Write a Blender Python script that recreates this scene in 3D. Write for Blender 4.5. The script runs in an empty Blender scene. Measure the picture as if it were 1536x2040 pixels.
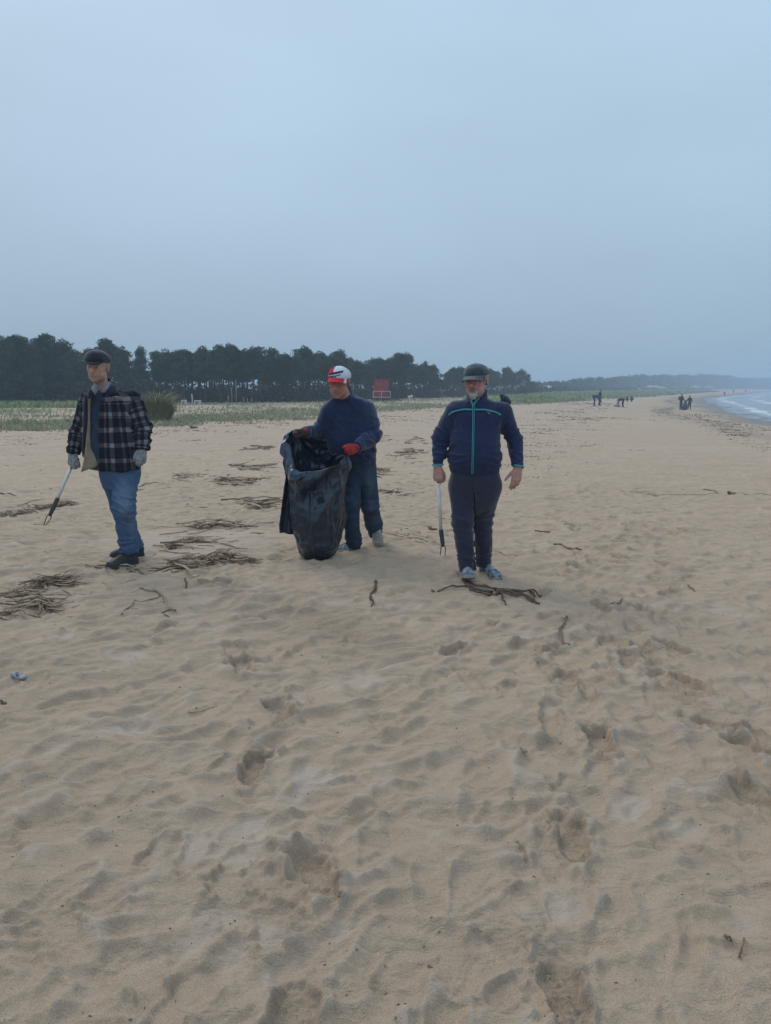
import bpy, math, random
import numpy as np
from mathutils import Vector, Matrix

# ------------------------------------------------------------------ camera, sky, sun, exposure
SC = bpy.context.scene
COL = SC.collection
rnd = random.Random(7)
rng = np.random.default_rng(7)
F = 1530.0            # focal length in photo pixels (photo 1536 x 2040)
CAMH = 1.5
PITCH = math.radians(9.2)

cam = bpy.data.cameras.new("camera")
cam.sensor_fit = 'VERTICAL'
cam.sensor_height = 24.0
cam.lens = 24.0 * F / 2040.0
cam.clip_start = 0.05
cam.clip_end = 12000
camo = bpy.data.objects.new("camera", cam)
COL.objects.link(camo)
camo.location = (0, 0, CAMH)
camo.rotation_euler = (math.radians(90) - PITCH, 0, 0)
SC.camera = camo

SUN_EL, SUN_AZ = math.radians(42), math.radians(-38)     # azimuth from +Y, negative = to the left
world = bpy.data.worlds.new("World")
SC.world = world
world.use_nodes = True
wn = world.node_tree
wn.nodes.clear()
def N(t, kind, **kw):
    n = t.nodes.new(kind)
    for k, v in kw.items():
        setattr(n, k, v)
    return n
out = N(wn, 'ShaderNodeOutputWorld'); bg = N(wn, 'ShaderNodeBackground')
sky = N(wn, 'ShaderNodeTexSky', sky_type='NISHITA', sun_disc=False, sun_elevation=SUN_EL, sun_rotation=SUN_AZ)
sky.air_density = 1.5; sky.dust_density = 4.0
tc = N(wn, 'ShaderNodeTexCoord'); sep = N(wn, 'ShaderNodeSeparateXYZ')
wn.links.new(tc.outputs['Generated'], sep.inputs[0])
# overcast deck: luminance rises from horizon to zenith, faint large cloud structure
ramp = N(wn, 'ShaderNodeValToRGB')
e = ramp.color_ramp.elements
e[0].position = 0.0; e[0].color = (0.328, 0.460, 0.578, 1)
e[1].position = 1.0; e[1].color = (0.62, 0.80, 1.00, 1)
for p, c in ((0.06, (0.345, 0.483, 0.607, 1)), (0.18, (0.400, 0.546, 0.690, 1)), (0.42, (0.495, 0.664, 0.835, 1))):
    q = e.new(p); q.color = c
wn.links.new(sep.outputs['Z'], ramp.inputs[0])
mp = N(wn, 'ShaderNodeMapping'); mp.inputs['Scale'].default_value = (1.0, 1.0, 2.6)
cn = N(wn, 'ShaderNodeTexNoise'); cn.inputs['Scale'].default_value = 1.7; cn.inputs['Detail'].default_value = 3.5
cn.inputs['Roughness'].default_value = 0.45
cr = N(wn, 'ShaderNodeMapRange'); cr.inputs['From Min'].default_value = 0.25; cr.inputs['From Max'].default_value = 0.75
cr.inputs['To Min'].default_value = 0.90; cr.inputs['To Max'].default_value = 1.10
wn.links.new(tc.outputs['Generated'], mp.inputs[0]); wn.links.new(mp.outputs[0], cn.inputs['Vector'])
wn.links.new(cn.outputs['Fac'], cr.inputs['Value'])
mul = N(wn, 'ShaderNodeVectorMath', operation='SCALE')
wn.links.new(ramp.outputs[0], mul.inputs[0]); wn.links.new(cr.outputs[0], mul.inputs['Scale'])
sk = N(wn, 'ShaderNodeVectorMath', operation='SCALE'); sk.inputs['Scale'].default_value = 0.06
wn.links.new(sky.outputs[0], sk.inputs[0])
mx = N(wn, 'ShaderNodeMix', data_type='RGBA'); mx.inputs[0].default_value = 0.94     # the deck hides nearly all of the clear sky
wn.links.new(sk.outputs[0], mx.inputs[6]); wn.links.new(mul.outputs[0], mx.inputs[7])
wn.links.new(mx.outputs[2], bg.inputs[0]); bg.inputs[1].default_value = 1.0
wn.links.new(bg.outputs[0], out.inputs[0])

sl = bpy.data.lights.new("sun", 'SUN')
sl.energy = 1.2; sl.angle = math.radians(32); sl.color = (1.0, 0.93, 0.84)
so = bpy.data.objects.new("sun", sl); COL.objects.link(so)
sd = Vector((math.sin(SUN_AZ) * math.cos(SUN_EL), math.cos(SUN_AZ) * math.cos(SUN_EL), math.sin(SUN_EL)))
so.rotation_euler = (-sd).to_track_quat('-Z', 'Y').to_euler()
so.location = (0, 0, 60)

SC.view_settings.view_transform = 'Standard'
SC.view_settings.look = 'None'
SC.view_settings.exposure = 0.0
SC.view_settings.gamma = 1.0
SC.view_settings.use_curve_mapping = False
SC.render.engine = 'CYCLES'
SC.cycles.max_bounces = 6
SC.cycles.volume_bounces = 1
SC.cycles.use_denoising = True

# ------------------------------------------------------------------ helpers
def at(px, py, Y):
    """world point on the sight line of photo pixel (px, py) at distance Y in front of the camera"""
    a, b = (px - 768) / F, (py - 1020) / F
    d = np.array([a, math.cos(PITCH) - b * math.sin(PITCH), -math.sin(PITCH) - b * math.cos(PITCH)])
    return np.array([0, 0, CAMH]) + d * (Y / d[1])

def nrm(v):
    v = np.asarray(v, float); return v / (np.linalg.norm(v) + 1e-12)

def tag(o, label=None, cat=None, group=None, kind=None):
    if label: o['label'] = label
    if cat: o['category'] = cat
    if group: o['group'] = group
    if kind: o['kind'] = kind
    return o

def empty(name, loc=(0, 0, 0)):
    o = bpy.data.objects.new(name, None); COL.objects.link(o)
    o.empty_display_size = 0.1
    o.location = tuple(float(v) for v in loc)
    return o

def mesh_obj(name, V, Fc, mat, parent=None, smooth=True, origin=None, attrs=None, cattrs=None, uv=None, mi=None):
    """V Nx3 world coords, Fc Mx3 or Mx4 int array (or a list of such arrays)"""
    V = np.asarray(V, float)
    if parent is not None and origin is None: origin = np.array(parent_origin(parent))
    if origin is None: origin = np.zeros(3)
    me = bpy.data.meshes.new(name)
    Fl = Fc if isinstance(Fc, list) else [Fc]
    Fl = [np.asarray(f, np.int32) for f in Fl if len(f)]
    tot = np.concatenate([f.ravel() for f in Fl]); cnt = np.concatenate([np.full(len(f), f.shape[1], np.int32) for f in Fl])
    me.vertices.add(len(V)); me.vertices.foreach_set("co", (V - origin).astype(np.float32).ravel())
    me.loops.add(len(tot)); me.loops.foreach_set("vertex_index", tot)
    me.polygons.add(len(cnt)); st = np.zeros(len(cnt), np.int32); st[1:] = np.cumsum(cnt)[:-1]
    me.polygons.foreach_set("loop_start", st)
    me.polygons.foreach_set("use_smooth", np.full(len(cnt), smooth))
    for m in (mat if isinstance(mat, list) else [mat]): me.materials.append(m)
    if mi is not None: me.polygons.foreach_set("material_index", np.asarray(mi, np.int32))
    if attrs:
        for k, a in attrs.items():
            at_ = me.attributes.new(k, 'FLOAT', 'POINT'); at_.data.foreach_set("value", np.asarray(a, np.float32).ravel())
    if cattrs:
        for k, a in cattrs.items():
            a = np.asarray(a, np.float32)
            if a.shape[1] == 3: a = np.concatenate([a, np.ones((len(a), 1), np.float32)], 1)
            at_ = me.attributes.new(k, 'FLOAT_COLOR', 'POINT'); at_.data.foreach_set("color", a.ravel())
    if uv is not None:
        l = me.uv_layers.new(name="uv"); l.data.foreach_set("uv", np.asarray(uv, np.float32).ravel())
    me.update(calc_edges=True); me.validate()
    o = bpy.data.objects.new(name, me); COL.objects.link(o)
    if parent is not None:
        o.parent = parent
        po = np.array(parent_origin(parent)); o.location = tuple(origin - po)
    else:
        o.location = tuple(origin)
    ORG[o.name] = origin
    return o
ORG = {}
def parent_origin(p):
    if p.name in ORG: return ORG[p.name]
    return np.array(p.location)

PERM = np.random.default_rng(3).permutation(512).astype(np.int64) % 256
PERM = np.concatenate([PERM, PERM, PERM])
def pn2(x, y, seed=0):
    x = np.asarray(x, float) + seed * 17.31; y = np.asarray(y, float) - seed * 9.7
    xi = np.floor(x).astype(np.int64); yi = np.floor(y).astype(np.int64)
    fx = x - xi; fy = y - yi
    u = fx * fx * fx * (fx * (fx * 6 - 15) + 10); v = fy * fy * fy * (fy * (fy * 6 - 15) + 10)
    def g(ix, iy, dx, dy):
        h = PERM[(PERM[ix & 255] + iy) & 255] * (2 * np.pi / 256)
        return np.cos(h) * dx + np.sin(h) * dy
    a = g(xi, yi, fx, fy); b = g(xi + 1, yi, fx - 1, fy); c = g(xi, yi + 1, fx, fy - 1); d = g(xi + 1, yi + 1, fx - 1, fy - 1)
    return 1.5 * ((a * (1 - u) + b * u) * (1 - v) + (c * (1 - u) + d * u) * v)

G3 = np.array([[1,1,0],[-1,1,0],[1,-1,0],[-1,-1,0],[1,0,1],[-1,0,1],[1,0,-1],[-1,0,-1],[0,1,1],[0,-1,1],[0,1,-1],[0,-1,-1],[1,1,0],[-1,1,0],[0,-1,1],[0,-1,-1]], float)
def pn3(P, seed=0):
    P = np.asarray(P, float) + seed * 13.7
    I = np.floor(P).astype(np.int64); f = P - I
    w = f * f * f * (f * (f * 6 - 15) + 10)
    r = 0
    for dx in (0, 1):
        for dy in (0, 1):
            for dz in (0, 1):
                h = PERM[(PERM[(PERM[(I[:, 0] + dx) & 255] + I[:, 1] + dy) & 255] + I[:, 2] + dz) & 255] & 15
                g = G3[h]
                d = (g * (f - np.array([dx, dy, dz]))).sum(1)
                r = r + d * (w[:, 0] if dx else 1 - w[:, 0]) * (w[:, 1] if dy else 1 - w[:, 1]) * (w[:, 2] if dz else 1 - w[:, 2])
    return r
def fbm2(x, y, o=3, seed=0):
    s = 0; a = 1.0; t = 0
    for i in range(o):
        s = s + a * pn2(x * 2 ** i, y * 2 ** i, seed + i); t += a; a *= 0.5
    return s / t
def sstep(a, b, x):
    t = np.clip((x - a) / (b - a), 0, 1); return t * t * (3 - 2 * t)

# ------------------------------------------------------------------ materials
def mat_base(name, rough=0.8, spec=0.3):
    m = bpy.data.materials.new(name); m.use_nodes = True
    t = m.node_tree; b = t.nodes['Principled BSDF']
    b.inputs['Roughness'].default_value = rough
    b.inputs['Specular IOR Level'].default_value = spec
    return m, t, b
def mnoise(t, scale, detail=3, vec=None, rough=0.55):
    n = N(t, 'ShaderNodeTexNoise'); n.inputs['Scale'].default_value = scale; n.inputs['Detail'].default_value = detail
    n.inputs['Roughness'].default_value = rough
    if vec is None:
        c = N(t, 'ShaderNodeTexCoord'); vec = c.outputs['Object']
    t.links.new(vec, n.inputs['Vector']); return n
def mmix(t, fac, a, b, blend='MIX'):
    n = N(t, 'ShaderNodeMix', data_type='RGBA', blend_type=blend)
    for i, v in ((0, fac), (6, a), (7, b)):
        if isinstance(v, (int, float)): n.inputs[i].default_value = v
        elif isinstance(v, tuple): n.inputs[i].default_value = (*v[:3], 1)
        else: t.links.new(v, n.inputs[i])
    return n.outputs[2]
def mrange(t, v, a, b, c=0.0, d=1.0):
    n = N(t, 'ShaderNodeMapRange'); t.links.new(v, n.inputs['Value'])
    n.inputs['From Min'].default_value = a; n.inputs['From Max'].default_value = b
    n.inputs['To Min'].default_value = c; n.inputs['To Max'].default_value = d
    return n.outputs[0]
def mbump(t, b, h, dist, strength=1.0, prev=None):
    n = N(t, 'ShaderNodeBump'); n.inputs['Distance'].default_value = dist; n.inputs['Strength'].default_value = strength
    t.links.new(h, n.inputs['Height'])
    if prev is not None: t.links.new(prev, n.inputs['Normal'])
    t.links.new(n.outputs[0], b.inputs['Normal']); return n.outputs[0]
def simple(name, c1, c2=None, scale=20, rough=0.8, spec=0.3, bscale=None, bdist=0.002, lo=0.35, hi=0.65, detail=4):
    m, t, b = mat_base(name, rough, spec)
    c2 = c2 or tuple(v * 0.7 for v in c1)
    n = mnoise(t, scale, detail)
    f = mrange(t, n.outputs['Fac'], lo, hi)
    t.links.new(mmix(t, f, c1, c2), b.inputs['Base Color'])
    if bscale:
        n2 = mnoise(t, bscale, 3); mbump(t, b, n2.outputs['Fac'], bdist)
    return m
def attr(t, name, kind='Color'):
    a = N(t, 'ShaderNodeAttribute'); a.attribute_name = name; return a.outputs[kind]

# ------------------------------------------------------------------ terrain
SEA = -1.1
SHORE = np.array([(60, -4000), (14, -60), (19, 0), (24, 25), (32.6, 65), (39, 84), (50, 112), (62, 145), (78, 185), (112, 250), (165, 345), (270, 540), (520, 980), (1500, 1900), (5000, 3000)], float)
GRASSL = np.array([(-3000, -600), (-120, -20), (-30, 18), (-19, 25), (-13.2, 26.6), (-10.5, 29), (-7.3, 34), (-4.6, 41), (-0.8, 53), (5, 66), (12.7, 80), (22, 98), (36, 126), (60, 175), (110, 275), (160, 370), (250, 560), (480, 1000), (1400, 2000), (5000, 3100)], float)
def polydist(x, y, L):
    """distance to polyline and side (+1 = right of the walking direction)"""
    best = np.full(np.shape(x), 1e18); side = np.ones(np.shape(x))
    for i in range(len(L) - 1):
        a, b = L[i], L[i + 1]; ab = b - a
        t = np.clip(((x - a[0]) * ab[0] + (y - a[1]) * ab[1]) / (ab @ ab), 0, 1)
        dx = x - (a[0] + t * ab[0]); dy = y - (a[1] + t * ab[1])
        d = dx * dx + dy * dy
        cr_ = ab[0] * dy - ab[1] * dx
        m = d < best
        best = np.where(m, d, best); side = np.where(m, np.where(cr_ < 0, 1.0, -1.0), side)
    return np.sqrt(best), side
def zbase(x, y):
    x = np.asarray(x, float); y = np.asarray(y, float)
    d, s = polydist(x, y, SHORE)
    sd_ = d * -s                      # + inland
    z = np.where(sd_ > 0, SEA * np.clip(1 - sd_ / 42, 0, 1) ** 1.5, SEA - 0.06 * np.minimum(-sd_, 60))
    r = np.hypot(x, y)
    z = z * sstep(5, 45, r) + 0 * z
    z = np.where(sd_ < 2, np.minimum(z, SEA * sstep(5, 30, r)), z)
    g, gs = polydist(x, y, GRASSL)
    gi = g * -gs
    dune = sstep(0, 9, gi) * (0.18 + 0.16 * fbm2(x * 0.13, y * 0.13, 3, 5)) * sstep(900, 300, r)
    return z + dune
def grassd(x, y):
    g, gs = polydist(np.asarray(x, float), np.asarray(y, float), GRASSL); return g * -gs

# polar sheet centred under the camera, dense where it is looked at, out to the horizon
th = np.arange(-0.63, 0.63, 0.0028)
ext = []; s_, a_ = 0.0028, th[-1]
while a_ < math.pi:
    s_ = min(s_ * 1.07, 0.09); a_ += s_; ext.append(a_)
ext = np.array(ext[:-1])
TH = np.concatenate([-ext[::-1], th, ext])
R = [0.04, 0.2, 0.45, 0.7, 0.9]
r_ = 1.0
while r_ < 3600:
    R.append(r_)
    r_ *= 1.0030 if r_ < 13 else (1.010 if r_ < 110 else 1.05)
R = np.array(R)
RR, TT = np.meshgrid(R, TH, indexing='ij')
GX = RR * np.sin(TT); GY = RR * np.cos(TT)
GZ = zbase(GX, GY)
near = sstep(60, 12, RR)
# broad swells
relief = 0.030 * fbm2(GX * 0.55, GY * 0.55, 3, 11) * sstep(150, 30, RR)
# wind-softened dunelets, crests running away to the right
al = math.radians(34)
wx = GX + 0.16 * fbm2(GX * 1.9, GY * 1.9, 2, 21); wy = GY + 0.16 * fbm2(GX * 1.9, GY * 1.9, 2, 25)
ua = wx * math.cos(al) + wy * math.sin(al); va = -wx * math.sin(al) + wy * math.cos(al)
leftness = sstep(1.2, -0.6, GX - 0.10 * GY)
n1 = pn2(ua * 2.6, va * 5.8, 31); n2 = pn2(ua * 4.6, va * 9.5, 37); n3 = pn2(wx * 5.2, wy * 5.2, 41)
ridge = (1 - np.abs(n1)) ** 2 - 0.6; ridge2 = (1 - np.abs(n2)) ** 2 - 0.6
calm = sstep(0.9, 0.2, np.hypot((GX + 1.9) / 1.6, (GY - 7.6) / 1.5))      # smoother ground on the left, where water stood
amp = (1 - 0.85 * calm)
relief += amp * near * (0.022 * leftness + 0.011) * ridge + amp * near * (0.011 + 0.006 * leftness) * ridge2
relief += amp * near * 0.008 * n3 + amp * near * 0.005 * pn2(wx * 12, wy * 12, 43)
relief += .0022 * pn2(wx * 27, wy * 27, 44) * sstep(8, 3, RR) * (1 + .8 * pn2(wx * 2, wy * 2, 46)) + .0012 * pn2(GX * 55, GY * 55, 45) * sstep(4.5, 2, RR)
def pits(X, Y, cs, seed):
    # pock marks: one soft pit per jittered cell, each with its own depth and size
    X = X / cs; Y = Y / cs; I = np.floor(X).astype(np.int64); J = np.floor(Y).astype(np.int64); o = np.zeros_like(X)
    for di in (-1, 0, 1):
        for dj in (-1, 0, 1):
            h = PERM[(PERM[(I + di + seed) & 255] + J + dj) & 255]; h2 = PERM[(h + 91) & 255]; h3 = PERM[(h2 + 17) & 255]; h4 = PERM[(h3 + 5) & 255]
            cx = I + di + h / 256.0; cy = J + dj + h2 / 256.0; a = h4 / 256 * 3.14; dx = X - cx; dy = Y - cy
            u = dx * np.cos(a) + dy * np.sin(a); v = -dx * np.sin(a) + dy * np.cos(a); q = np.sqrt(u * u / .30 + v * v / .10)
            w = (h3 / 256.0) ** 1.3
            o += w * (-np.clip(1 - q * q, 0, 1) ** 1.2 + .35 * np.exp(-((q - 1.15) / .25) ** 2))
    return o
relief += amp * near * (0.016 * pits(wx, wy, .24, 3) + 0.009 * pits(wx + 5, wy, .13, 9)) * (1 - .35 * leftness) + amp * sstep(40, 10, RR) * sstep(1.5, 3, RR) * .032 * pits(GX, GY, .46, 21) + sstep(9, 20, RR) * sstep(80, 40, RR) * .022 * pn2(GX * .9, GY * 2.4, 53)
# rough far texture
relief += 0.02 * pn2(GX * 1.3, GY * 1.3, 51) * sstep(8, 20, RR) * sstep(120, 60, RR)
rough = np.zeros_like(GX); dark = np.zeros_like(GX)
def stamp(x, y, ang, L, W, dep, fresh=0.0, rim=0.45):
    r = math.hypot(x, y); t = math.atan2(x, y); m = (L + 0.06) * 1.7
    i0, i1 = np.searchsorted(R, r - m), np.searchsorted(R, r + m)
    j0, j1 = np.searchsorted(TH, t - m / r), np.searchsorted(TH, t + m / r)
    if i1 <= i0 or j1 <= j0: return
    sl_ = (slice(i0, i1), slice(j0, j1))
    X, Y = GX[sl_] - x, GY[sl_] - y
    wv = (0.22 * pn2(GX[sl_] * 9, GY[sl_] * 9, int(x * 31) % 50) + (0.22 * pn2(GX[sl_] * 28, GY[sl_] * 28, int(y * 31) % 50) if fresh else 0))
    c, s = math.cos(ang), math.sin(ang)
    a = X * s + Y * c; b = X * c - Y * s
    w = W * (1 + 0.22 * a / L - 0.22 * np.exp(-(a / (0.35 * L)) ** 2) * (fresh > 0))
    q = np.sqrt(np.abs(a / L) ** 2.6 + np.abs(b / w) ** 2.6) ** (0.8) * (1 + wv)
    inside = sstep(1.06, 0.78 if fresh else 0.3, q)
    z = -dep * inside + rim * dep * np.exp(-((q - 1.22) / 0.2) ** 2)
    if fresh:
        ch = np.abs(pn2(GX[sl_] * 34, GY[sl_] * 34, 61)) + 0.6 * np.abs(pn2(GX[sl_] * 70, GY[sl_] * 70, 62))
        bar = 0.5 + 0.5 * np.sin(a * 2 * np.pi / 0.022)
        near_ = np.exp(-(np.maximum(q - 0.9, 0) / 0.35) ** 2)
        z = z + fresh * near_ * (ch - 0.35) * 0.011 + fresh * inside * bar * 0.0045
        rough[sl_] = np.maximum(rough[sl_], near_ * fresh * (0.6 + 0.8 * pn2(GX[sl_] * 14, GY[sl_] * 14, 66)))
        dark[sl_] = np.maximum(dark[sl_], inside * 0.3 * fresh)
    f = inside * (0.75 if fresh else 0.45)
    relief[sl_] = relief[sl_] * (1 - f) + z
def ground_hit(px, py, fn=None):
    fn = fn or zbase
    a, b = (px - 768) / F, (py - 1020) / F
    d = np.array([a, math.cos(PITCH) - b * math.sin(PITCH), -math.sin(PITCH) - b * math.cos(PITCH)])
    t = np.geomspace(0.8, 3500, 4000)
    P = np.array([0, 0, CAMH])[None] + d[None] * t[:, None]
    z = fn(P[:, 0], P[:, 1])
    i = int(np.argmax(P[:, 2] < z))
    if i == 0: i = len(t) - 1
    d0, d1 = P[i - 1, 2] - z[i - 1], P[i, 2] - z[i]
    f = d0 / (d0 - d1 + 1e-9)
    return P[i - 1] * (1 - f) + P[i] * f
# old softened prints everywhere, denser in the walked band on the right
for k in range(1700):
    y = 1.2 + 21 * rnd.random() ** 1.25; x = rnd.uniform(-0.62 * y - 0.5, 0.62 * y + 0.6)
    if rnd.random() < 0.55 * (x < 0.05 * y): continue
    if math.hypot((x + 1.9) / 1.5, (y - 7.6) / 1.4) < 0.8: continue
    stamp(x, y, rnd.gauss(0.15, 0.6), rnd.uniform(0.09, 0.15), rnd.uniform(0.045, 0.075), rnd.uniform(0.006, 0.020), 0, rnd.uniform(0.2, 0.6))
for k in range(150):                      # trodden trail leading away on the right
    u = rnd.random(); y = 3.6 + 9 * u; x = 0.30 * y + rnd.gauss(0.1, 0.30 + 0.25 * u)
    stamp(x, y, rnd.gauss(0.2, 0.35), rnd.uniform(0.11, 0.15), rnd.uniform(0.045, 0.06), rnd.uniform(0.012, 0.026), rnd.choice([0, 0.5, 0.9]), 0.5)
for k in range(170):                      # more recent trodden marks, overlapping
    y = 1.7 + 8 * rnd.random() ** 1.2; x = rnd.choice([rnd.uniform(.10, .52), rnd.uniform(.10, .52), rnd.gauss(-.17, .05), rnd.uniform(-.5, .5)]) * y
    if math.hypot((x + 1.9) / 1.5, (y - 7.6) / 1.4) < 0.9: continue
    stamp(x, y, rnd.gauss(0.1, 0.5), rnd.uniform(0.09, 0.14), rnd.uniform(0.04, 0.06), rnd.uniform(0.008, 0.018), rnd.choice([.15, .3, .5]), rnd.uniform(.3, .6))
PRINTS = [(1197, 1478, 0.0, .9), (1140, 1668, 0.05, 1), (1125, 1985, 0.0, 1), (1448, 1448, -0.9, .8), (1500, 1490, -0.5, .8), (1512, 1585, -0.3, 1),
          (1210, 1278, 0.3, .7), (1345, 1290, -.6, .8), (1375, 1362, -0.3, .9), (1132, 1352, 0.0, .8), (560, 1415, -0.5, 1), (508, 1528, 0.1, 1),
          (632, 1740, -0.45, 1), (480, 1325, -0.2, .9), (1200, 1212, 0.0, .8), (1280, 1215, -0.2, .6), (1150, 1130, -0.3, .8), (1235, 1110, -0.4, .9),
          (1330, 1125, -0.2, .7), (1080, 1185, 0.4, .6), (430, 1165, 1.2, .9), (900, 1300, 0.5, 0.5), (560, 2045, 0.4, .8)]
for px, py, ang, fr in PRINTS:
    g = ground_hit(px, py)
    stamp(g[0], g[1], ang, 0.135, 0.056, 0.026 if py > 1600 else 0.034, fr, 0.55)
for px, py, L_, W_, dp in ((610, 1235, .25, .12, .012), (660, 1200, .2, .1, .02), (200, 1010, .3, .12, .006), (1170, 1405, .12, .07, .014), (1000, 1620, .13, .07, .02), (965, 1565, .12, .07, .018)):
    g = ground_hit(px, py); stamp(g[0], g[1], 0.6, L_, W_, dp, 0, .5)
for px, py, L_, W_, an_ in ((931, 1150, .16, .075, .1), (970, 1138, .16, .07, -.3), (255, 1122, .16, .08, 1.0), (245, 1104, .16, .07, 1.2), (693, 1099, .16, .07, .9), (754, 1092, .10, .07, .2), (633, 1110, .19, .16, 0.0)):
    g = ground_hit(px, py); stamp(g[0], g[1], an_, L_, W_, 0.014, .35, 1.1)
# dug heap of coarse brown sand in the middle
g = ground_hit(650, 1245)
q = np.hypot((GX - g[0]) * 0.8 + (GY - g[1]) * 0.62, ((GY - g[1]) * 0.8 - (GX - g[0]) * 0.62) * 0.42) / 0.36
heap = np.exp(-q ** 2 * 1.3)
relief += heap * (0.006 + 0.006 * np.abs(pn2(GX * 30, GY * 30, 71)))
rough = np.maximum(rough, heap * 0.9)
g2 = ground_hit(425, 1168); q2 = np.hypot((GX - g2[0]) / .28, (GY - g2[1]) / .2)
rough = np.maximum(rough, np.exp(-q2 ** 2) * .6); dark = np.maximum(dark, np.exp(-q2 ** 2) * .7)
GZ = GZ + relief
GI = GZ
def hgt(x, y):
    """height of the finished sand at one point"""
    r = math.hypot(x, y); t = math.atan2(x, y)
    i = min(max(np.searchsorted(R, r) - 1, 0), len(R) - 2); j = min(max(np.searchsorted(TH, t) - 1, 0), len(TH) - 2)
    fi = (r - R[i]) / (R[i + 1] - R[i]); fj = (t - TH[j]) / (TH[j + 1] - TH[j])
    return float((GZ[i, j] * (1 - fj) + GZ[i, j + 1] * fj) * (1 - fi) + (GZ[i + 1, j] * (1 - fj) + GZ[i + 1, j + 1] * fj) * fi)
def gp(px, py, dz=0.0):
    g = ground_hit(px, py); g[2] = hgt(g[0], g[1]) + dz; return g

# masks for the sand material
gd = grassd(GX, GY)
gr = sstep(-1.0, 3.5, gd + 3.0 * fbm2(GX * 0.35, GY * 0.35, 3, 81)) * (0.15 + 0.35 * sstep(-0.1, 0.3, fbm2(GX * 0.22, GY * 0.5, 3, 85) + 0.002 * gd) + 0.5 * sstep(14, 24, gd + 6 * pn2(GX * .1, GY * .1, 9)) + 0.25 * sstep(4, 0, gd))
gr = np.clip(gr, 0, 1)
dsh, ssh = polydist(GX, GY, SHORE); sdsh = -dsh * ssh
wet = sstep(7, 1.5, sdsh + 2.2 * pn2(GX * 0.1, GY * 0.06, 91)) + 0.25 * sstep(2.0, 0.5, np.abs(sdsh - 8 + 1.5 * pn2(GX * .08, GY * .08, 93)))
lowp = sstep(0.002, -0.010, relief - 0.03 * fbm2(GX * 0.55, GY * 0.55, 3, 11))
pale = lowp * sstep(0.05, 0.45, fbm2(GX * 2.1 + 3, GY * 2.1, 3, 95) + 0.0) * sstep(9, 4, RR) * (1 - rough) * 0.9
pale = np.maximum(pale, 0.65 * calm * sstep(-.2, .35, fbm2(GX * .9, GY * 1.6, 3, 97)))
pale = np.maximum(pale, 0.35 * sstep(0.1, 0.5, fbm2(GX * 0.22, GY * 0.12, 3, 99)) * sstep(0, 4, GX))
pale = np.maximum(pale, .55 * sstep(.008, .024, relief - 0.03 * fbm2(GX * 0.55, GY * 0.55, 3, 11)) * (1 - rough))  # crest tips: highlights put into the colour, along with paler dry sand
pale *= 0.8
nt = len(TH); nr = len(R)
ids = np.arange(nr * nt).reshape(nr, nt)
A_ = ids[:-1, :]; B_ = ids[1:, :]
An = np.roll(A_, -1, 1); Bn = np.roll(B_, -1, 1)
quads = np.stack([A_.ravel(), An.ravel(), Bn.ravel(), B_.ravel()], 1)[:, ::-1]
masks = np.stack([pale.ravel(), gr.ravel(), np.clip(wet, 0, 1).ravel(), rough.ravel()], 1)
m, t, b = mat_base("sand", 0.92, 0.25)
c_ = attr(t, "masks"); sp = N(t, 'ShaderNodeSeparateColor'); t.links.new(c_, sp.inputs[0])
alp = attr(t, "masks", 'Alpha')
n_lo = mnoise(t, 0.9, 4); n_mid = mnoise(t, 9, 5); n_hi = mnoise(t, 240, 3, rough=0.7); n_sp = mnoise(t, 620, 2)
base = mmix(t, mrange(t, n_lo.outputs['Fac'], .3, .7), (.605, .445, .312), (.520, .378, .262))
base = mmix(t, mrange(t, n_mid.outputs['Fac'], .35, .7), base, (.480, .350, .243))
base = mmix(t, mrange(t, n_hi.outputs['Fac'], .32, .68, .0, .60), base, (.27, .20, .143))
base = mmix(t, mrange(t, n_sp.outputs['Fac'], .56, .74, 0, .75), base, (.74, .64, .52))
pl = mmix(t, mrange(t, n_hi.outputs['Fac'], .3, .7, 0, .4), (.56, .455, .37), (.44, .35, .275))
base = mmix(t, sp.outputs[0], base, pl)
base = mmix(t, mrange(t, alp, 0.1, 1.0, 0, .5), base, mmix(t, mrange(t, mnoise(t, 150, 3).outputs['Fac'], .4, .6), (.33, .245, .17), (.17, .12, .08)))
gn = mnoise(t, 2.2, 6, rough=.7)
gcol = mmix(t, mrange(t, gn.outputs['Fac'], .35, .65), (.17, .19, .10), (.40, .35, .24))
base = mmix(t, sp.outputs[1], base, gcol)
base = mmix(t, sp.outputs[2], base, (.15, .125, .10))
t.links.new(base, b.inputs['Base Color'])
t.links.new(mrange(t, sp.outputs[2], 0, 1, .92, .35), b.inputs['Roughness'])
mpg = N(t, 'ShaderNodeMapping'); tcg = N(t, 'ShaderNodeTexCoord'); t.links.new(tcg.outputs['Object'], mpg.inputs[0])
mpg.inputs['Rotation'].default_value = (0, 0, -0.6); mpg.inputs['Scale'].default_value = (1.0, 2.0, 1.0)
cb = mbump(t, b, n_hi.outputs['Fac'], 0.004, .8)
cb = mbump(t, b, mnoise(t, 60, 5, rough=.7).outputs['Fac'], 0.006, 0.6, cb)
cb = mbump(t, b, mnoise(t, 4.5, 5, mpg.outputs[0], .62).outputs['Fac'], 0.07, 0.5, cb)
cb = mbump(t, b, mnoise(t, 1.3, 3, mpg.outputs[0], .6).outputs['Fac'], 0.22, 0.4, cb)
M_SAND = m
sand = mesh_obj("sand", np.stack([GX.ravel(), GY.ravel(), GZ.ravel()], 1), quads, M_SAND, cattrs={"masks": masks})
tag(sand, kind='structure')

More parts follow.
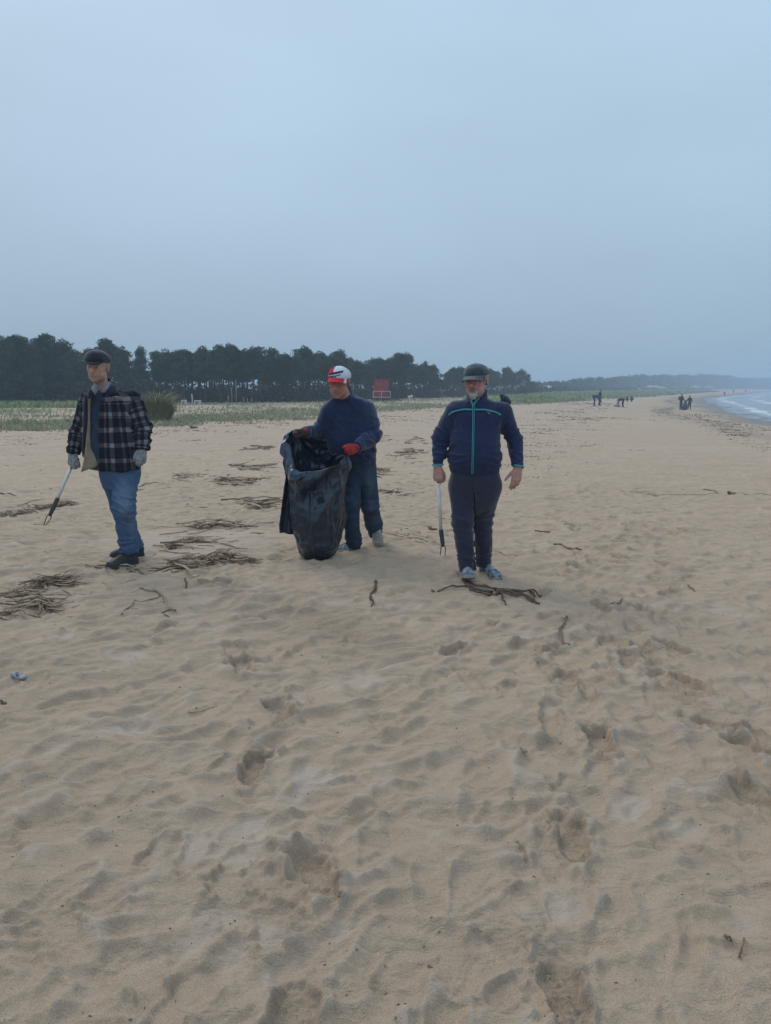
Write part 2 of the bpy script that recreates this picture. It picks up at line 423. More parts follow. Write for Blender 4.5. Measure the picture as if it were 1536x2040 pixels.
# sea
th2 = np.concatenate([np.arange(0.25, 0.66, 0.0035), np.arange(.66, 2.9, .02)]); R2 = np.geomspace(24, 3600, 280)
r2, t2 = np.meshgrid(R2, th2, indexing='ij'); sx = r2 * np.sin(t2); sy = r2 * np.cos(t2)
ds_, ss_ = polydist(sx, sy, SHORE); off = ds_ * ss_
sz = SEA + sstep(900, 200, r2) * (0.05 * fbm2(sx * .35, sy * .35, 3, 101) + 0.07 * np.maximum(0, np.sin(off * 0.55 + 3 * pn2(sx * .03, sy * .03, 103))) ** 3 * sstep(45, 5, off))
i2 = np.arange(sz.size).reshape(sz.shape)
q2_ = np.stack([i2[:-1, :-1].ravel(), i2[:-1, 1:].ravel(), i2[1:, 1:].ravel(), i2[1:, :-1].ravel()], 1)[:, ::-1]
keep = (off.ravel()[q2_].max(1) > -6); q2_ = q2_[keep]
foamm = sstep(0.45, 0.75, .7 * pn2(sx * .10, sy * .10, 107) + 0.72 * np.exp(-((off - 1.5) / 1.0) ** 2) + .60 * np.exp(-((off - 8) / 1.1) ** 2)) * sstep(14, 11, off)
m, t, b = mat_base("sea_water", 0.32, 0.5)
fo = attr(t, "foam", 'Fac')
wcol = mmix(t, mrange(t, mnoise(t, .35, 4).outputs['Fac'], .35, .65), (.27, .33, .36), (.21, .265, .295))
fb = mmix(t, mrange(t, mnoise(t, 2.2, 5, rough=.7).outputs['Fac'], .40, .56), (0, 0, 0), (1, 1, 1))
ff = N(t, 'ShaderNodeMath', operation='MULTIPLY'); t.links.new(fo, ff.inputs[0]); ff.inputs[1].default_value = 1.0
t.links.new(mmix(t, ff.outputs[0], wcol, (.62, .64, .65)), b.inputs['Base Color'])
t.links.new(mrange(t, fo, 0, 1, .32, .8), b.inputs['Roughness'])
mbump(t, b, mnoise(t, 1.6, 4).outputs['Fac'], 0.35, .7)
sea = mesh_obj("sea", np.stack([sx.ravel(), sy.ravel(), sz.ravel()], 1), q2_, m, attrs={"foam": foamm.ravel()})
tag(sea, kind='structure')
# ------------------------------------------------------------------ mesh collecting helpers
class MB:
    def __init__(s): s.V = []; s.F = []; s.n = 0; s.M = []
    def add(s, V, Fc, mi=0):
        V = np.asarray(V, float); Fc = np.asarray(Fc, int)
        if Fc.shape[1] == 3: Fc = np.concatenate([Fc, Fc[:, 2:3] * 0 - 1], 1)
        s.V.append(V); s.F.append(np.where(Fc < 0, -1, Fc + s.n)); s.n += len(V); s.M.append(np.full(len(Fc), mi))
    def box(s, c, size, yaw=0, mi=0, tilt=None):
        c = np.asarray(c, float); h = np.asarray(size, float) / 2
        v = np.array([[x, y, z] for x in (-1, 1) for y in (-1, 1) for z in (-1, 1)], float) * h
        ca, sa = math.cos(yaw), math.sin(yaw)
        Rm = np.array([[ca, -sa, 0], [sa, ca, 0], [0, 0, 1]])
        if tilt is not None: Rm = tilt
        v = v @ Rm.T + c
        s.add(v, [[0, 1, 3, 2], [4, 6, 7, 5], [0, 4, 5, 1], [2, 3, 7, 6], [0, 2, 6, 4], [1, 5, 7, 3]], mi)
    def tube(s, P, Rd, n=6, mi=0, cap=True):
        P = np.asarray(P, float); k = len(P)
        Rd = np.full(k, Rd) if np.isscalar(Rd) else np.asarray(Rd, float)
        T = np.gradient(P, axis=0); T /= np.linalg.norm(T, axis=1)[:, None] + 1e-12
        ref = np.array([0, 0, 1.0]) if abs(T[0, 2]) < 0.9 else np.array([1.0, 0, 0])
        A = np.cross(T, ref); A /= np.linalg.norm(A, axis=1)[:, None] + 1e-12
        B = np.cross(T, A)
        an = np.arange(n) * 2 * np.pi / n
        V = P[:, None] + Rd[:, None, None] * (A[:, None] * np.cos(an)[None, :, None] + B[:, None] * np.sin(an)[None, :, None])
        V = V.reshape(-1, 3); Fc = []
        for i in range(k - 1):
            for j in range(n):
                a = i * n + j; b_ = i * n + (j + 1) % n
                Fc.append([a, b_, b_ + n, a + n])
        Fc = np.array(Fc)
        if cap:
            V = np.concatenate([V, P[:1], P[-1:]]); c0, c1 = k * n, k * n + 1
            tri = [[c0, (j + 1) % n, j, -1] for j in range(n)] + [[c1, (k - 1) * n + j, (k - 1) * n + (j + 1) % n, -1] for j in range(n)]
            Fc = np.concatenate([Fc, tri])
        s.add(V, Fc, mi)
    def build(s, name, mat, parent=None, smooth=True, origin=None, **kw):
        V = np.concatenate(s.V); Fc = np.concatenate(s.F); M = np.concatenate(s.M)
        tri = Fc[:, 3] < 0
        return mesh_obj(name, V, [Fc[~tri], Fc[tri][:, :3]], mat, parent, smooth, origin, mi=np.concatenate([M[~tri], M[tri]]), **kw)

# ------------------------------------------------------------------ air
m = bpy.data.materials.new("haze"); m.use_nodes = True; t = m.node_tree; t.nodes.clear()
o_ = N(t, 'ShaderNodeOutputMaterial'); v_ = N(t, 'ShaderNodeVolumePrincipled')
v_.inputs['Color'].default_value = (0.64, 0.79, 0.97, 1); v_.inputs['Density'].default_value = 0.0018
t.links.new(v_.outputs[0], o_.inputs['Volume'])
hb = MB(); hb.box((0, 0, 3.5), (7400, 7400, 24))
hz = hb.build("haze", m, smooth=False); tag(hz, kind='stuff'); hz['label'] = 'thin pale sea haze over the whole beach'

# ------------------------------------------------------------------ pines
M_BARK = simple("pine_bark", (.10, .082, .07), (.045, .037, .03), 4, .95, .1)
M_NEEDLE = simple("pine_needles", (.040, .068, .036), (.066, .094, .050), 1.2, .8, .15)
M_NEEDLE2 = simple("broad_leaves", (.050, .072, .036), (.074, .094, .048), 1.0, .8, .15)
M_NEEDLE3 = simple("pine_needles_bluish", (.034, .060, .038), (.054, .082, .048), 1.2, .8, .15)
def leaf_tris(C, S, r):
    """little triangles at centres C with size S"""
    n = len(C); a = r.normal(size=(n, 3)); a /= np.linalg.norm(a, axis=1)[:, None]
    b_ = np.cross(a, r.normal(size=(n, 3))); b_ /= np.linalg.norm(b_, axis=1)[:, None]
    c_ = np.cross(a, b_)
    S = S[:, None]
    V = np.stack([C + b_ * S, C - b_ * S * .5 + c_ * S * .6, C - b_ * S * .5 - c_ * S * .6], 1).reshape(-1, 3)
    return V, np.arange(3 * n).reshape(n, 3)
def blob_points(c, rad, n, r, shell=0.55):
    d = r.normal(size=(n, 3)); d /= np.linalg.norm(d, axis=1)[:, None]
    q = (shell + (1 - shell) * r.random(n)) ** 0.6
    return c + d * q[:, None] * rad * (1 + 0.15 * np.clip(r.normal(size=(n, 1)), -1.6, 1.4))
def make_tree(kind, seed):
    """a pine about 7 m tall standing at the origin; returns trunk and crown mesh data"""
    r = np.random.default_rng(seed); rr = random.Random(seed)
    H = 7.0; tr = MB(); cr_ = MB(); blobs = []
    lean = r.normal(size=2) * 0.25
    k = 7; zz = np.linspace(-0.2, H * .93, k)
    P = np.stack([lean[0] * (zz / H) ** 1.5 + .08 * r.normal(size=k), lean[1] * (zz / H) ** 1.5 + .08 * r.normal(size=k), zz], 1)
    P[0, :2] = 0; P[1, :2] *= .4
    tr.tube(P, np.linspace(.15, .035, k), 6)
    pos = lambda z: np.array([np.interp(z, zz, P[:, i]) for i in range(3)])
    if kind == 'umbrella': z0, z1, nb, w = .50, .95, 15, 1.45
    elif kind == 'tall': z0, z1, nb, w = .46, 1.0, 14, 1.1
    elif kind == 'round': z0, z1, nb, w = .44, .98, 17, 1.5
    elif kind == 'sparse': z0, z1, nb, w = .40, 1.0, 12, 1.05
    else: z0, z1, nb, w = .10, .97, 24, 1.85
    for i in range(nb):
        f = (i + .5) / nb; z = H * (z0 + (z1 - z0) * f)
        if kind == 'umbrella': rad = w * (.55 + .75 * math.sin(math.pi * min(1, .15 + .8 * f)) - .55 * f ** 3) * (0.7 + .5 * rr.random())
        elif kind in ('tall', 'sparse'): rad = w * (1.05 - .85 * f) * (.6 + .7 * rr.random())
        else: rad = w * math.sqrt(max(.06, 1 - (2 * f - 0.75) ** 2 * .62)) * (.6 + .5 * rr.random())
        a = i * 2.399 + rr.uniform(-.5, .5)
        b0 = pos(min(z, H * .9) - .35 - .25 * rr.random()); tip = b0 + np.array([math.cos(a) * rad, math.sin(a) * rad, .35 + .3 * rr.random()])
        mid = (b0 + tip) / 2 + np.array([0, 0, -.08])
        tr.tube([b0, mid, tip], [.045, .03, .012], 4, cap=False)
        blobs.append((tip, np.array([.72, .72, .40]) * (.75 + .5 * rr.random()) * (0.75 if kind == 'sparse' else 1)))
        if rad > .9: blobs.append(((b0 + tip) / 2 + [0, 0, .25], np.array([.6, .6, .35]) * (.7 + .5 * rr.random())))
    blobs.append((pos(H * .93) + [0, 0, .12], np.array([.65, .65, .45])))
    if kind in ('umbrella', 'round'):
        for i in range(3):
            blobs.append((pos(H * .9) + [rr.uniform(-.7, .7), rr.uniform(-.7, .7), rr.uniform(-.35, .25)], np.array([.6, .6, .35])))
    for j in range(4):                                   # dead snags below the crown
        z = H * z0 * (.45 + .5 * rr.random()); a = rr.uniform(0, 6.28); b0 = pos(z)
        tr.tube([b0, b0 + [math.cos(a) * .5, math.sin(a) * .5, .12]], [.022, .008], 4, cap=False)
    for c, s in blobs:
        n = int(150 * s[0] / .7) if kind != 'sparse' else 130
        C = blob_points(np.array(c), s, n, r, .35)
        V, Fc = leaf_tris(C, r.uniform(.07, .17, n), r); cr_.add(V, Fc)
    return tr, cr_
TREES = []
for kind, seed in (('umbrella', 1), ('umbrella', 2), ('tall', 3), ('round', 4), ('round', 5), ('sparse', 6), ('broad', 7), ('broad', 8), ('umbrella', 9), ('tall', 10)):
    tr, cr_ = make_tree(kind, seed)
    nm = 'pine_tree' if kind != 'broad' else 'broad_tree'
    root = empty(nm, (0, 0, 0))
    to = tr.build('trunk', M_BARK, root); co = cr_.build('crown', {'broad': M_NEEDLE2, 'round': M_NEEDLE3}.get(kind, M_NEEDLE), root, smooth=False)
    TREES.append([kind, root, to, co, False])
def put_tree(i, loc, sc, rz, label, group, sq=1.0):
    T = TREES[i]
    if not T[4]: root = T[1]; T[4] = True
    else:
        root = T[1].copy(); COL.objects.link(root)
        for ch in (T[2], T[3]):
            c = ch.copy(); COL.objects.link(c); c.parent = root
    root.location = tuple(loc); root.scale = (sc * sq, sc * sq, sc); root.rotation_euler = (0, 0, rz)
    tag(root, label, 'tree', group)
    return root
KX = lambda *names: [i for i, T in enumerate(TREES) if T[0] in names]
# skyline of the wood in photo pixels, and where its edge meets the ground
TOP = np.array([(-260, 690), (-60, 668), (0, 672), (40, 667), (62, 688), (92, 665), (132, 678), (160, 702), (195, 688), (222, 674), (250, 690), (268, 706), (285, 690), (302, 704), (330, 696), (400, 690), (455, 686), (500, 690), (560, 700), (612, 694), (655, 697), (700, 706), (722, 718), (732, 706), (768, 704), (815, 708), (850, 722), (872, 738), (897, 722), (920, 736), (960, 734), (1000, 731), (1040, 737), (1060, 752), (1072, 764)], float)
BASE = lambda px: np.interp(px, [-300, 0, 300, 600, 720, 870, 1060, 1080], [807, 806, 804.5, 802, 799, 794, 787, 786])
FRONT_SPECIAL = [(-40, 'broad'), (10, 'broad'), (35, 'round'), (60, 'broad'), (92, 'round'), (128, 'round'), (155, 'broad'), (180, 'round'), (222, 'round'), (250, 'umbrella'), (285, 'tall'), (318, 'round'), (335, 'umbrella')]
G_T = 'pines of the wood behind the beach'
def tree_words(kind, px):
    return {'umbrella': 'flat topped dark pine', 'tall': 'narrow pointed dark pine', 'round': 'round headed dark pine', 'sparse': 'thin open crowned pine', 'broad': 'bushy dark tree leafy to ground'}[kind]
ntree = 0
ORDN = {}
def wood_label(kind, px, row):
    w = tree_words(kind, px)
    if px < 170: wh = 'left of the flat cap man'
    elif px < 330: wh = 'between flat cap man and reed bush'
    elif px < 640: wh = 'between reed bush and bag man'
    elif px < 720: wh = 'behind the red and white cap'
    elif px < 880: wh = 'behind the red lifeguard hut'
    elif px < 1000: wh = 'behind the man with turquoise zip'
    else: wh = 'at the right end of the wood'
    if row: return 'dark tree standing deeper inside the wood ' + ('behind the leafy trees at its left' if px < 170 else 'behind the front row')
    key = (w, wh); ORDN[key] = ORDN.get(key, 0) + 1
    return f"{['first','second','third','fourth','fifth','sixth','seventh','eighth','ninth','tenth'][min(ORDN[key]-1,9)]} {w} {wh}"
def place_wood_tree(px, kind, depth, top_frac, row):
    global ntree
    g = ground_hit(px, BASE(px)); d = g[:2] / np.linalg.norm(g[:2])
    base = g[:2] + d * depth
    X, Y = base
    z = float(zbase(X, Y)) - .05
    ytop = np.interp(px, TOP[:, 0], TOP[:, 1]) + top_frac
    top = at(px, ytop, Y)[2]
    H = top - z
    i = rnd.choice(KX(kind)) if kind else 0
    put_tree(i, (X, Y, z), H / 6.95, rnd.uniform(0, 6.28), wood_label(kind, px, row), G_T, min(1.25, 7.0 / max(H, 4.5)) * rnd.uniform(.55, .80))
    ntree += 1
for px, kind in FRONT_SPECIAL:
    place_wood_tree(px, kind, rnd.uniform(1, 4), 0, 0)
px = 352
while px < 1068:
    place_wood_tree(px, rnd.choice(['umbrella', 'umbrella', 'tall', 'round', 'tall', 'sparse']), rnd.uniform(0.5, 4), rnd.choice([-5, -2, 1, 5, 10, 16]), 0)
    px += rnd.uniform(11, 20) * (1.0 if px < 720 else .8)
def gapdrop(px): return max([0] + [d_ * math.exp(-((px - c_) / w_) ** 2) for c_, w_, d_ in ((174, 12, 34), (262, 11, 46), (303, 9, 44), (340, 10, 12), (530, 9, 14), (600, 8, 12), (727, 8, 46), (879, 9, 26), (925, 10, 16))])
for row, (dep, n) in enumerate(((6, 52), (12, 52), (19, 50), (27, 50)), 1):
    for k in range(n):
        px = -230 + (1060 + 230) * (k + rnd.random()) / n
        if 262 < px < 318 and row < 3 or 716 < px < 730: continue
        kd = rnd.choice(['broad', 'broad', 'round']) if px < 170 else rnd.choice(['umbrella', 'tall', 'round', 'umbrella'])
        place_wood_tree(px, kd, dep + rnd.uniform(-2, 3), rnd.uniform(5, 20) + gapdrop(px), row)
# undergrowth below the pines: nobody could count it
def clumps(name, spots, mat, label, r, size=(.10, .22), per=150):
    mb = MB()
    for (x, y, z, sx_, sz_) in spots:
        n = int(per * min(sx_, 2.5))
        C = blob_points(np.array([x, y, z]), np.array([sx_, sx_, sz_]), n, r, .25)
        C = C[C[:, 2] > z - sz_ * .8]
        V, Fc = leaf_tris(C, r.uniform(size[0], size[1], len(C)), r); mb.add(V, Fc)
    o = mb.build(name, mat, smooth=False); tag(o, label, kind='stuff'); return o
sp_ = []
for k in range(900):
    px = rnd.uniform(-230, 1075); g = ground_hit(px, BASE(px)); d = g[:2] / np.linalg.norm(g[:2]); p = g[:2] + d * rnd.uniform(2, 26)
    hh = rnd.uniform(.7, 1.5) * (1.5 if px < 300 else 1.0) * rnd.choice([.6, 1, 1.9])
    hh = min(hh, 1.9)
    if 355 < px < 520 and rnd.random() < .6: hh *= .5
    sp_.append((p[0], p[1], float(zbase(p[0], p[1])) + hh * .5, rnd.uniform(.7, 1.8), hh))
M_UNDER = simple("undergrowth_leaves", (.040, .052, .028), (.070, .066, .040), .5, .9, .1)
clumps("undergrowth", sp_, M_UNDER, 'dark undergrowth beneath the pines', rng, (.09, .2), 110)

# far wood beyond the bay: one mass
TOPF = np.array([(1040, 770), (1068, 763), (1110, 762), (1135, 757), (1200, 753), (1250, 750), (1300, 746), (1345, 749), (1400, 746), (1440, 749), (1490, 755), (1536, 756), (1700, 758), (2000, 760)], float)
rows = []
mbf = MB()
FD = lambda px: np.interp(px, [1040, 1200, 1300, 1400, 1536, 2000], [190, 330, 470, 620, 860, 1500])
rF = np.random.default_rng(12)
for px in np.concatenate([np.arange(1040, 1600, 2.6), np.arange(1600, 2000, 7)]):
    for k in range(3):
        p_ = px + rF.uniform(-3, 3)
        D = FD(p_) * (1 + .05 * k); top = at(p_, np.interp(p_, TOPF[:, 0], TOPF[:, 1]) + rF.uniform(-1.5, 4) + 2.6 * math.sin(px * .11) * math.sin(px * .037 + 1) - 1.5, D)
        X, Y = top[0], top[1]; z = float(zbase(X, Y)) - .3; H = top[2] - z
        w = D * 5.5 / F
        for q_ in range(4):
            c = np.array([X + rF.uniform(-w, w) * .7, Y + rF.uniform(-6, 6), z + H * (.90 - .24 * q_) - w * .3])
            n = 26
            C = blob_points(c, np.array([w, w, min(w * .8, H * .26)]), n, rF, .3)
            V, Fc = leaf_tris(C, rF.uniform(.45, 1.0, n) * w * .42, rF); mbf.add(V, Fc)
fw = mbf.build("far_forest", M_NEEDLE, smooth=False); tag(fw, 'hazy dark line of woods along the far side of the bay', kind='stuff')
# near part of the far wood, low scrub on the dunes
sp_ = []
for k in range(150):
    px = rnd.uniform(1070, 1420); D = float(FD(px)) * rnd.uniform(.86, .97); P = at(px, 780, D); z = float(zbase(P[0], P[1]))
    sp_.append((P[0], P[1], z + .3, D * .012 * rnd.uniform(.6, 1.4), rnd.uniform(.5, 1.6)))
clumps("dune_scrub", sp_, M_UNDER, 'low dark scrub along the far dunes', rng, (.3, .7), 26)
# bare sand dunes on the far side
M_DUNE = simple("dune_sand", (.47, .42, .34), (.36, .33, .26), .05, .95, .1)
for px, wpx, hpx, Dm in ((1300, 34, 9, .93), (1268, 14, 5, .9), (1342, 14, 6, .94), (1385, 16, 8, .95), (1412, 14, 7, .95), (1090, 22, 3, .9)):
    D = float(FD(px)) * Dm; c = at(px, 779, D); z = float(zbase(c[0], c[1])); w = D * wpx / F; h = D * hpx / F
    u_ = np.linspace(-1, 1, 26); v_ = np.linspace(-1, 1, 12); U, Vv = np.meshgrid(u_, v_, indexing='ij')
    hh = h * np.clip(1 - U ** 2, 0, 1) ** .8 * np.clip(1 - Vv ** 2, 0, 1) ** .8 * (1 + .4 * pn2(U * 3 + px, Vv * 2))
    P = np.stack([c[0] + U * w, c[1] + Vv * w * .5, z - .3 + hh], -1).reshape(-1, 3); ii = np.arange(26 * 12).reshape(26, 12)
    Q = np.stack([ii[:-1, :-1].ravel(), ii[1:, :-1].ravel(), ii[1:, 1:].ravel(), ii[:-1, 1:].ravel()], 1)
    o = mesh_obj("sand_dune", P, Q, M_DUNE, origin=np.array([c[0], c[1], z])); tag(o, kind='structure')

# ------------------------------------------------------------------ grass
def blades(name, X, Y, Hh, W, mat, label, r, lean=.7, zoff=0.0, kind='stuff'):
    n = len(X); Z = zbase(X, Y) + zoff
    a = r.uniform(0, 2 * np.pi, n); s = W
    dx, dy = np.cos(a) * s, np.sin(a) * s
    lx, ly = r.normal(size=n) * lean * Hh + .12 * Hh, r.normal(size=n) * lean * Hh
    V = np.empty((n, 5, 3))
    V[:, 0] = np.stack([X - dx, Y - dy, Z - .03], 1); V[:, 1] = np.stack([X + dx, Y + dy, Z - .03], 1)
    V[:, 2] = np.stack([X + dx * .7 + lx * .35, Y + dy * .7 + ly * .35, Z + Hh * .6], 1); V[:, 3] = np.stack([X - dx * .7 + lx * .35, Y - dy * .7 + ly * .35, Z + Hh * .6], 1)
    V[:, 4] = np.stack([X + lx, Y + ly, Z + Hh], 1)
    b0 = np.arange(n) * 5
    return tag(mesh_obj(name, V.reshape(-1, 3), [np.stack([b0, b0 + 1, b0 + 2, b0 + 3], 1), np.stack([b0 + 3, b0 + 2, b0 + 4], 1)], mat, smooth=False), label, kind=kind)
M_GRASS = simple("dune_grass", (.29, .31, .175), (.42, .38, .25), 1.3, .85, .2)
M_GRASS_G = simple("meadow_grass", (.22, .29, .12), (.32, .33, .17), .5, .85, .2)
rG = np.random.default_rng(31)
def scatter(n, y0, y1, cond):
    X, Y = [], []
    tot = 0
    while tot < n:
        y = y0 * (y1 / y0) ** rG.random(20000); x = rG.uniform(-.62, .5, 20000) * y
        k = cond(x, y); X.append(x[k]); Y.append(y[k]); tot += k.sum()
    return np.concatenate(X)[:n], np.concatenate(Y)[:n]
def c1(x, y):
    g = grassd(x, y); f = fbm2(x * .35, y * .35, 3, 81); c = fbm2(x * .22, y * .5, 3, 85)
    p = sstep(-.8, 1.6, g + 2.6 * f) * (.06 + .94 * sstep(-.12, .22, c + .45 * np.exp(-((g - 1.5) / 2.2) ** 2)))
    return rG.random(len(x)) < p * (.25 + .75 * (g < 5))
x_, y_ = scatter(26000, 22, 120, c1)
hsz = rG.uniform(.05, .20, len(x_)) * (1 + .5 * pn2(x_ * .5, y_ * .5, 7))
blades("dune_grass", x_, y_, hsz, .010 + .0009 * y_ * rG.uniform(.4, 1, len(x_)), M_GRASS, 'sparse grey green dune grass along the top of the beach', rG)
def c2(x, y):
    g = grassd(x, y); return (g > 20 + 6 * pn2(x * .1, y * .1, 9)) & (rG.random(len(x)) < .8) & (x < .1 * y)
x_, y_ = scatter(18000, 45, 95, c2)
blades("meadow_grass", x_, y_, rG.uniform(.15, .4, len(x_)), .03 + .0008 * y_, M_GRASS_G, 'green strip of meadow grass in front of the pines', rG)
def c3(x, y):
    g = grassd(x, y); return (g > 1) & (g < 60) & (x > .1 * y) & (rG.random(len(x)) < .12 + .75 * (fbm2(x * .06, y * .03, 2, 19) > .08))
x_, y_ = scatter(20000, 80, 420, c3)
blades("bank_grass", x_, y_, rG.uniform(.2, .55, len(x_)), .02 + .0009 * y_, M_GRASS_G, 'green grass bank running along the far beach', rG)
# small upright dry stalk clump left of the first man
def stalk_clump(px, py, h, n, w, label, name='grass_tuft', mat=M_GRASS, droop=.35, seed=5, cat='grass tuft', group=None):
    g = ground_hit(px, py); r = np.random.default_rng(seed); root = empty(name, (g[0], g[1], g[2]))
    mb = MB(); st = MB()
    for i in range(n):
        a = r.uniform(0, 6.28); q = w * math.sqrt(r.random()); x = g[0] + q * math.cos(a); y = g[1] + q * math.sin(a); z = float(zbase(x, y))
        hh = h * (1 - .55 * (q / w) ** 2) * r.uniform(.5, 1); a2 = a + r.normal() * .8; o_ = hh * droop * r.uniform(.3, 1.2) + .15 * hh * (r.random() < .4)
        tt = np.linspace(0, 1, 6)
        P = np.stack([x + np.cos(a2) * o_ * tt ** 2 + .12 * hh * tt ** 2, y + np.sin(a2) * o_ * tt ** 2, z - .03 + hh * (tt - .30 * droop * tt ** 3)], 1)
        W = (.016 * (1 - tt) ** .6 + .003)[:, None] * np.array([math.cos(a2 + 1.57), math.sin(a2 + 1.57), 0])[None] * (h / 1.3) ** .5
        V = np.concatenate([P - W, P + W]); Fq = [[j, j + 1, j + 7, j + 6] for j in range(5)]
        mb.add(V, Fq, 0 if r.random() < .75 else 1)
        if i % 5 == 0:
            st.tube(np.stack([x + .1 * hh * tt ** 2, y + 0 * tt, z - .03 + hh * .8 * tt], 1)[::2], [.010, .008, .004], 4)
    mb.build('blades', mat if isinstance(mat, list) else [mat, M_DRY], root, smooth=False); st.build('stems', M_DRY, root)
    tag(root, label, cat, group); return root
M_DRY = simple("dry_stems", (.30, .23, .14), (.18, .13, .075), 6, .9, .15)
M_REED = simple("reed_leaves", (.19, .235, .09), (.30, .29, .14), 3, .7, .3)
stalk_clump(312, 841, 1.85, 1500, .62, 'tall green reed bush with brown stems behind the plaid jacket', 'reed_bush', [M_REED, M_DRY], .55, 3, 'reed bush')
stalk_clump(292, 838, 1.2, 260, .30, 'lower browner reed tuft against the left side of the reed bush', 'reed_bush', [M_DRY, M_REED], .5, 8, 'reed bush')
stalk_clump(134, 846, .42, 60, .16, 'small dry grass tuft left of the plaid jacket sleeve', 'grass_tuft', [M_DRY, M_GRASS], .3, 4)
for k in range(24):
    px = rnd.choice([rnd.uniform(0, 150), rnd.uniform(330, 640), rnd.uniform(750, 860)]); py = np.interp(px, [0, 140, 300, 430, 600, 740, 1000], [858, 848, 842, 836, 826, 813, 799]) + rnd.uniform(-4, 4)
    stalk_clump(px, py, rnd.uniform(.15, .35), 26, rnd.uniform(.15, .4), 'low green grey tuft at the seaward edge of the dune grass', 'grass_tuft', [M_GRASS, M_DRY], .4, 50 + k, 'grass tuft', 'low tufts along the edge of the dune grass')

# ------------------------------------------------------------------ lifeguard hut
M_RED = simple("red_painted_boards", (.52, .060, .050), (.40, .048, .042), 1.5, .7, .2)
M_WHITE = simple("white_paint", (.62, .63, .62), (.50, .50, .48), 5, .7, .2)
M_WOOD = simple("weathered_timber", (.14, .115, .09), (.085, .07, .055), 6, .9, .15)
M_ROOFR = simple("red_metal_roof", (.30, .055, .045), (.24, .04, .035), 2, .6, .3)
g = ground_hit(757, 797.5); hx, hy = g[0], g[1]; hz_ = float(zbase(hx, hy))
k_ = hy / F                                   # metres per photo pixel at the hut
hut = empty('lifeguard_hut', (hx, hy, hz_)); tag(hut, 'red wooden lifeguard hut on dark stilts with a white railing', 'hut')
fz = at(757, 792, hy)[2]; tz = at(757, 757.5, hy)[2]; W_ = 32 * k_; yw = .12
yaw = yw
def hl(x, y, z): return np.array([hx + x * math.cos(yaw) - y * math.sin(yaw), hy + x * math.sin(yaw) + y * math.cos(yaw), z])
bw = W_ * .84
nb = 9
for i in range(nb):                           # front boards
    w = bw / nb; mb = MB(); mb.box(hl(-bw / 2 + w * (i + .5) + W_ * .06, -.75 + .008 * (i % 2), (fz + tz) / 2), (w - .015, .04, tz - fz), yaw); mb.build('board', M_RED, hut, smooth=False)
mb = MB(); mb.box(hl(W_ * .06 - bw / 2 + .02, .2, (fz + tz) / 2), (.04, 1.86, tz - fz), yaw); mb.box(hl(W_ * .06 + bw / 2 - .02, .2, (fz + tz) / 2), (.04, 1.86, tz - fz - .01), yaw); mb.box(hl(W_ * .06, 1.12, (fz + tz) / 2), (bw - .09, .04, tz - fz - .02), yaw)
mb.build('wall', M_RED, hut, smooth=False)
mb = MB(); mb.box(hl(W_ * .06, .15, tz + .05), (bw + .25, 2.2, .09), yaw); mb.build('roof', M_ROOFR, hut, smooth=False)
mb = MB(); mb.box(hl(0, -.35, fz - .05), (W_ * 1.08, 2.6, .10), yaw); mb.build('deck', M_WOOD, hut, smooth=False)
for sx_ in (-1, -.33, .33, 1):
    for sy_ in (-1.4, .7):
        p = hl(sx_ * W_ * .48, sy_, 0); mb = MB(); mb.tube([[p[0], p[1], hz_ - .2], [p[0], p[1], fz - .05]], .07, 8); mb.build('stilt', M_WOOD, hut)
rt = at(757, 779.5, hy)[2]
rl = MB()
rl.box(hl(0, -1.58, rt), (W_ * 1.06, .05, .06), yaw); rl.build('handrail', M_WHITE, hut, smooth=False)
rl = MB(); rl.box(hl(0, -1.58, fz + .06), (W_ * 1.06, .05, .07), yaw); rl.build('toe_board', M_WHITE, hut, smooth=False)
mb = MB(); mb.box(hl(W_ * .27, -.79, fz + (tz - fz) * .44), (.75, .04, (tz - fz) * .84), yaw); dr_ = mb.build('door', M_ROOFR, hut, smooth=False); mb = MB(); mb.box(hl(W_ * .27 - .28, -.83, fz + (tz - fz) * .42), (.05, .05, .14), yaw); mb.build('handle', M_WHITE, dr_, smooth=False)
for sx_ in (-.52, 0, .52):
    rl = MB(); rl.box(hl(sx_ * W_, -1.58, (rt + fz) / 2 + .02), (.07, .07, rt - fz + .04), yaw); rl.build('railing_post', M_WHITE, hut, smooth=False)
p0 = hl(W_ * .52, -.9, fz); p1 = hl(W_ * 1.15, -.9, 0); p1[2] = hz_ - .02
for off_ in (-.4, .4):
    mb = MB(); q0 = hl(W_ * .52, -.9 + off_, fz); q1 = hl(W_ * 1.2, -.9 + off_, hz_); mb.tube([q0, q1], .06, 6); mb.build('stair_stringer', M_WOOD, hut)
for i in range(4):
    f = (i + .5) / 4; mb = MB(); mb.box(hl(W_ * (.52 + .68 * f), -.9, fz * (1 - f) + hz_ * f), (.24, .8, .04), yaw); mb.build('stair_tread', M_WOOD, hut, smooth=False)

# slanted board sign on a post
g = ground_hit(816, 807.5); gx, gy, gz = g[0], g[1], float(zbase(g[0], g[1])); k_ = gy / F
sg = empty('sign_post', (gx, gy, gz)); tag(sg, 'pale tilted board on a thin post in the dune grass right of the red hut', 'sign')
zt = at(816, 791, gy)[2]
mb = MB(); mb.tube([[gx, gy, gz - .2], [gx, gy, zt]], .045, 8); mb.build('post', M_WHITE, sg)
tl = np.array(Matrix.Rotation(math.radians(-14), 3, 'Y') @ Matrix.Rotation(math.radians(-20), 3, 'X'))
mb = MB(); mb.box((gx + .06, gy - .05, zt + .06), (10 * k_, .04, 4.2 * k_), 0, tilt=tl); mb.build('board', M_WHITE, sg, smooth=False)

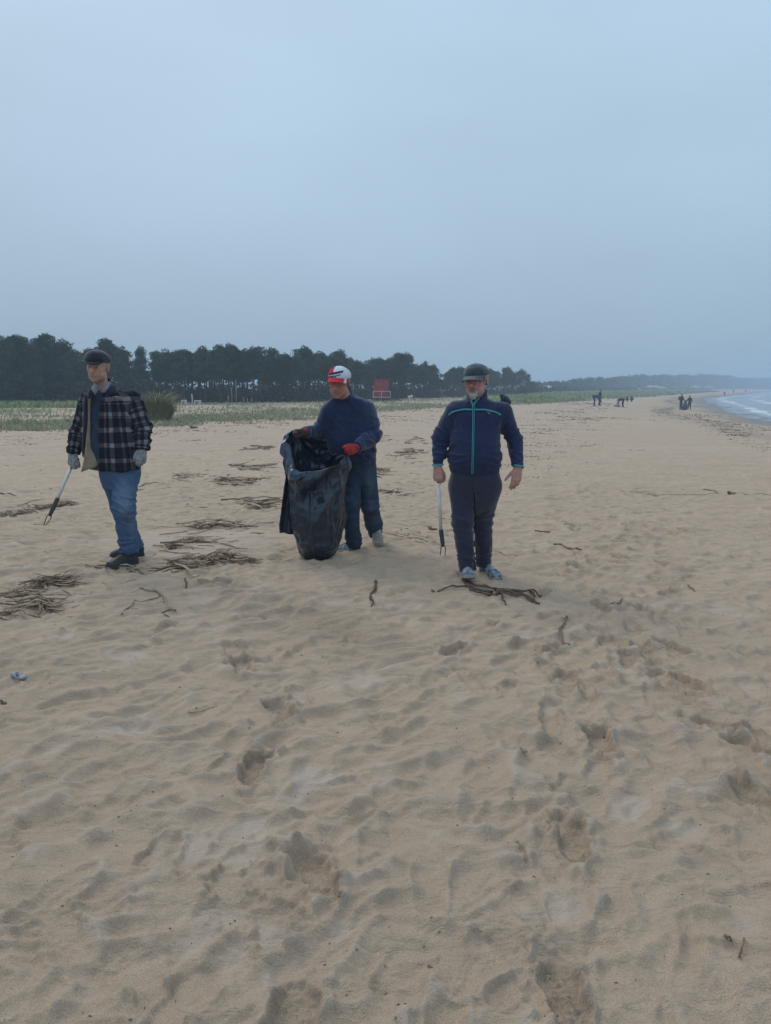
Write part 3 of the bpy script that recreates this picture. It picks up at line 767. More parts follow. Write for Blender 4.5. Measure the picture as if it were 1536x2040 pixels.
# pale frames, posts and a long table under the trees
def post(px, pyb, pyt, wpx, label, mat=M_WHITE):
    g = ground_hit(px, pyb); z0 = float(zbase(g[0], g[1])); z1 = at(px, pyt, g[1])[2]; mb = MB(); mb.tube([[g[0], g[1], z0 - .1], [g[0] + .02, g[1], (z0 + z1) / 2], [g[0], g[1], z1]], max(.03, wpx * g[1] / F / 2), 7)
    o = mb.build('post', mat, origin=np.array([g[0], g[1], z0])); tag(o, label, 'post'); return o
M_GREYP = simple('bleached_wood', (.34, .34, .33), (.22, .22, .21), 5, .8, .2)
post(383, 807, 785, 2.2, 'white post standing between the two pale benches by the pines')
def bench(px, py, wpx, label):
    g = ground_hit(px, 807); Y = g[1] - .5; z0 = float(zbase(g[0], Y)); z = at(px, py, Y)[2]; w = wpx * Y / F; k = Y / F
    bn = empty('bench', (g[0], Y, z0)); tag(bn, label, 'bench')
    mb = MB(); mb.box((g[0], Y, z), (w, .5, .09)); mb.build('seat', M_WHITE, bn, smooth=False)
    for s in (-1, 1):
        mb = MB(); mb.box((g[0] + s * w * .38, Y, (z0 + z) / 2 - .05), (.09, .4, z - z0 - .0)); mb.build('leg', M_WHITE, bn, smooth=False)
bench(370, 798, 9, 'pale bench left of the white post in front of the pines')
bench(397, 798.5, 12, 'longer pale bench right of the white post in front of the pines')
for px, pyt, w in ((455, 783, 2.5), (462, 768, 1.8), (471, 752, 2.2), (485, 786, 2), (493, 788, 2.2), (501, 789, 1.6)):
    post(px, 806, pyt + 5, w * .6, 'pale bare trunk or pole standing among the dark pines right of the benches', M_GREYP)['group'] = 'pale poles among the pines'

# far houses glimpsed between and beyond the pines
M_HOUSE = simple("pale_render", (.55, .55, .53), (.47, .47, .45), 1, .85, .2)
M_GLASS, t, b = mat_base("dark_window_glass", .15, .5); b.inputs['Base Color'].default_value = (.03, .035, .04, 1)
def house(px, pyb, pyt, wpx, D, label, name='house', wall=M_HOUSE, roofm=None, nwin=3):
    k = D / F; c = at(px, pyb, D); z0 = float(zbase(c[0], c[1])) - .2; zt = at(px, pyt, D)[2]; w = wpx * k; zr = zt - (zt - z0) * .28
    h = empty(name, (c[0], c[1], z0)); tag(h, label, 'house')
    mb = MB(); mb.box((c[0], c[1], (z0 + zr) / 2), (w, w * .6, zr - z0)); mb.build('wall', wall, h, smooth=False)
    x0, x1 = c[0] - w * .55, c[0] + w * .55; ya, yb = c[1] - w * .36, c[1] + w * .36
    mb = MB(); mb.add([[x0, ya, zr], [x1, ya, zr], [x1, yb, zr], [x0, yb, zr], [x0 + w * .1, c[1], zt], [x1 - w * .1, c[1], zt]], [[0, 1, 5, 4], [2, 3, 4, 5], [0, 4, 3, -1], [1, 2, 5, -1], [3, 2, 1, 0]])
    mb.build('roof', roofm or M_WHITE, h, smooth=False)
    for i in range(nwin):
        mb = MB(); mb.box((c[0] - w * .36 + w * .72 * i / max(nwin - 1, 1), c[1] - w * .3 - .02, z0 + (zr - z0) * .6), (w * .1, .08, (zr - z0) * .4)); mb.build('window', M_GLASS, h, smooth=False)
house(882, 786, 774, 26, 112, 'low pale house half hidden behind the pines left of the man with the turquoise zip')
house(1082, 785, 768, 30, 225, 'low pale roofed building at the right end of the pine wood')
M_BROWNH = simple("brown_timber", (.20, .12, .10), (.15, .09, .075), .5, .85, .2)
house(1302, 783, 771, 9, 380, 'small reddish brown lookout cabin on the far dunes', 'beach_cabin', M_BROWNH, M_BROWNH, 1)
# ------------------------------------------------------------------ field-based modelling for bodies and clothes
def axis(lo, hi, h, fine=()):
    xs = [lo]
    while xs[-1] < hi:
        st = h
        for a, b, hf in fine:
            if a - .01 <= xs[-1] <= b: st = min(st, hf)
        xs.append(xs[-1] + st)
    return np.array(xs)
class Vol:
    def __init__(s, lo, hi, h, fx=(), fy=(), fz=()):
        s.ax = [axis(lo[0], hi[0], h, fx), axis(lo[1], hi[1], h, fy), axis(lo[2], hi[2], h, fz)]
        s.D = np.full([len(a) for a in s.ax], .25, np.float32)
    def box(s, lo, hi, m=0.0):
        sl = tuple(slice(max(0, np.searchsorted(a, lo[i] - m) - 1), min(len(a), np.searchsorted(a, hi[i] + m) + 1)) for i, a in enumerate(s.ax))
        X = s.ax[0][sl[0]][:, None, None]; Y = s.ax[1][sl[1]][None, :, None]; Z = s.ax[2][sl[2]][None, None, :]
        return sl, X, Y, Z
    def comb(s, sl, d, k, mode):
        D = s.D[sl]
        if D.size == 0: return
        if mode == 'u':
            if k > 0:
                h = np.clip(.5 + .5 * (D - d) / k, 0, 1); s.D[sl] = D * (1 - h) + d * h - k * h * (1 - h)
            else: s.D[sl] = np.minimum(D, d)
        elif mode == 'sub':
            if k > 0:
                h = np.clip(.5 - .5 * (D + d) / k, 0, 1); s.D[sl] = D * (1 - h) - d * h + k * h * (1 - h)
            else: s.D[sl] = np.maximum(D, -d)
        elif mode == 'int': s.D[sl] = np.maximum(D, d)
    def cone(s, a, b, ra, rb, k=.02, mode='u', sq=None):
        a = np.asarray(a, float); b = np.asarray(b, float); r = max(ra, rb)
        sl, X, Y, Z = s.box(np.minimum(a, b) - r, np.maximum(a, b) + r, k + .02)
        ab = b - a; L = ab @ ab + 1e-12
        t = np.clip(((X - a[0]) * ab[0] + (Y - a[1]) * ab[1] + (Z - a[2]) * ab[2]) / L, 0, 1)
        wx_, wy_, wz_ = X - a[0] - t * ab[0], Y - a[1] - t * ab[1], Z - a[2] - t * ab[2]
        if sq is not None:
            n, f = sq; q = (wx_ * n[0] + wy_ * n[1] + wz_ * n[2]) * (1 / f - 1)
            wx_, wy_, wz_ = wx_ + n[0] * q, wy_ + n[1] * q, wz_ + n[2] * q
        s.comb(sl, np.sqrt(wx_ ** 2 + wy_ ** 2 + wz_ ** 2) - (ra + (rb - ra) * t), k, mode)
    def ell(s, c, r, Rm=None, k=.02, mode='u'):
        c = np.asarray(c, float); Rm = np.eye(3) if Rm is None else Rm; m = max(r)
        sl, X, Y, Z = s.box(c - m, c + m, k + .02)
        x, y, z = X - c[0], Y - c[1], Z - c[2]
        q = [x * Rm[0, i] + y * Rm[1, i] + z * Rm[2, i] for i in range(3)]
        k0 = np.sqrt(sum((q[i] / r[i]) ** 2 for i in range(3))); k1 = np.sqrt(sum((q[i] / r[i] ** 2) ** 2 for i in range(3))) + 1e-9
        s.comb(sl, k0 * (k0 - 1) / k1, k, mode)
    def loft(s, st, k=.02, p=2.3, mode='u'):
        """st rows: z, cx, cy, rx, ry"""
        st = np.array(sorted([list(r) for r in st]), float)
        z0, z1 = st[0, 0], st[-1, 0]
        lo = [(st[:, 1] - st[:, 3]).min(), (st[:, 2] - st[:, 4]).min(), z0]; hi = [(st[:, 1] + st[:, 3]).max(), (st[:, 2] + st[:, 4]).max(), z1]
        sl, X, Y, Z = s.box(lo, hi, k + .03)
        cx, cy, rx, ry = [np.interp(Z, st[:, 0], st[:, i]) for i in (1, 2, 3, 4)]
        d = ((np.abs((X - cx) / rx) ** p + np.abs((Y - cy) / ry) ** p) ** (1 / p) - 1) * np.minimum(rx, ry)
        e1 = np.maximum(z0 - Z, Z - z1) + 0 * d
        q = np.maximum(d, e1); s.comb(sl, q, k, mode)
    def func(s, f, lo, hi, k=0.0, mode='u', m=.02):
        sl, X, Y, Z = s.box(np.asarray(lo, float), np.asarray(hi, float), m + k)
        s.comb(sl, f(X, Y, Z), k, mode)
    def cut(s, p, n, lo, hi):
        """remove what lies beyond the plane (p, n) inside the box"""
        p = np.asarray(p, float); n = nrm(n)
        s.func(lambda X, Y, Z: (X - p[0]) * n[0] + (Y - p[1]) * n[1] + (Z - p[2]) * n[2], lo, hi, 0, 'int', 0)
    def net(s):
        D = s.D; S = D < 0
        c = [S[i:i + D.shape[0] - 1, j:j + D.shape[1] - 1, k:k + D.shape[2] - 1] for i in (0, 1) for j in (0, 1) for k in (0, 1)]
        an = c[0].copy(); al_ = c[0].copy()
        for q in c[1:]: an |= q; al_ &= q
        act = an & ~al_; I = np.argwhere(act); n = len(I)
        vid = np.full(act.shape, -1, np.int64); vid[tuple(I.T)] = np.arange(n)
        acc = np.zeros((n, 3)); cnt = np.zeros(n)
        corners = [(i, j, k) for i in (0, 1) for j in (0, 1) for k in (0, 1)]
        val = {q: D[I[:, 0] + q[0], I[:, 1] + q[1], I[:, 2] + q[2]].astype(float) for q in corners}
        for a in corners:
            for ax_ in range(3):
                if a[ax_]: continue
                b = list(a); b[ax_] = 1; b = tuple(b)
                va, vb = val[a], val[b]; m_ = (va < 0) != (vb < 0)
                tt = np.where(m_, va / (va - vb + 1e-30), 0)
                for q in range(3):
                    acc[:, q] += np.where(m_, a[q] + (tt if q == ax_ else 0), 0)
                cnt += m_
        fr = I + acc / cnt[:, None]
        V = np.stack([np.interp(fr[:, q], np.arange(len(s.ax[q])), s.ax[q]) for q in range(3)], 1)
        Fs = []
        for ax_ in range(3):
            o1, o2 = [(1, 2), (2, 0), (0, 1)][ax_]
            sa = [slice(None)] * 3; sb = [slice(None)] * 3; sa[ax_] = slice(0, -1); sb[ax_] = slice(1, None)
            A = S[tuple(sa)]; B = S[tuple(sb)]
            E = np.argwhere(A != B)
            E = E[(E[:, o1] > 0) & (E[:, o2] > 0) & (E[:, o1] < D.shape[o1] - 1) & (E[:, o2] < D.shape[o2] - 1)]
            if not len(E): continue
            ins = A[tuple(E.T)]
            def g(d1, d2):
                q = E.copy(); q[:, o1] += d1; q[:, o2] += d2; return vid[tuple(q.T)]
            Q = np.stack([g(-1, -1), g(0, -1), g(0, 0), g(-1, 0)], 1)
            Q[~ins] = Q[~ins][:, ::-1]; Fs.append(Q)
        Fq = np.concatenate(Fs); Fq = Fq[(Fq >= 0).all(1)]
        return V, Fq
def vnormals(V, Fq):
    a, b, c, d = V[Fq[:, 0]], V[Fq[:, 1]], V[Fq[:, 2]], V[Fq[:, 3]]
    fn = np.cross(c - a, d - b); Nn = np.zeros_like(V)
    for q in range(3):
        for j in range(4): Nn[:, q] += np.bincount(Fq[:, j], fn[:, q], len(V))
    return Nn / (np.linalg.norm(Nn, axis=1)[:, None] + 1e-12)
def smooth(V, Fq, it=1, lam=.5):
    n = len(V)
    E = np.concatenate([Fq[:, [0, 1]], Fq[:, [1, 2]], Fq[:, [2, 3]], Fq[:, [3, 0]]])
    for _ in range(it):
        A = np.zeros_like(V); c = np.bincount(E[:, 0], minlength=n) + np.bincount(E[:, 1], minlength=n)
        for q in range(3): A[:, q] = np.bincount(E[:, 0], V[E[:, 1], q], n) + np.bincount(E[:, 1], V[E[:, 0], q], n)
        V = V + lam * (A / np.maximum(c, 1)[:, None] - V)
    return V
def wrinkle(V, Fq, folds=(), noise=((9, .006), (22, .003)), seed=0, anis=(1, 1, .45)):
    Nn = vnormals(V, Fq); d = np.zeros(len(V))
    for f, a in noise: d += a * pn3(V * f * np.array(anis), seed)
    for c, ax_, wl, amp, rad in folds:
        ax_ = nrm(ax_); w = V - np.asarray(c); e_ = np.exp(-(w ** 2).sum(1) / rad ** 2)
        b1 = nrm(np.cross(ax_, [.3, .8, .2])); b2 = np.cross(ax_, b1)
        q = np.stack([(w @ ax_) / wl, (w @ b1) / (wl * 3.0), (w @ b2) / (wl * 3.0)], 1); q[:, 0] += .5 * pn3(V * 4, seed + 3)
        rg = np.clip(1 - 2.2 * np.abs(pn3(q, seed + 9)), 0, 1) ** 1.6; d += 1.7 * amp * e_ * (rg - .35)
    return V + Nn * d[:, None]
def rotm(yaw=0, pitch=0, roll=0):
    return np.array(Matrix.Rotation(-math.radians(yaw), 3, 'Z') @ Matrix.Rotation(math.radians(pitch), 3, 'X') @ Matrix.Rotation(math.radians(roll), 3, 'Y'))
def hand(vol, w, t, n, d, curl=(15, 25, 15), thumb=(.0, .0), s=1.0, grow=0.0, fingers=True, splay=1.0, cs=(1, 1, 1, 1)):
    """w wrist, t towards the thumb, n palm side, d finger direction"""
    d = nrm(d); n = nrm(np.asarray(n) - d * (np.asarray(n) @ d)); tt = np.cross(d, n); tt = tt if tt @ np.asarray(t) > 0 else -tt
    P = lambda a, b, c: np.asarray(w) + s * (a * tt + b * n + c * d)
    sp = [(.029, .090, .072, .0098), (.010, .095, .080, .0100), (-.0105, .090, .074, .0095), (-.030, .080, .058, .0085)]
    for (a, kd, L, r), c_ in zip(sp, cs):
        vol.cone(P(a * .55, 0, .004), P(a, 0, kd), .0165 * s + grow, .0125 * s + grow, .012)
    vol.cone(P(0, 0, -.012), P(0, 0, .03), .023 * s + grow, .026 * s + grow, .02, sq=(n, .72))
    if fingers:
        for (a, kd, L, r), c_ in zip(sp, cs):
            ang = 0; p = np.array([a, 0, kd]); ta = a * .9 * splay
            for fr, cu, rr in ((.45, curl[0] * c_, 1.0), (.30, curl[1] * c_, .92), (.25, curl[2] * c_, .84)):
                ang += math.radians(cu); q = p + np.array([ta * .6, math.sin(ang), math.cos(ang)]) * L * fr * np.array([1, 1, 1])
                vol.cone(P(*p), P(*q), r * rr * s + grow, r * rr * .93 * s + grow, .003); p = q
        a0 = np.array([.020, .004, .018]); a1 = np.array([.044 - .006 * thumb[1], .010 + .010 * thumb[0], .052]); a2 = np.array([.054 - .020 * thumb[1], .016 + .026 * thumb[0], .082]); a3 = np.array([.056 - .034 * thumb[1], .020 + .036 * thumb[0], .104])
        vol.cone(P(*a0), P(*a1), .017 * s + grow, .013 * s + grow, .012); vol.cone(P(*a1), P(*a2), .0125 * s + grow, .0108 * s + grow, .004); vol.cone(P(*a2), P(*a3), .0108 * s + grow, .0092 * s + grow, .003)
    return P
def head(vol, o, Rm, s=1.0, w=1.0, jaw=1.0, nose=1.0):
    W = lambda *p: np.asarray(o) + Rm @ (np.array(p) * s)
    vol.ell(W(0, .014, .035), (.076 * w * s, .096 * s, .081 * s), Rm, .02)
    vol.ell(W(0, -.022, -.030), (.058 * w * s, .070 * s, .078 * s), Rm, .03)
    vol.ell(W(0, -.030, -.075), (.044 * w * jaw * s, .050 * s, .040 * s), Rm, .025)
    vol.ell(W(0, -.068, -.100), (.024 * jaw * s, .020 * s, .018 * s), Rm, .02)
    for q in (-1, 1):
        vol.ell(W(q * .038, -.066, -.018), (.022 * s, .018 * s, .024 * s), Rm, .02)
        vol.ell(W(q * .040 * jaw, -.028, -.066), (.020 * s, .034 * s, .030 * s), Rm, .02)
        vol.cone(W(q * .012, -.092, .026), W(q * .044, -.076, .026), .010 * s, .009 * s, .012)
        vol.ell(W(q * .031, -.102, .004), (.019 * s, .018 * s, .0125 * s), Rm, .008, 'sub')
        vol.ell(W(q * .031, -.078, .004), (.0135 * s, .0125 * s, .0125 * s), Rm, .002)
        vol.ell(W(q * .077 * w, .010, -.002), (.009 * s, .019 * s, .032 * s), Rm @ rotm(q * -18, 0, 0), .006)
        vol.ell(W(q * .083 * w, .006, .002), (.005 * s, .010 * s, .018 * s), Rm @ rotm(q * -18, 0, 0), .004, 'sub')
        vol.ell(W(q * .014, -.104, -.036), (.010 * nose * s, .010 * s, .008 * s), Rm, .005)
    vol.cone(W(0, -.090, .016), W(0, -.120, -.026), .0090 * s, .0140 * nose * s, .008)
    vol.ell(W(0, -.117, -.032), (.0125 * nose * s, .012 * s, .010 * s), Rm, .006)
    vol.cone(W(-.019, -.087, -.064), W(.019, -.087, -.064), .0075 * s, .0075 * s, .006)
    vol.cone(W(-.016, -.086, -.077), W(.016, -.086, -.077), .0085 * s, .0085 * s, .006)
    vol.cone(W(-.026, -.094, -.0705), W(.026, -.094, -.0705), .0042 * s, .0042 * s, .002, 'sub')
    for q in (-1, 1): vol.cone(W(q * .021, -.098, -.040), W(q * .033, -.080, -.066), .003 * s, .003 * s, .006, 'sub')
    return W
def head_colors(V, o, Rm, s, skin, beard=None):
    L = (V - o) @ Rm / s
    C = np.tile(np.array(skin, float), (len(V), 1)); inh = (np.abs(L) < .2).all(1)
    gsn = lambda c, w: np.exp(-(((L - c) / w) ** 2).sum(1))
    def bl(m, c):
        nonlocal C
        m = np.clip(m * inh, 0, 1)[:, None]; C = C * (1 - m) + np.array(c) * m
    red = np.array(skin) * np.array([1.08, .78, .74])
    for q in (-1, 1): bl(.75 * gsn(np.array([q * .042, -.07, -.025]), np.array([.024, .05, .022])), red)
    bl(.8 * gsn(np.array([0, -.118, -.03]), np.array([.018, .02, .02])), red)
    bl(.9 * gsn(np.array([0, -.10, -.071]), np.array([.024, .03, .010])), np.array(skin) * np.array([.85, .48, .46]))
    bl(.9 * gsn(np.array([0, -.09, -.0705]), np.array([.026, .03, .0045])), np.array(skin) * np.array([.30, .22, .22]))  # mouth line: shade of the slit painted into the skin colour
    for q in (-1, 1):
        bl(.85 * gsn(np.array([q * .031, -.09, .006]), np.array([.019, .03, .012])), np.array(skin) * np.array([.50, .42, .42]))  # eye sockets: shade under the brow painted into the skin colour
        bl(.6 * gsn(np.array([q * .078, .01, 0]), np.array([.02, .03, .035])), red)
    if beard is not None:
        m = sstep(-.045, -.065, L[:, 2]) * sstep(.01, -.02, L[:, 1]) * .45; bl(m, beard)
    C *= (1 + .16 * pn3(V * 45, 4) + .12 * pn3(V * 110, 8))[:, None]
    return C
M_SKIN, t, b = mat_base("skin", .52, .35)
t.links.new(attr(t, "tone"), b.inputs['Base Color']); b.inputs['Subsurface Weight'].default_value = .08; b.inputs['Subsurface Radius'].default_value = (.012, .005, .003)
mbump(t, b, mnoise(t, 260, 3).outputs['Fac'], .0012, .6)
def cloth(name, c1, c2=None, scale=14, rough=.9, weave=900, bd=.0012, spec=.15, sheen=.3):
    m = simple(name, c1, c2, scale, rough, spec, weave, bd)
    m.node_tree.nodes['Principled BSDF'].inputs['Sheen Weight'].default_value = sheen
    return m
M_EYE, t, b = mat_base("eyeball", .2, .5)
c_ = attr(t, "tone"); t.links.new(c_, b.inputs['Base Color'])
def eyes(parent, W, Rm, s, look=(0, -1, 0)):
    for q in (-1, 1):
        c = W(q * .031, -.0805, .004); n1, n2 = 16, 10
        u_ = np.linspace(0, 2 * np.pi, n1, endpoint=False); v_ = np.linspace(0, np.pi, n2); U, Vv = np.meshgrid(u_, v_)
        S = np.stack([np.sin(Vv) * np.cos(U), -np.cos(Vv), np.sin(Vv) * np.sin(U)], -1).reshape(-1, 3)
        P = c + (S * .0125 * s) @ Rm.T; ii = np.arange(n1 * n2).reshape(n2, n1)
        Q = np.stack([ii[:-1].ravel(), ii[1:].ravel(), np.roll(ii, -1, 1)[1:].ravel(), np.roll(ii, -1, 1)[:-1].ravel()], 1)
        L = nrm(look); dt = S @ L
        col = np.where(dt[:, None] > .90, np.array([[.012, .009, .007]]), np.array([[.33, .29, .26]]))
        mesh_obj("eye", P, Q, M_EYE, parent, cattrs={"tone": col})
def brow_hair(parent, W, mat, s, r=.0042):
    for q in (-1, 1):
        mb = MB(); mb.tube([W(q * .014, -.1005, .021), W(q * .030, -.0985, .028), W(q * .047, -.083, .024)], [r * .8 * s, r * s, r * .5 * s], 6); mb.build('eyebrow', mat, parent)
def hair_shell(parent, o, Rm, s, mat, w=1.0, zlo=-.035, ztop=.07, front=-.030, thick=.006, seed=1):
    W = lambda *p: np.asarray(o) + Rm @ (np.array(p) * s)
    v = Vol(np.asarray(o) - .16, np.asarray(o) + .16, .005)
    v.ell(W(0, .018, .028), ((.078 * w + thick) * s, (.097 + thick) * s, (.088 + thick) * s), Rm, .0)
    v.ell(W(0, .035, -.02), ((.062 * w + thick) * s, (.070 + thick) * s, .06 * s), Rm, .02)
    c = W(0, front, 0); v.cut(c, -Rm[:, 1], c - .3, c + .3)
    c = W(0, 0, zlo); v.cut(c, -Rm[:, 2], c - .3, c + .3)
    c = W(0, 0, ztop); v.cut(c, Rm[:, 2], c - .3, c + .3)
    for q in (-1, 1):                                  # leave the ears free
        v.ell(W(q * .085 * w, .006, -.004), (.02 * s, .021 * s, .034 * s), Rm, .004, 'sub')
    V, Fq = v.net(); V = V + vnormals(V, Fq) * (.0022 * pn3(V * 120, seed))[:, None]
    return mesh_obj('hair', V, Fq, mat, parent)
def shoe(parent, heel, fwd, up, mats, L=.295, w=.052, ht=1.0, name='shoe', laces=None, seed=0):
    fwd = nrm(fwd); up = nrm(np.asarray(up) - fwd * (np.asarray(up) @ fwd)); sd_ = np.cross(fwd, up); heel = np.asarray(heel, float)
    c = heel + fwd * L / 2
    aw = lambda a: w * np.interp(a / L, [0, .06, .2, .45, .7, .88, .97, 1.0], [.50, .72, .80, .80, 1.0, .92, .64, .36])
    ah = lambda a: ht * np.interp(a / L, [0, .05, .25, .42, .62, .8, .95, 1.0], [.085, .106, .110, .098, .080, .070, .054, .028])
    def loc(X, Y, Z):
        x, y, z = X - heel[0], Y - heel[1], Z - heel[2]
        return x * fwd[0] + y * fwd[1] + z * fwd[2], x * sd_[0] + y * sd_[1] + z * sd_[2], x * up[0] + y * up[1] + z * up[2]
    def fu(X, Y, Z):
        a, b_, c_ = loc(X, Y, Z); q = (np.abs(b_ / aw(a)) ** 2.4 + np.abs((c_ - .012) / (ah(a) - .012)) ** 2.4) ** (1 / 2.4)
        return np.maximum(np.maximum((q - 1) * .035, .016 - c_), np.maximum(-a + .004, a - L + .004))
    def fs(X, Y, Z):
        a, b_, c_ = loc(X, Y, Z); toe = .010 * np.clip((a / L - .8) / .2, 0, 1) ** 1.5
        return np.maximum(np.maximum(np.abs(b_) - aw(a) - .003, np.abs(c_ - .011 - toe) - .012), np.maximum(-a - .002, a - L))
    out_ = None
    for nm, f, mt in ((name, fu, mats[0]), ('sole', fs, mats[1])):
        v = Vol(c - .19, c + .19, .0058); v.func(f, c - .19, c + .19, 0)
        V, Fq = v.net(); V = smooth(V, Fq, 2); V = wrinkle(V, Fq, (), ((30, .0025),), seed)
        o = mesh_obj(nm, V, Fq, mt, parent if nm == name else out_)
        if nm == name: out_ = o
    if laces:
        for i in range(4):
            a = L * (.42 + .085 * i); h_ = float(ah(a)) + .001; ww = float(aw(a)) * .5
            mb = MB(); mb.tube([heel + fwd * (a - .008) - sd_ * ww + up * (h_ * .90), heel + fwd * a + up * (h_ + .001), heel + fwd * (a + .008) + sd_ * ww + up * (h_ * .90)], .0032, 5); mb.build('lace', laces, out_)
    return out_
def limb_skin(v, pts, rr, k=.03):
    for a, b, ra, rb in zip(pts[:-1], pts[1:], rr[:-1], rr[1:]): v.cone(a, b, ra, rb, k)
def stations(rows, Y0):
    o = []
    for py, l, r, ry, dy in rows:
        c = at((l + r) / 2, py, Y0 + dy); e_ = at(r, py, Y0 + dy); o.append((c[2], c[0], c[1], e_[0] - c[0], ry))
    return o
def shrink(st, d): return [(z, x, y, max(rx - d, .03), max(ry - d, .03)) for z, x, y, rx, ry in st]
def sleeve_uv(V, Fq, segs, uvs=.2, ctr=None):
    """plaid coordinates: around and along each sleeve, or around and up the trunk"""
    c = V[Fq].mean(1); best = np.full(len(c), 1e9); reg = np.full(len(c), -1); TU = []
    UV = np.zeros((len(Fq), 4, 2)); P = V[Fq]
    ang = np.arctan2(P[..., 0] - ctr[0], -(P[..., 1] - ctr[1])); UV[..., 0] = ang * uvs; UV[..., 1] = P[..., 2]
    for i, (a, b, r, off) in enumerate(segs):
        ab = b - a; L = np.linalg.norm(ab); u = ab / L
        t = np.clip(((c - a) @ u) / L, -.02, 1.02); d = np.linalg.norm(c - (a + t[:, None] * ab), axis=1) - r
        m_ = (d < .018) & (d < best) & (((c - a) @ u) > (-.0 if i % 2 else .03)); best = np.where(m_, d, best); reg = np.where(m_, i, reg)
        e1 = nrm(np.cross(u, [0, 1, 0])); e2 = np.cross(u, e1); q = P - a
        aa = np.arctan2(q @ e1, q @ e2); aa = np.where(aa < -2.6, aa + 2 * np.pi, aa)
        sel = reg == i
        UV[sel, :, 0] = (aa * .07)[sel] + .013; UV[sel, :, 1] = ((q @ u) + off)[sel]
    return UV.reshape(-1, 2)
# ------------------------------------------------------------------ shared cloth materials
def plaid(name):
    m, t, b = mat_base(name, .95, .1); uvn = N(t, 'ShaderNodeUVMap'); uvn.uv_map = "uv"; sp = N(t, 'ShaderNodeSeparateXYZ')
    nz = mnoise(t, 9, 2); dv = N(t, 'ShaderNodeVectorMath', operation='SCALE'); t.links.new(nz.outputs['Color'], dv.inputs[0]); dv.inputs['Scale'].default_value = .014
    ad = N(t, 'ShaderNodeVectorMath', operation='ADD'); t.links.new(uvn.outputs[0], ad.inputs[0]); t.links.new(dv.outputs[0], ad.inputs[1]); t.links.new(ad.outputs[0], sp.inputs[0])
    def band(src, per, w, off):
        a = N(t, 'ShaderNodeMath', operation='ADD'); t.links.new(src, a.inputs[0]); a.inputs[1].default_value = off + 50 * per
        f = N(t, 'ShaderNodeMath', operation='MODULO'); t.links.new(a.outputs[0], f.inputs[0]); f.inputs[1].default_value = per
        s_ = N(t, 'ShaderNodeMath', operation='SUBTRACT'); t.links.new(f.outputs[0], s_.inputs[0]); s_.inputs[1].default_value = per / 2
        ab = N(t, 'ShaderNodeMath', operation='ABSOLUTE'); t.links.new(s_.outputs[0], ab.inputs[0])
        return mrange(t, ab.outputs[0], w / 2 + .004, w / 2 - .002)
    def mlt(x, y):
        q = N(t, 'ShaderNodeMath', operation='MULTIPLY')
        for i, v in enumerate((x, y)):
            if isinstance(v, float): q.inputs[i].default_value = v
            else: t.links.new(v, q.inputs[i])
        return q.outputs[0]
    def add(x, y):
        q = N(t, 'ShaderNodeMath', operation='ADD'); q.use_clamp = True; t.links.new(x, q.inputs[0]); t.links.new(y, q.inputs[1]); return q.outputs[0]
    vx = add(band(sp.outputs[0], .150, .034, 0.0), mlt(band(sp.outputs[0], .150, .020, .060), .6)); hy_ = add(band(sp.outputs[1], .125, .032, 0.02), mlt(band(sp.outputs[1], .115, .008, .058), .6))
    f = add(mlt(add(vx, hy_), .20), mlt(mlt(vx, hy_), .72))
    fz = mrange(t, mnoise(t, 55, 4).outputs['Fac'], .3, .7, .75, 1.1)
    col = mmix(t, mlt(f, fz), (.012, .014, .024), (.27, .25, .265))
    t.links.new(col, b.inputs['Base Color']); mbump(t, b, mnoise(t, 420, 3).outputs['Fac'], .0025, .8)
    return m
def denim(name, c1, c2, spots):
    """c1 cloth, c2 the worn paler colour at the listed worn places (point, radius)"""
    m, t, b = mat_base(name, .88, .2)
    f = attr(t, "wear", 'Fac'); n = mnoise(t, 40, 4); n2 = mnoise(t, 700, 2)
    c = mmix(t, f, c1, c2); c = mmix(t, mrange(t, n.outputs['Fac'], .35, .7, 0, .35), c, tuple(v * .55 for v in c1)); c = mmix(t, mrange(t, n2.outputs['Fac'], .4, .7, 0, .3), c, tuple(min(1, v * 1.8) for v in c2))
    t.links.new(c, b.inputs['Base Color']); mbump(t, b, n2.outputs['Fac'], .001, .7); return m
def wear(V, spots):
    w = np.zeros(len(V))
    for c, r, a in spots:
        q = (V - np.asarray(c)) / np.asarray(r); w = np.maximum(w, a * np.exp(-(q ** 2).sum(1)))
    return np.clip(w + .10 * pn3(V * 16, 2), 0, 1)
M_NAVYCAP = cloth("navy_wool", (.014, .019, .034), (.022, .028, .046))
M_NAVYSW = cloth("navy_knit", (.015, .027, .074), (.021, .035, .090), 9)
M_NAVYJK = cloth("navy_jersey", (.011, .019, .062), (.015, .025, .076), 7, .75, 1200, .0007, .25, .15)
M_NAVYVEST = cloth("dark_blue_sweater", (.030, .050, .085), (.022, .036, .064))
M_SLACK = cloth("charcoal_navy_trousers", (.026, .027, .050), (.034, .034, .060), 6)
M_BEIGE = cloth("beige_fleece_lining", (.36, .30, .225), (.25, .205, .155), 12)
M_SHIRT = cloth("pale_blue_shirt", (.22, .25, .31), (.15, .175, .23), 22)
M_TURQ = cloth("turquoise_trim", (.055, .34, .36), (.045, .28, .31), 30)
M_BLACKL = simple("black_shoe_leather", (.016, .018, .022), (.035, .036, .038), 30, .6, .4, 200, .001)
M_BLACKS = simple("black_rubber", (.022, .022, .023), (.075, .066, .055), 40, .9, .2)
M_GREYSH = simple("grey_blue_mesh", (.05, .085, .12), (.30, .34, .37), 30, .8, .3, 500, .001)
M_PALES = simple("sandy_pale_sole", (.36, .34, .31), (.24, .20, .165), 40, .9, .2)
M_TANSH = simple("sandy_trainer", (.25, .21, .165), (.38, .36, .33), 30, .85, .2, 400, .001)
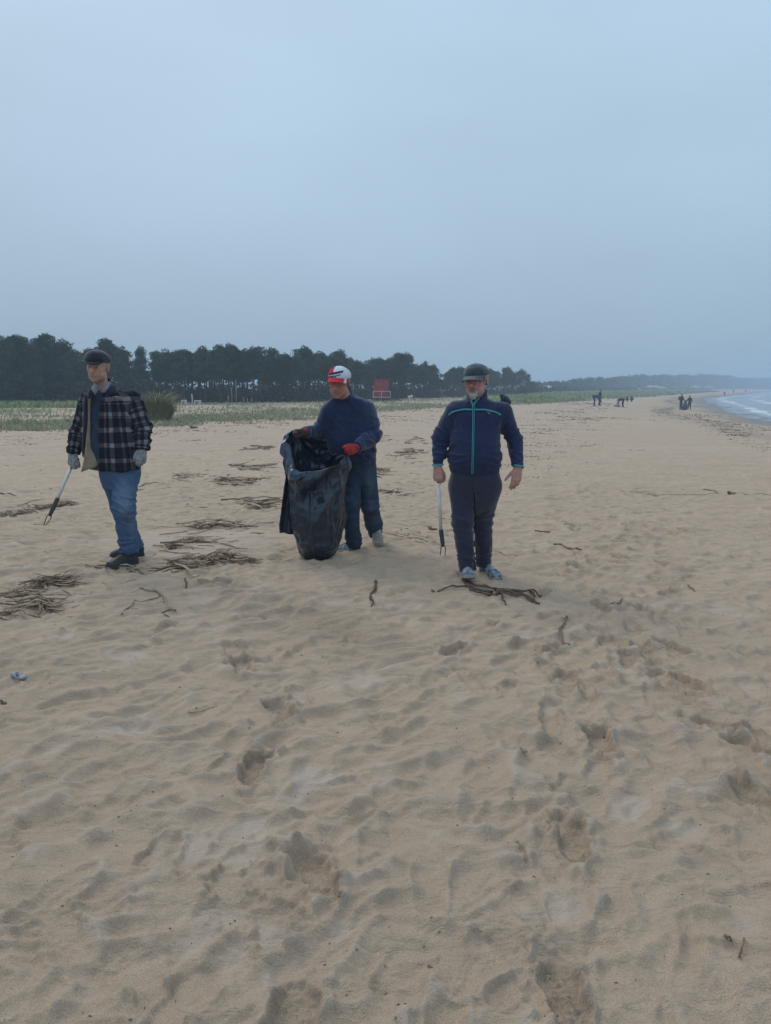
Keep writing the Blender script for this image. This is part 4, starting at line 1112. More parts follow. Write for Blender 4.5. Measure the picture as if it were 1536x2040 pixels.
M_WHITESH = simple("white_trainer", (.50, .51, .50), (.16, .17, .18), 26, .8, .3, 400, .001)
M_LACE = simple("laces", (.5, .5, .48), (.35, .34, .31), 60, .9, .1)
M_GLOVE = simple("grey_coated_glove", (.33, .35, .37), (.22, .24, .26), 45, .85, .2, 300, .0015)
M_GLOVELN = simple("dark_glove_lines", (.035, .04, .045), None, 30, .9, .1)
M_REDGL = simple("red_rubber_glove", (.42, .025, .022), (.30, .018, .018), 35, .6, .35, 300, .0015)
M_DARKGL = simple("dark_coated_palm", (.03, .022, .025), (.05, .03, .03), 30, .7, .3)
M_GREYH = simple("grey_hair", (.34, .33, .32), (.20, .19, .18), 240, .9, .15)
M_DARKH = simple("dark_hair", (.06, .05, .045), (.14, .13, .12), 240, .9, .15)
M_BEARD = simple("white_beard", (.50, .48, .46), (.30, .28, .27), 260, .9, .1)
M_MOUST = simple("greying_moustache", (.13, .115, .105), (.27, .25, .24), 260, .9, .1)
M_POLE = simple("white_tube", (.66, .66, .68), (.58, .58, .60), 20, .45, .4)
M_GRIP = simple("dark_grey_grip", (.075, .072, .068), (.05, .048, .046), 40, .7, .3)
M_STEEL = simple("dull_steel", (.11, .105, .10), (.07, .065, .06), 60, .5, .5)
SKIN1 = (.47, .285, .225); SKIN2 = (.42, .225, .175); SKIN3 = (.46, .25, .205)
def build(v, name, mat, parent, sm=1, folds=(), noise=((9, .006), (22, .003)), seed=0, anis=(1, 1, .45), **kw):
    V, Fq = v.net()
    if sm: V = smooth(V, Fq, sm)
    if folds or noise: V = wrinkle(V, Fq, folds, noise, seed, anis)
    cb_ = kw.pop('post', None)
    if cb_: kw.update(cb_(V, Fq))
    return mesh_obj(name, V, Fq, mat, parent, **kw)
def grabber(hand_p, a, b, c, tips, label, handle_dir):
    """hand_p handle, a-b white tube, b-c grip sleeve, tips of the prongs"""
    root = empty('litter_picker', c); tag(root, label, 'litter picker', 'litter pickers carried by the men')
    mb = MB(); mb.tube([a, b], .0125, 12); mb.build('tube', M_POLE, root)
    mb = MB(); u = nrm(c - b); mb.tube([b - u * .004, b + u * .012, c - u * .03, c], [.017, .0185, .0175, .013], 10); mb.build('sleeve', M_GRIP, root)
    s_ = nrm(np.cross(u, [0, 1, 0])); hb_ = MB(); hb_.tube([c - s_ * .016, c + s_ * .016], .006, 6); hb_.build('fork_base', M_STEEL, root)
    for q, tp in zip((-1, 1), tips):
        mb = MB(); p = c + s_ * q * .015; mb.tube([p, p + u * .02 + s_ * q * .004, tp], [.005, .0045, .003], 6); mb.build('prong', M_STEEL, root)
    hd = nrm(handle_dir); mb = MB(); mb.tube([hand_p - u * .03, hand_p + hd * .03, hand_p + hd * .075 + u * .01], [.013, .015, .011], 8); mb.tube([hand_p + hd * .03 + u * .0, hand_p + u * .05 + hd * .035, a], [.007, .006, .008], 6)
    mb.build('handle', M_GRIP, root); return root
def cap_curve(W, pts, r, mat, name, parent, n=6):
    mb = MB(); mb.tube([W(*p) for p in pts], r, n); return mb.build(name, mat, parent)

# ================================================================== man with the turquoise zip
Y3 = 6.05
g = gp(945, 1143); g3 = g
man3 = empty('person', (at(945, 1000, Y3)[0], Y3, g[2])); tag(man3, 'person in a navy jacket with turquoise zip and dark cap, walking with a litter picker', 'person')
Hc3 = at(949, 760, Y3 - .02); R3 = rotm(26, 1, -3); s3 = 1.06
shL, elL, wrL = at(908, 820, Y3 + .02), at(877, 872, Y3 + .04), at(872, 930, Y3 - .06)
shR, elR, wrR = at(1001, 820, Y3 + .02), at(1023, 872, Y3 + .06), at(1032, 933, Y3 - .06)
hpL, knL, anL = at(920, 965, Y3), at(921, 1035, Y3 - .06), at(931, 1134, Y3 - .10)
hpR, knR, anR = at(973, 965, Y3), at(963, 1032, Y3 + .03), at(963, 1124, Y3 + .12)
tor3 = stations([(795, 928, 974, .075, .03), (801, 914, 988, .10, .03), (812, 903, 1001, .118, .025), (828, 900, 1001, .135, .01), (853, 900, 997, .150, 0), (880, 897, 997, .165, -.01), (905, 893, 998, .172, -.015), (918, 892, 998, .170, -.015), (931, 896, 996, .158, -.01), (944, 901, 992, .148, 0)], Y3)
lo = np.array([at(855, 1000, Y3)[0], Y3 - .42, -.05]); hi = np.array([at(1055, 1000, Y3)[0], Y3 + .34, 1.74])
v = Vol(lo, hi, .0085, fx=[(Hc3[0] - .12, Hc3[0] + .12, .0045), (wrL[0] - .06, wrL[0] + .06, .004), (wrR[0] - .1, wrR[0] + .08, .004)], fy=[(Y3 - .2, Y3 + .05, .005)], fz=[(Hc3[2] - .16, Hc3[2] + .13, .0045), (wrL[2] - .20, wrL[2] + .03, .004)])
v.loft(shrink(tor3, .035), .03)
nb = at(950, 797, Y3 + .03)
v.cone(nb - [0, 0, .05], Hc3 + [0, .02, -.03], .066, .060, .04)
limb_skin(v, [shL, elL, wrL], [.054, .040, .026]); limb_skin(v, [shR, elR, wrR], [.054, .040, .026])
limb_skin(v, [hpL, knL, anL], [.085, .060, .042]); limb_skin(v, [hpR, knR, anR], [.085, .060, .042])
W3 = head(v, Hc3, R3, s3, 1.04, 1.08, 1.05)
hdL = nrm(at(873, 965, Y3 - .08) - wrL); hand(v, wrL, (1, -.2, 0), (.35, .9, 0), hdL, (38, 62, 40), (1.0, .7), 1.02)
hdR = nrm(at(1026, 970, Y3 - .10) - wrR); hand(v, wrR, (-1, 0, 0), (-.25, .95, 0), hdR, (14, 22, 14), (.25, -.5), 1.04, cs=(.7, 1, 1.2, 1.3), splay=1.7)
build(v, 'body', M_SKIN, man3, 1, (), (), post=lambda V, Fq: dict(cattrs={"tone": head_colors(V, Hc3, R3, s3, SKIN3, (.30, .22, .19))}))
eyes(man3, W3, R3, s3, (-.35, -1, 0)); brow_hair(man3, W3, M_MOUST, s3)
hair_shell(man3, Hc3, R3, s3, M_GREYH, 1.04, -.030, .06, -.028, .006)
# goatee and moustache
v = Vol(Hc3 - .15, Hc3 + .15, .0035)
v.ell(W3(0, -.082, -.100), (.026, .020, .024), R3, .01); v.ell(W3(0, -.070, -.116), (.020, .018, .016), R3, .01)
for q in (-1, 1): v.cone(W3(q * .026, -.083, -.070), W3(q * .022, -.080, -.098), .0075, .010, .008)
v.ell(W3(0, -.095, -.074), (.020, .02, .010), R3, .003, 'sub')
build(v, 'goatee', M_BEARD, man3, 1, (), ((110, .003), (220, .002)), anis=(1, 1, 1))
v = Vol(Hc3 - .15, Hc3 + .15, .0035)
for q in (-1, 1): v.cone(W3(0, -.103, -.052), W3(q * .026, -.090, -.060), .0075, .0055, .006)
build(v, 'moustache', M_MOUST, man3, 1, (), ((120, .003),), anis=(1, 1, 1))
# cap
def baseball_cap(parent, o, Rm, s, mat, brimmat, name='cap', z0=.041, w=1.05, tilt=-.012, brim_len=.080, mi=None, top=.070, seams=None, colfn=None):
    W = lambda *p: np.asarray(o) + Rm @ (np.array(p) * s)
    v = Vol(np.asarray(o) - .2, np.asarray(o) + .22, .005)
    v.ell(W(0, .004, z0 + .012), ((.083 * w) * s, .113 * s, top * s), Rm, 0)
    v.cone(W(0, .012, z0 + .01), W(0, .012, z0 + .011), .001, .001, 0)
    c = W(0, 0, z0 - .004); v.cut(c, -Rm[:, 2], c - .3, c + .3)
    v.ell(W(0, .012, z0 - .03), ((.077 * w) * s, .098 * s, .060 * s), Rm, .004, 'sub')
    kw = dict(post=lambda V, Fq: dict(cattrs={"tone": colfn((V - o) @ Rm / s)})) if colfn else {}
    cap = build(v, name, mat, parent, 1, [(W(0, -.02, .10), (0, 1, .2), .05, .004, .10)], ((14, .004), (30, .0025)), 3, (1, 1, 1), **kw)
    n1, n2 = 22, 8; th_ = np.linspace(-1, 1, n1); rr = np.linspace(0, 1, n2); T, Rr = np.meshgrid(th_, rr, indexing='ij')
    ax_ = T * 1.18; x = np.sin(ax_) * (.079 * w) + 0 * Rr; y = .004 - np.cos(ax_) * .107
    y2 = y - Rr * brim_len * np.cos(T * np.pi / 2) ** .55; x2 = x * (1 + .06 * Rr); z = z0 - .001 - .011 * Rr ** 1.3 - .016 * (T ** 2) * (.3 + Rr) + tilt * Rr
    P = np.stack([x2, y2, z], -1).reshape(-1, 3); top_ = P + [0, 0, .0035]; A = np.concatenate([P, top_]); ii = np.arange(n1 * n2).reshape(n1, n2); k_ = n1 * n2
    q = np.stack([ii[:-1, :-1].ravel(), ii[1:, :-1].ravel(), ii[1:, 1:].ravel(), ii[:-1, 1:].ravel()], 1)
    rim = np.concatenate([ii[:, -1], ii[-1, ::-1][1:], ii[::-1, 0][1:], ii[0, 1:]]); e_ = np.stack([rim[:-1], rim[1:], rim[1:] + k_, rim[:-1] + k_], 1)
    Wd = np.asarray(o) + (A * s) @ Rm.T
    mesh_obj('brim', Wd, np.concatenate([q[:, ::-1] + 0, q + k_, e_]), brimmat, cap, cattrs={"tone": colfn(A * np.array([1, 1, 1]) + [0, 0, -9])} if colfn else None)
    bt = W(0, .012, z0 + .012 + top); mb = MB(); mb.tube([bt - Rm[:, 2] * .004, bt + Rm[:, 2] * .004], [.008, .005], 8); mb.build('button', mat if not colfn else M_WHITECAP, cap)
    if seams:
        for a in (0, 60, 120, 180, 240, 300):
            aa = math.radians(a + 30 if seams == 2 else a); ph = np.linspace(.12, 1.5, 9)
            mb = MB(); mb.tube([W(math.cos(aa) * math.sin(p_) * .0835 * w, .012 + math.sin(aa) * math.sin(p_) * .1045, z0 + .012 + math.cos(p_) * top * 1.004) for p_ in ph], .0013, 4, cap=False); mb.build('seam', seams if not isinstance(seams, int) else M_NAVYCAP, cap)
    return cap
M_TEALCAP = cloth("dark_teal_cotton", (.034, .052, .066), (.052, .074, .088), 18)
M_TEALBR = cloth("grey_brim_cotton", (.060, .078, .092), (.085, .10, .115), 18)
M_SEAM = simple("seam_thread", (.09, .11, .125))
cap3 = baseball_cap(man3, Hc3 + [0, 0, .005], R3 @ rotm(0, 3, 0), s3, M_TEALCAP, M_TEALBR, seams=M_SEAM)
# jacket
v = Vol(lo, hi, .0078)
v.loft(tor3, .03, 2.5)
for a, b_, c_, wv in ((shL, elL, wrL, -1), (shR, elR, wrR, 1)):
    v.cone(a, b_, .082, .064, .045); v.cone(b_, c_, .064, .046, .03)
v.cone(nb + [0, .01, -.04], at(950, 785, Y3 + .02), .088, .078, .03)
# hollow out the neck and the open collar
v.ell(at(949, 781, Y3 - .05), (.062, .085, .045), None, .008, 'sub'); v.cone(at(945, 782, Y3 - .12), at(943, 796, Y3 - .13), .030, .012, .008, 'sub')
for wr_, d_ in ((wrL, hdL), (wrR, hdR)): v.cut(wr_ - d_ * .012, d_, wr_ - .085, wr_ + .085)
zh = at(945, 947, Y3)[2]; v.cut((0, 0, zh), (0, 0, -1), (tor3[-1][1] - .25, Y3 - .3, zh - .2), (tor3[-1][1] + .25, Y3 + .3, zh + .0))
fl3 = [(elL, elL - shL, .055, .012, .11), (elR, elR - shR, .055, .012, .11), (at(897, 915, Y3 - .1), (0, .2, 1), .05, .014, .14), (at(993, 915, Y3 - .1), (0, .2, 1), .05, .010, .12),
       (at(905, 840, Y3 - .1), (1, 0, .8), .05, .009, .10), (at(996, 840, Y3 - .1), (-1, 0, .8), .05, .009, .10), (wrL + [0, 0, .08], (0, 0, 1), .04, .006, .08), (wrR + [0, 0, .08], (0, 0, 1), .04, .006, .08)]
V, Fq = v.net(); V = smooth(V, Fq, 1); V = wrinkle(V, Fq, fl3, ((5, .010), (11, .006), (26, .0025)), 11)
jk3 = mesh_obj('jacket', V, Fq, M_NAVYJK, man3); JV = V
def surf_front(V, x, z, eps=.006):
    """front (camera side) surface point of a garment at x, z"""
    r_ = .014; m_ = (np.abs(V[:, 0] - x) < r_) & (np.abs(V[:, 2] - z) < r_)
    q = V[m_]; return np.array([x, q[:, 1].min() - eps, z]) if len(q) else None
def on_front(V, pix, Y, eps=.004, n=24):
    pts = []
    P = np.array(pix, float); tt = np.linspace(0, len(P) - 1, n)
    for t_ in tt:
        px_, py_ = np.interp(t_, range(len(P)), P[:, 0]), np.interp(t_, range(len(P)), P[:, 1])
        yy = Y
        for _ in range(3):
            w_ = at(px_, py_, yy); s_ = surf_front(V, w_[0], w_[2], eps)
            if s_ is None: break
            yy = s_[1]
        else: pts.append(s_)
    P = np.array(pts)
    if len(P) > 4:
        for _ in range(2): P[1:-1, 1] = (P[:-2, 1] + P[1:-1, 1] + P[2:, 1]) / 3
    return P
def ribbon(P, w, mat, name, parent, th_=.0025, vertical=True):
    """flat tape lying on the garment, following P"""
    T = np.gradient(P, axis=0); T /= np.linalg.norm(T, axis=1)[:, None] + 1e-9
    nfr = np.array([0, -1.0, 0.1]); S = np.cross(T, nfr); S /= np.linalg.norm(S, axis=1)[:, None] + 1e-9; Nn = np.cross(S, T)
    q = [P + S * w / 2 - Nn * th_, P + S * w / 2 + Nn * th_, P - S * w / 2 + Nn * th_, P - S * w / 2 - Nn * th_]
    V = np.concatenate(q); n = len(P); Fc = []
    for a in range(4):
        b_ = (a + 1) % 4
        for i in range(n - 1): Fc.append([a * n + i, a * n + i + 1, b_ * n + i + 1, b_ * n + i])
    Fc += [[0, n, 2 * n, 3 * n], [n - 1, 4 * n - 1, 3 * n - 1, 2 * n - 1]]
    return mesh_obj(name, V, np.array(Fc), mat, parent)
zp = on_front(JV, [(943, 806), (943, 850), (942, 900), (941, 944)], Y3 - .16, .003, 40)
ribbon(zp, .016, M_TURQ, 'zip_tape', jk3)
ribbon(zp - [0, .0035, 0], .005, M_NAVYCAP, 'zip_teeth', jk3)
for pix in ([(942, 808), (939, 798), (936, 789)], [(943, 808), (948, 799), (955, 793)]):
    P_ = on_front(JV, pix, Y3 - .16, .003, 12)
    if len(P_) > 3: ribbon(P_, .011, M_TURQ, 'collar_piping', jk3)
cs = on_front(JV, [(894, 827), (899, 822), (910, 818), (924, 815.5), (943, 816), (966, 816), (980, 819), (990, 822), (998, 827)], Y3 - .16, .003, 50)
ribbon(cs, .012, M_TURQ, 'chest_piping', jk3)
lg = on_front(JV, [(970, 819.5), (976, 824.5)], Y3 - .16, .004, 6)
if len(lg) > 2: ribbon(lg, .005, M_SHIRT, 'emblem', jk3)
lg = on_front(JV, [(978, 819), (972, 824.5), (977, 824.5)], Y3 - .16, .0045, 8)
if len(lg) > 2: ribbon(lg, .004, M_SHIRT, 'emblem', jk3)
for wr_, d_ in ((wrL, hdL), (wrR, hdR)):
    mb = MB(); mb.tube([wr_ - d_ * .020, wr_ - d_ * .008], [.0475, .0465], 20, cap=False); mb.tube([wr_ - d_ * .008, wr_ - d_ * .020], [.0445, .0455], 20, cap=False); mb.build('cuff_trim', M_TURQ, jk3)
# collar stand
v = Vol(Hc3 - [.16, .18, .24], Hc3 + [.16, .2, .04], .005)
cc = at(951, 789, Y3 + .015); v.cone(cc + [0, .01, -.05], cc + [0, .02, .045], .088, .076, 0); v.cone(cc + [0, .01, -.07], cc + [0, .02, .08], .080, .069, 0, 'sub')
v.cut(cc + [0, 0, .040], (0, -.35, 1), cc - .3, cc + .3); v.cone(at(946, 780, Y3 - .12), at(943, 799, Y3 - .13), .034, .010, .004, 'sub')
build(v, 'collar', M_NAVYJK, jk3, 1, (), ((20, .003),), 7)
# grey shirt seen in the open neck and below the hem
v = Vol(Hc3 - [.16, .18, .26], Hc3 + [.16, .2, .02], .006); v.cone(at(948, 799, Y3 + .02), at(949, 789, Y3 + .02), .080, .070, .01); build(v, 'undershirt', M_SLACK, man3, 1, (), ((20, .003),), 8)
P_ = on_front(JV, [(929, 943), (932, 950), (942, 952), (958, 950), (962, 943)], Y3 - .15, .003, 8)
# trousers
v = Vol([lo[0], lo[1], -.02], [hi[0], hi[1], 1.1], .0078)
pel = stations([(932, 899, 993, .135, 0), (950, 897, 995, .145, 0), (972, 894, 997, .14, .0), (990, 899, 991, .13, .0), (1008, 905, 983, .11, 0), (1024, 912, 976, .06, 0)], Y3); v.loft(pel, .03, 2.5)
v.cone(hpL, knL, .105, .086, .03); v.cone(knL, at(927, 1082, Y3 - .07), .086, .076, .02); v.cone(at(927, 1082, Y3 - .07), at(931, 1136, Y3 - .10), .076, .068, .02)
v.cone(hpR, knR, .103, .078, .03); v.cone(knR, at(963, 1080, Y3 + .07), .078, .068, .02); v.cone(at(963, 1080, Y3 + .07), at(963, 1126, Y3 + .12), .068, .062, .02)
v.func(lambda X, Y, Z: np.abs(X - (at(943, 1000, Y3)[0] + (Z - .8) * .0)) - .0065 + 0 * Y + 0 * Z, [at(938, 1000, Y3)[0], Y3 - .4, .0], [at(948, 1000, Y3)[0], Y3 + .4, .70], .010, 'sub', 0)
for px_, py_, dy in ((931, 1138, -.10), (963, 1128, .12)):
    c = at(px_, py_, Y3 + dy); v.cut(c, (0, 0, -1), c - [.11, .14, .12], c + [.085, .14, .0])
fl = [(knL, (.2, 0, 1), .06, .013, .13), (knR, (-.2, 0, 1), .06, .013, .13), (at(931, 1112, Y3 - .1), (0, 0, 1), .04, .012, .10), (at(963, 1105, Y3 + .1), (0, 0, 1), .04, .012, .10), (at(943, 975, Y3 - .1), (1, 0, .7), .05, .009, .12)]
build(v, 'trousers', M_SLACK, man3, 1, fl, ((7, .009), (16, .004)), 21)
# shoes: front one lands on its heel with the toe up
gh = gp(931, 1150); hA = np.array([at(931, 1140, Y3 - .1)[0], Y3 - .045, hgt(at(932, 1140, Y3)[0], Y3 - .04) + .006])
shoe(man3, hA, (-.04, -.975, .22), (0, .22, .975), (M_GREYSH, M_PALES), .30, .056, laces=M_LACE, seed=1)
hB = np.array([at(960, 1130, Y3 + .2)[0], Y3 + .185, hgt(at(958, 1130, Y3 + .2)[0], Y3 + .2) - .004])
shoe(man3, hB, (.33, -.94, 0), (0, 0, 1), (M_GREYSH, M_PALES), .30, .054, laces=M_LACE, seed=2)
# ring
rc = wrR + nrm(hdR) * .118 + np.array([.022, .01, 0]); mb = MB(); an_ = np.linspace(0, 2 * np.pi, 13); mb.tube([rc + .0108 * (math.cos(a) * np.array([1, 0, 0]) + math.sin(a) * np.array([0, 1, 0])) for a in an_], .0022, 5, cap=False); mb.build('ring', simple("gold_ring", (.75, .62, .40), None, 20, .25, .5), man3)
# litter picker in his hand
hh = wrL + hdL * .095 + np.array([.0, .014, 0])
Yp = hh[1]
grabber(hh - hdL * .03, at(873.5, 962, Yp), at(878.5, 1056, Yp + .02), at(882.5, 1088, Yp + .02), [at(877, 1107, Yp + .03), at(886.5, 1108, Yp + .03)], 'white tube litter picker with dark sleeve held by the man with turquoise zip', (0, -.2, 1))
# dark bundle showing behind his shoulder
v = Vol(at(1008, 795, Y3 + .2) - .16, at(1008, 795, Y3 + .2) + .16, .006); c = at(1007, 796, Y3 + .14)
v.ell(c, (.040, .035, .036), None, .01); v.cone(c + [-.03, 0, .03], c + [.03, 0, -.02], .016, .02, .01); v.cone(c + [.02, 0, 0], c + [.03, .02, -.09], .016, .012, .01); v.cone(c + [0, .01, 0], c + [-.10, .05, -.12], .02, .05, .02)
M_BAGF = cloth("dark_grey_nylon", (.03, .036, .052), (.08, .095, .13), 30, .6)
o = build(v, 'shoulder_bag', M_BAGF, None, 1, (), ((25, .008),), 5, origin=c); tag(o, 'dark bag bundle peeking over the shoulder of the man with the turquoise zip', 'bag')
# ================================================================== man in the plaid jacket
Y1 = 6.42
bx1 = at(230, 1000, Y1)[0]
man1 = empty('person', (bx1, Y1, hgt(bx1, Y1))); tag(man1, 'person in black and grey plaid jacket, jeans and navy flat cap, carrying litter picker', 'person')
Hc = at(195, 732, Y1 - .03); Rh = rotm(4, 3, 4); s1 = 1.0
sL, eL, wL = at(176, 798, Y1 + .02), at(154, 858, Y1 + .04), at(146, 903, Y1 - .04)
sR, eR, wR = at(263, 797, Y1 + .0), at(284, 853, Y1 - .02), at(283, 894, Y1 - .10)
tor = stations([(771, 188, 222, .06, .02), (777, 176, 240, .085, .02), (787, 170, 262, .105, .02), (802, 164, 270, .122, .01), (830, 162, 270, .135, 0), (870, 163, 272, .145, -.01), (905, 170, 276, .150, -.02), (935, 180, 279, .150, -.02)], Y1)
lo = np.array([at(118, 1000, Y1)[0], Y1 - .45, -.05]); hi = np.array([at(318, 1000, Y1)[0], Y1 + .55, 1.88])
hL_, kL_, aL_ = at(222, 945, Y1 + .04), at(238, 1010, Y1 + .16), at(271, 1086, Y1 + .42)          # far leg
hR_, kR_, aR_ = at(253, 945, Y1 - .02), at(246, 1006, Y1 - .10), at(256, 1094, Y1 - .02)          # near leg
v = Vol(lo, hi, .0088, fx=[(Hc[0] - .12, Hc[0] + .12, .0046)], fy=[(Y1 - .2, Y1 + .05, .0055)], fz=[(Hc[2] - .16, Hc[2] + .13, .0046)])
v.loft(shrink(tor, .04), .03)
nb1 = at(204, 774, Y1 + .03); v.cone(nb1 - [0, 0, .05], Hc + Rh @ [0, .02, -.04], .060, .055, .03)
limb_skin(v, [sL, eL, wL], [.05, .042, .028]); limb_skin(v, [sR, eR, wR], [.05, .042, .028])
limb_skin(v, [hL_, kL_, aL_], [.078, .055, .038]); limb_skin(v, [hR_, kR_, aR_], [.078, .055, .038])
W1 = head(v, Hc, Rh, s1, 1.07, 1.05, 1.2)
dL = nrm(at(140, 935, Y1 - .06) - wL); dR = nrm(at(280, 930, Y1 - .12) - wR)
hand(v, wL, (1, -.3, 0), (.5, .8, 0), dL, (35, 60, 40), (1, .7), .95); hand(v, wR, (-1, -.1, 0), (-.35, .9, 0), dR, (22, 34, 22), (.35, .1), .95, splay=1.4)
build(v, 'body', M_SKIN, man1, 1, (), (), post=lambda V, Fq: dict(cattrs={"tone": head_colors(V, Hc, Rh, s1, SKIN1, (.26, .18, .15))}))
eyes(man1, W1, Rh, s1, (-.3, -1, 0)); brow_hair(man1, W1, M_DARKH, s1, .0036)
hair_shell(man1, Hc, Rh, s1, M_GREYH, 1.06, -.020, .06, -.015, .004, 2)
# flat cap
def capl(*p): return Hc + Rh @ (np.array(p) * s1)
v = Vol(Hc - .2, Hc + .22, .0052)
v.ell(capl(0, .016, .070), (.097, .114, .060), Rh @ rotm(0, -8, 0), 0); v.ell(capl(0, -.050, .064), (.086, .076, .040), Rh, .03); v.ell(capl(0, -.020, .092), (.074, .080, .046), Rh, .03)
c = capl(0, 0, .040); v.cut(c, -nrm(Rh[:, 2] + .10 * Rh[:, 1]), c - .3, c + .3)
v.ell(capl(0, .014, .022), (.077, .098, .050), Rh, .004, 'sub')
fc = build(v, 'flat_cap', M_NAVYCAP, man1, 1, [(capl(0, .05, .1), (0, 1, .3), .05, .004, .09)], ((18, .004),), 31, (1, 1, 1))
v = Vol(Hc - .22, Hc + .22, .0048)
v.ell(capl(0, -.080, .043), (.074, .066, .011), Rh @ rotm(0, 14, 0), 0); v.ell(capl(0, .01, .032), (.070, .085, .05), Rh, .004, 'sub')
build(v, 'peak', M_NAVYCAP, fc, 1, (), ())
# sweater, shirt, collar
v = Vol([lo[0], Y1 - .3, at(200, 960, Y1)[2]], [hi[0], Y1 + .3, at(200, 765, Y1)[2]], .009)
v.loft(shrink(tor, .022)[1:] , .02)
v.cone(at(198, 771, Y1 - .10), at(191, 822, Y1 - .16), .042, .008, .010, 'sub')
sw = build(v, 'sweater', M_NAVYVEST, man1, 1, [(at(190, 880, Y1 - .14), (.6, 0, 1), .07, .008, .2)], ((6, .008), (15, .004)), 33)
v = Vol([lo[0], Y1 - .3, at(200, 840, Y1)[2]], [hi[0], Y1 + .3, at(200, 755, Y1)[2]], .006)
v.loft(shrink(tor, .030)[2:8], .02)
v.cone(at(196, 768, Y1 - .10), at(192, 796, Y1 - .13), .036, .008, .008, 'sub')
v.cone(nb1 + [0, 0, -.1], nb1 + [0, -.01, .12], .057, .062, .002, 'sub')
sh1 = build(v, 'shirt', M_SHIRT, man1, 1, (), ((20, .003),), 34)
def leaf_collar(pts_px, Y, w, name, mat, parent, th_=.006):
    """folded collar leaf lying along the given outline"""
    P = np.array([at(a, b_, Y + d) for a, b_, d in pts_px]); n = len(P); c = P.mean(0); off = np.array([0, -th_, 0])
    V = np.concatenate([P, P + off, [c + off * 1.6], [c]]); Fc = []
    for i in range(n):
        j = (i + 1) % n; Fc += [[i, j, j + n, i + n], [i + n, j + n, 2 * n, -1], [j, i, 2 * n + 1, -1]]
    mb = MB(); mb.add(V, Fc); return mb.build(name, mat, parent)
leaf_collar([(184, 769, -.09), (191, 764, -.08), (195, 779, -.125), (190, 787, -.135), (182, 776, -.12)], Y1, 0, 'collar', M_SHIRT, sh1)
leaf_collar([(200, 781, -.125), (213, 764, -.07), (219, 759, -.05), (221, 766, -.08), (209, 783, -.13)], Y1, 0, 'collar', M_SHIRT, sh1)
# plaid jacket, open at the front
M_PLAID = plaid("plaid_wool")
v = Vol(lo, hi, .0080)
v.loft(tor, .03, 2.4)
v.cone(sL, eL, .076, .062, .045); v.cone(eL, wL, .062, .054, .03)
v.cone(sR, eR, .080, .068, .045); v.cone(eR, wR, .068, .060, .03)
v.cone(nb1 - [0, 0, .04], at(206, 768, Y1 + .04), .088, .076, .03)
v.ell(at(200, 760, Y1 - .03), (.062, .09, .05), None, .008, 'sub')
def opening(X, Y, Z):
    zz = [at(200, q, Y1)[2] for q in (945, 905, 860, 800, 775, 760)]
    l = np.interp(Z, zz, [at(q, 900, Y1 - .14)[0] for q in (160, 170, 176, 179, 182, 184)]); r = np.interp(Z, zz, [at(q, 900, Y1 - .14)[0] for q in (197, 198, 198, 202, 207, 210)])
    return np.maximum(np.maximum(l - X, X - r), Y - (Y1 - .02))
v.func(opening, [at(150, 900, Y1)[0], Y1 - .4, at(200, 960, Y1)[2]], [at(225, 900, Y1)[0], Y1, at(200, 757, Y1)[2]], .006, 'sub', 0)
for w_, d_ in ((wL, dL), (wR, dR)): v.cut(w_ + d_ * .004, d_, w_ - .09, w_ + .09)
zhm = at(230, 934, Y1)[2]; v.cut((0, 0, zhm), (.10, 0, -1), (lo[0], Y1 - .3, zhm - .3), (hi[0] - .18, Y1 + .3, zhm + .1))
fl1 = [(eL, eL - sL, .05, .016, .11), (eR, eR - sR, .05, .018, .12), (wR + [0, 0, .06], (0, 0, 1), .045, .012, .10), (wL + [0, 0, .06], (0, 0, 1), .045, .012, .10), (at(250, 830, Y1 - .1), (-1, 0, .8), .06, .010, .12), (at(225, 915, Y1 - .15), (1, 0, .3), .09, .010, .16)]
V, Fq = v.net(); V = smooth(V, Fq, 1); V = wrinkle(V, Fq, fl1, ((5, .012), (12, .007), (28, .003)), 41)
ctr1 = np.array([at(222, 870, Y1)[0], Y1])
uvp = sleeve_uv(V, Fq, [(sL, eL, .066, 0), (eL, wL, .054, float(np.linalg.norm(eL - sL))), (sR, eR, .072, .02), (eR, wR, .06, float(np.linalg.norm(eR - sR)) + .02)], .2, ctr1)
jk1 = mesh_obj('jacket', V, Fq, M_PLAID, man1, uv=uvp); J1 = V
# beige lining of the open front edge, curling outwards towards the hem
rowsL = [(776, 175, 181, -.115), (800, 175, 181, -.135), (830, 175, 181, -.15), (860, 173, 183, -.165), (890, 170, 187, -.18), (915, 167, 192, -.20), (930, 164, 195, -.215), (941, 161, 197, -.22)]
n2 = 9; A = []
for py_, l_, r_, dy in rowsL:
    for j in range(n2):
        f = j / (n2 - 1); hem = 0 if py_ < 925 else (f * (-14 if py_ > 935 else -6)); A.append(at(l_ + (r_ - l_) * f, py_ + hem, Y1 + dy + .075 * f + .012 * math.sin(f * 7 + py_ * .06)))
A = np.array(A); ii = np.arange(len(A)).reshape(-1, n2)
q = np.stack([ii[:-1, :-1].ravel(), ii[1:, :-1].ravel(), ii[1:, 1:].ravel(), ii[:-1, 1:].ravel()], 1)
B_ = A + [0, .007, 0]; k_ = len(A); rim = np.concatenate([ii[:, -1], ii[-1, ::-1][1:], ii[::-1, 0][1:], ii[0, 1:]]); e_ = np.stack([rim[:-1], rim[1:], rim[1:] + k_, rim[:-1] + k_], 1)
mesh_obj('lining', np.concatenate([A, B_]), np.concatenate([q, q[:, ::-1] + k_, e_]), M_BEIGE, jk1)
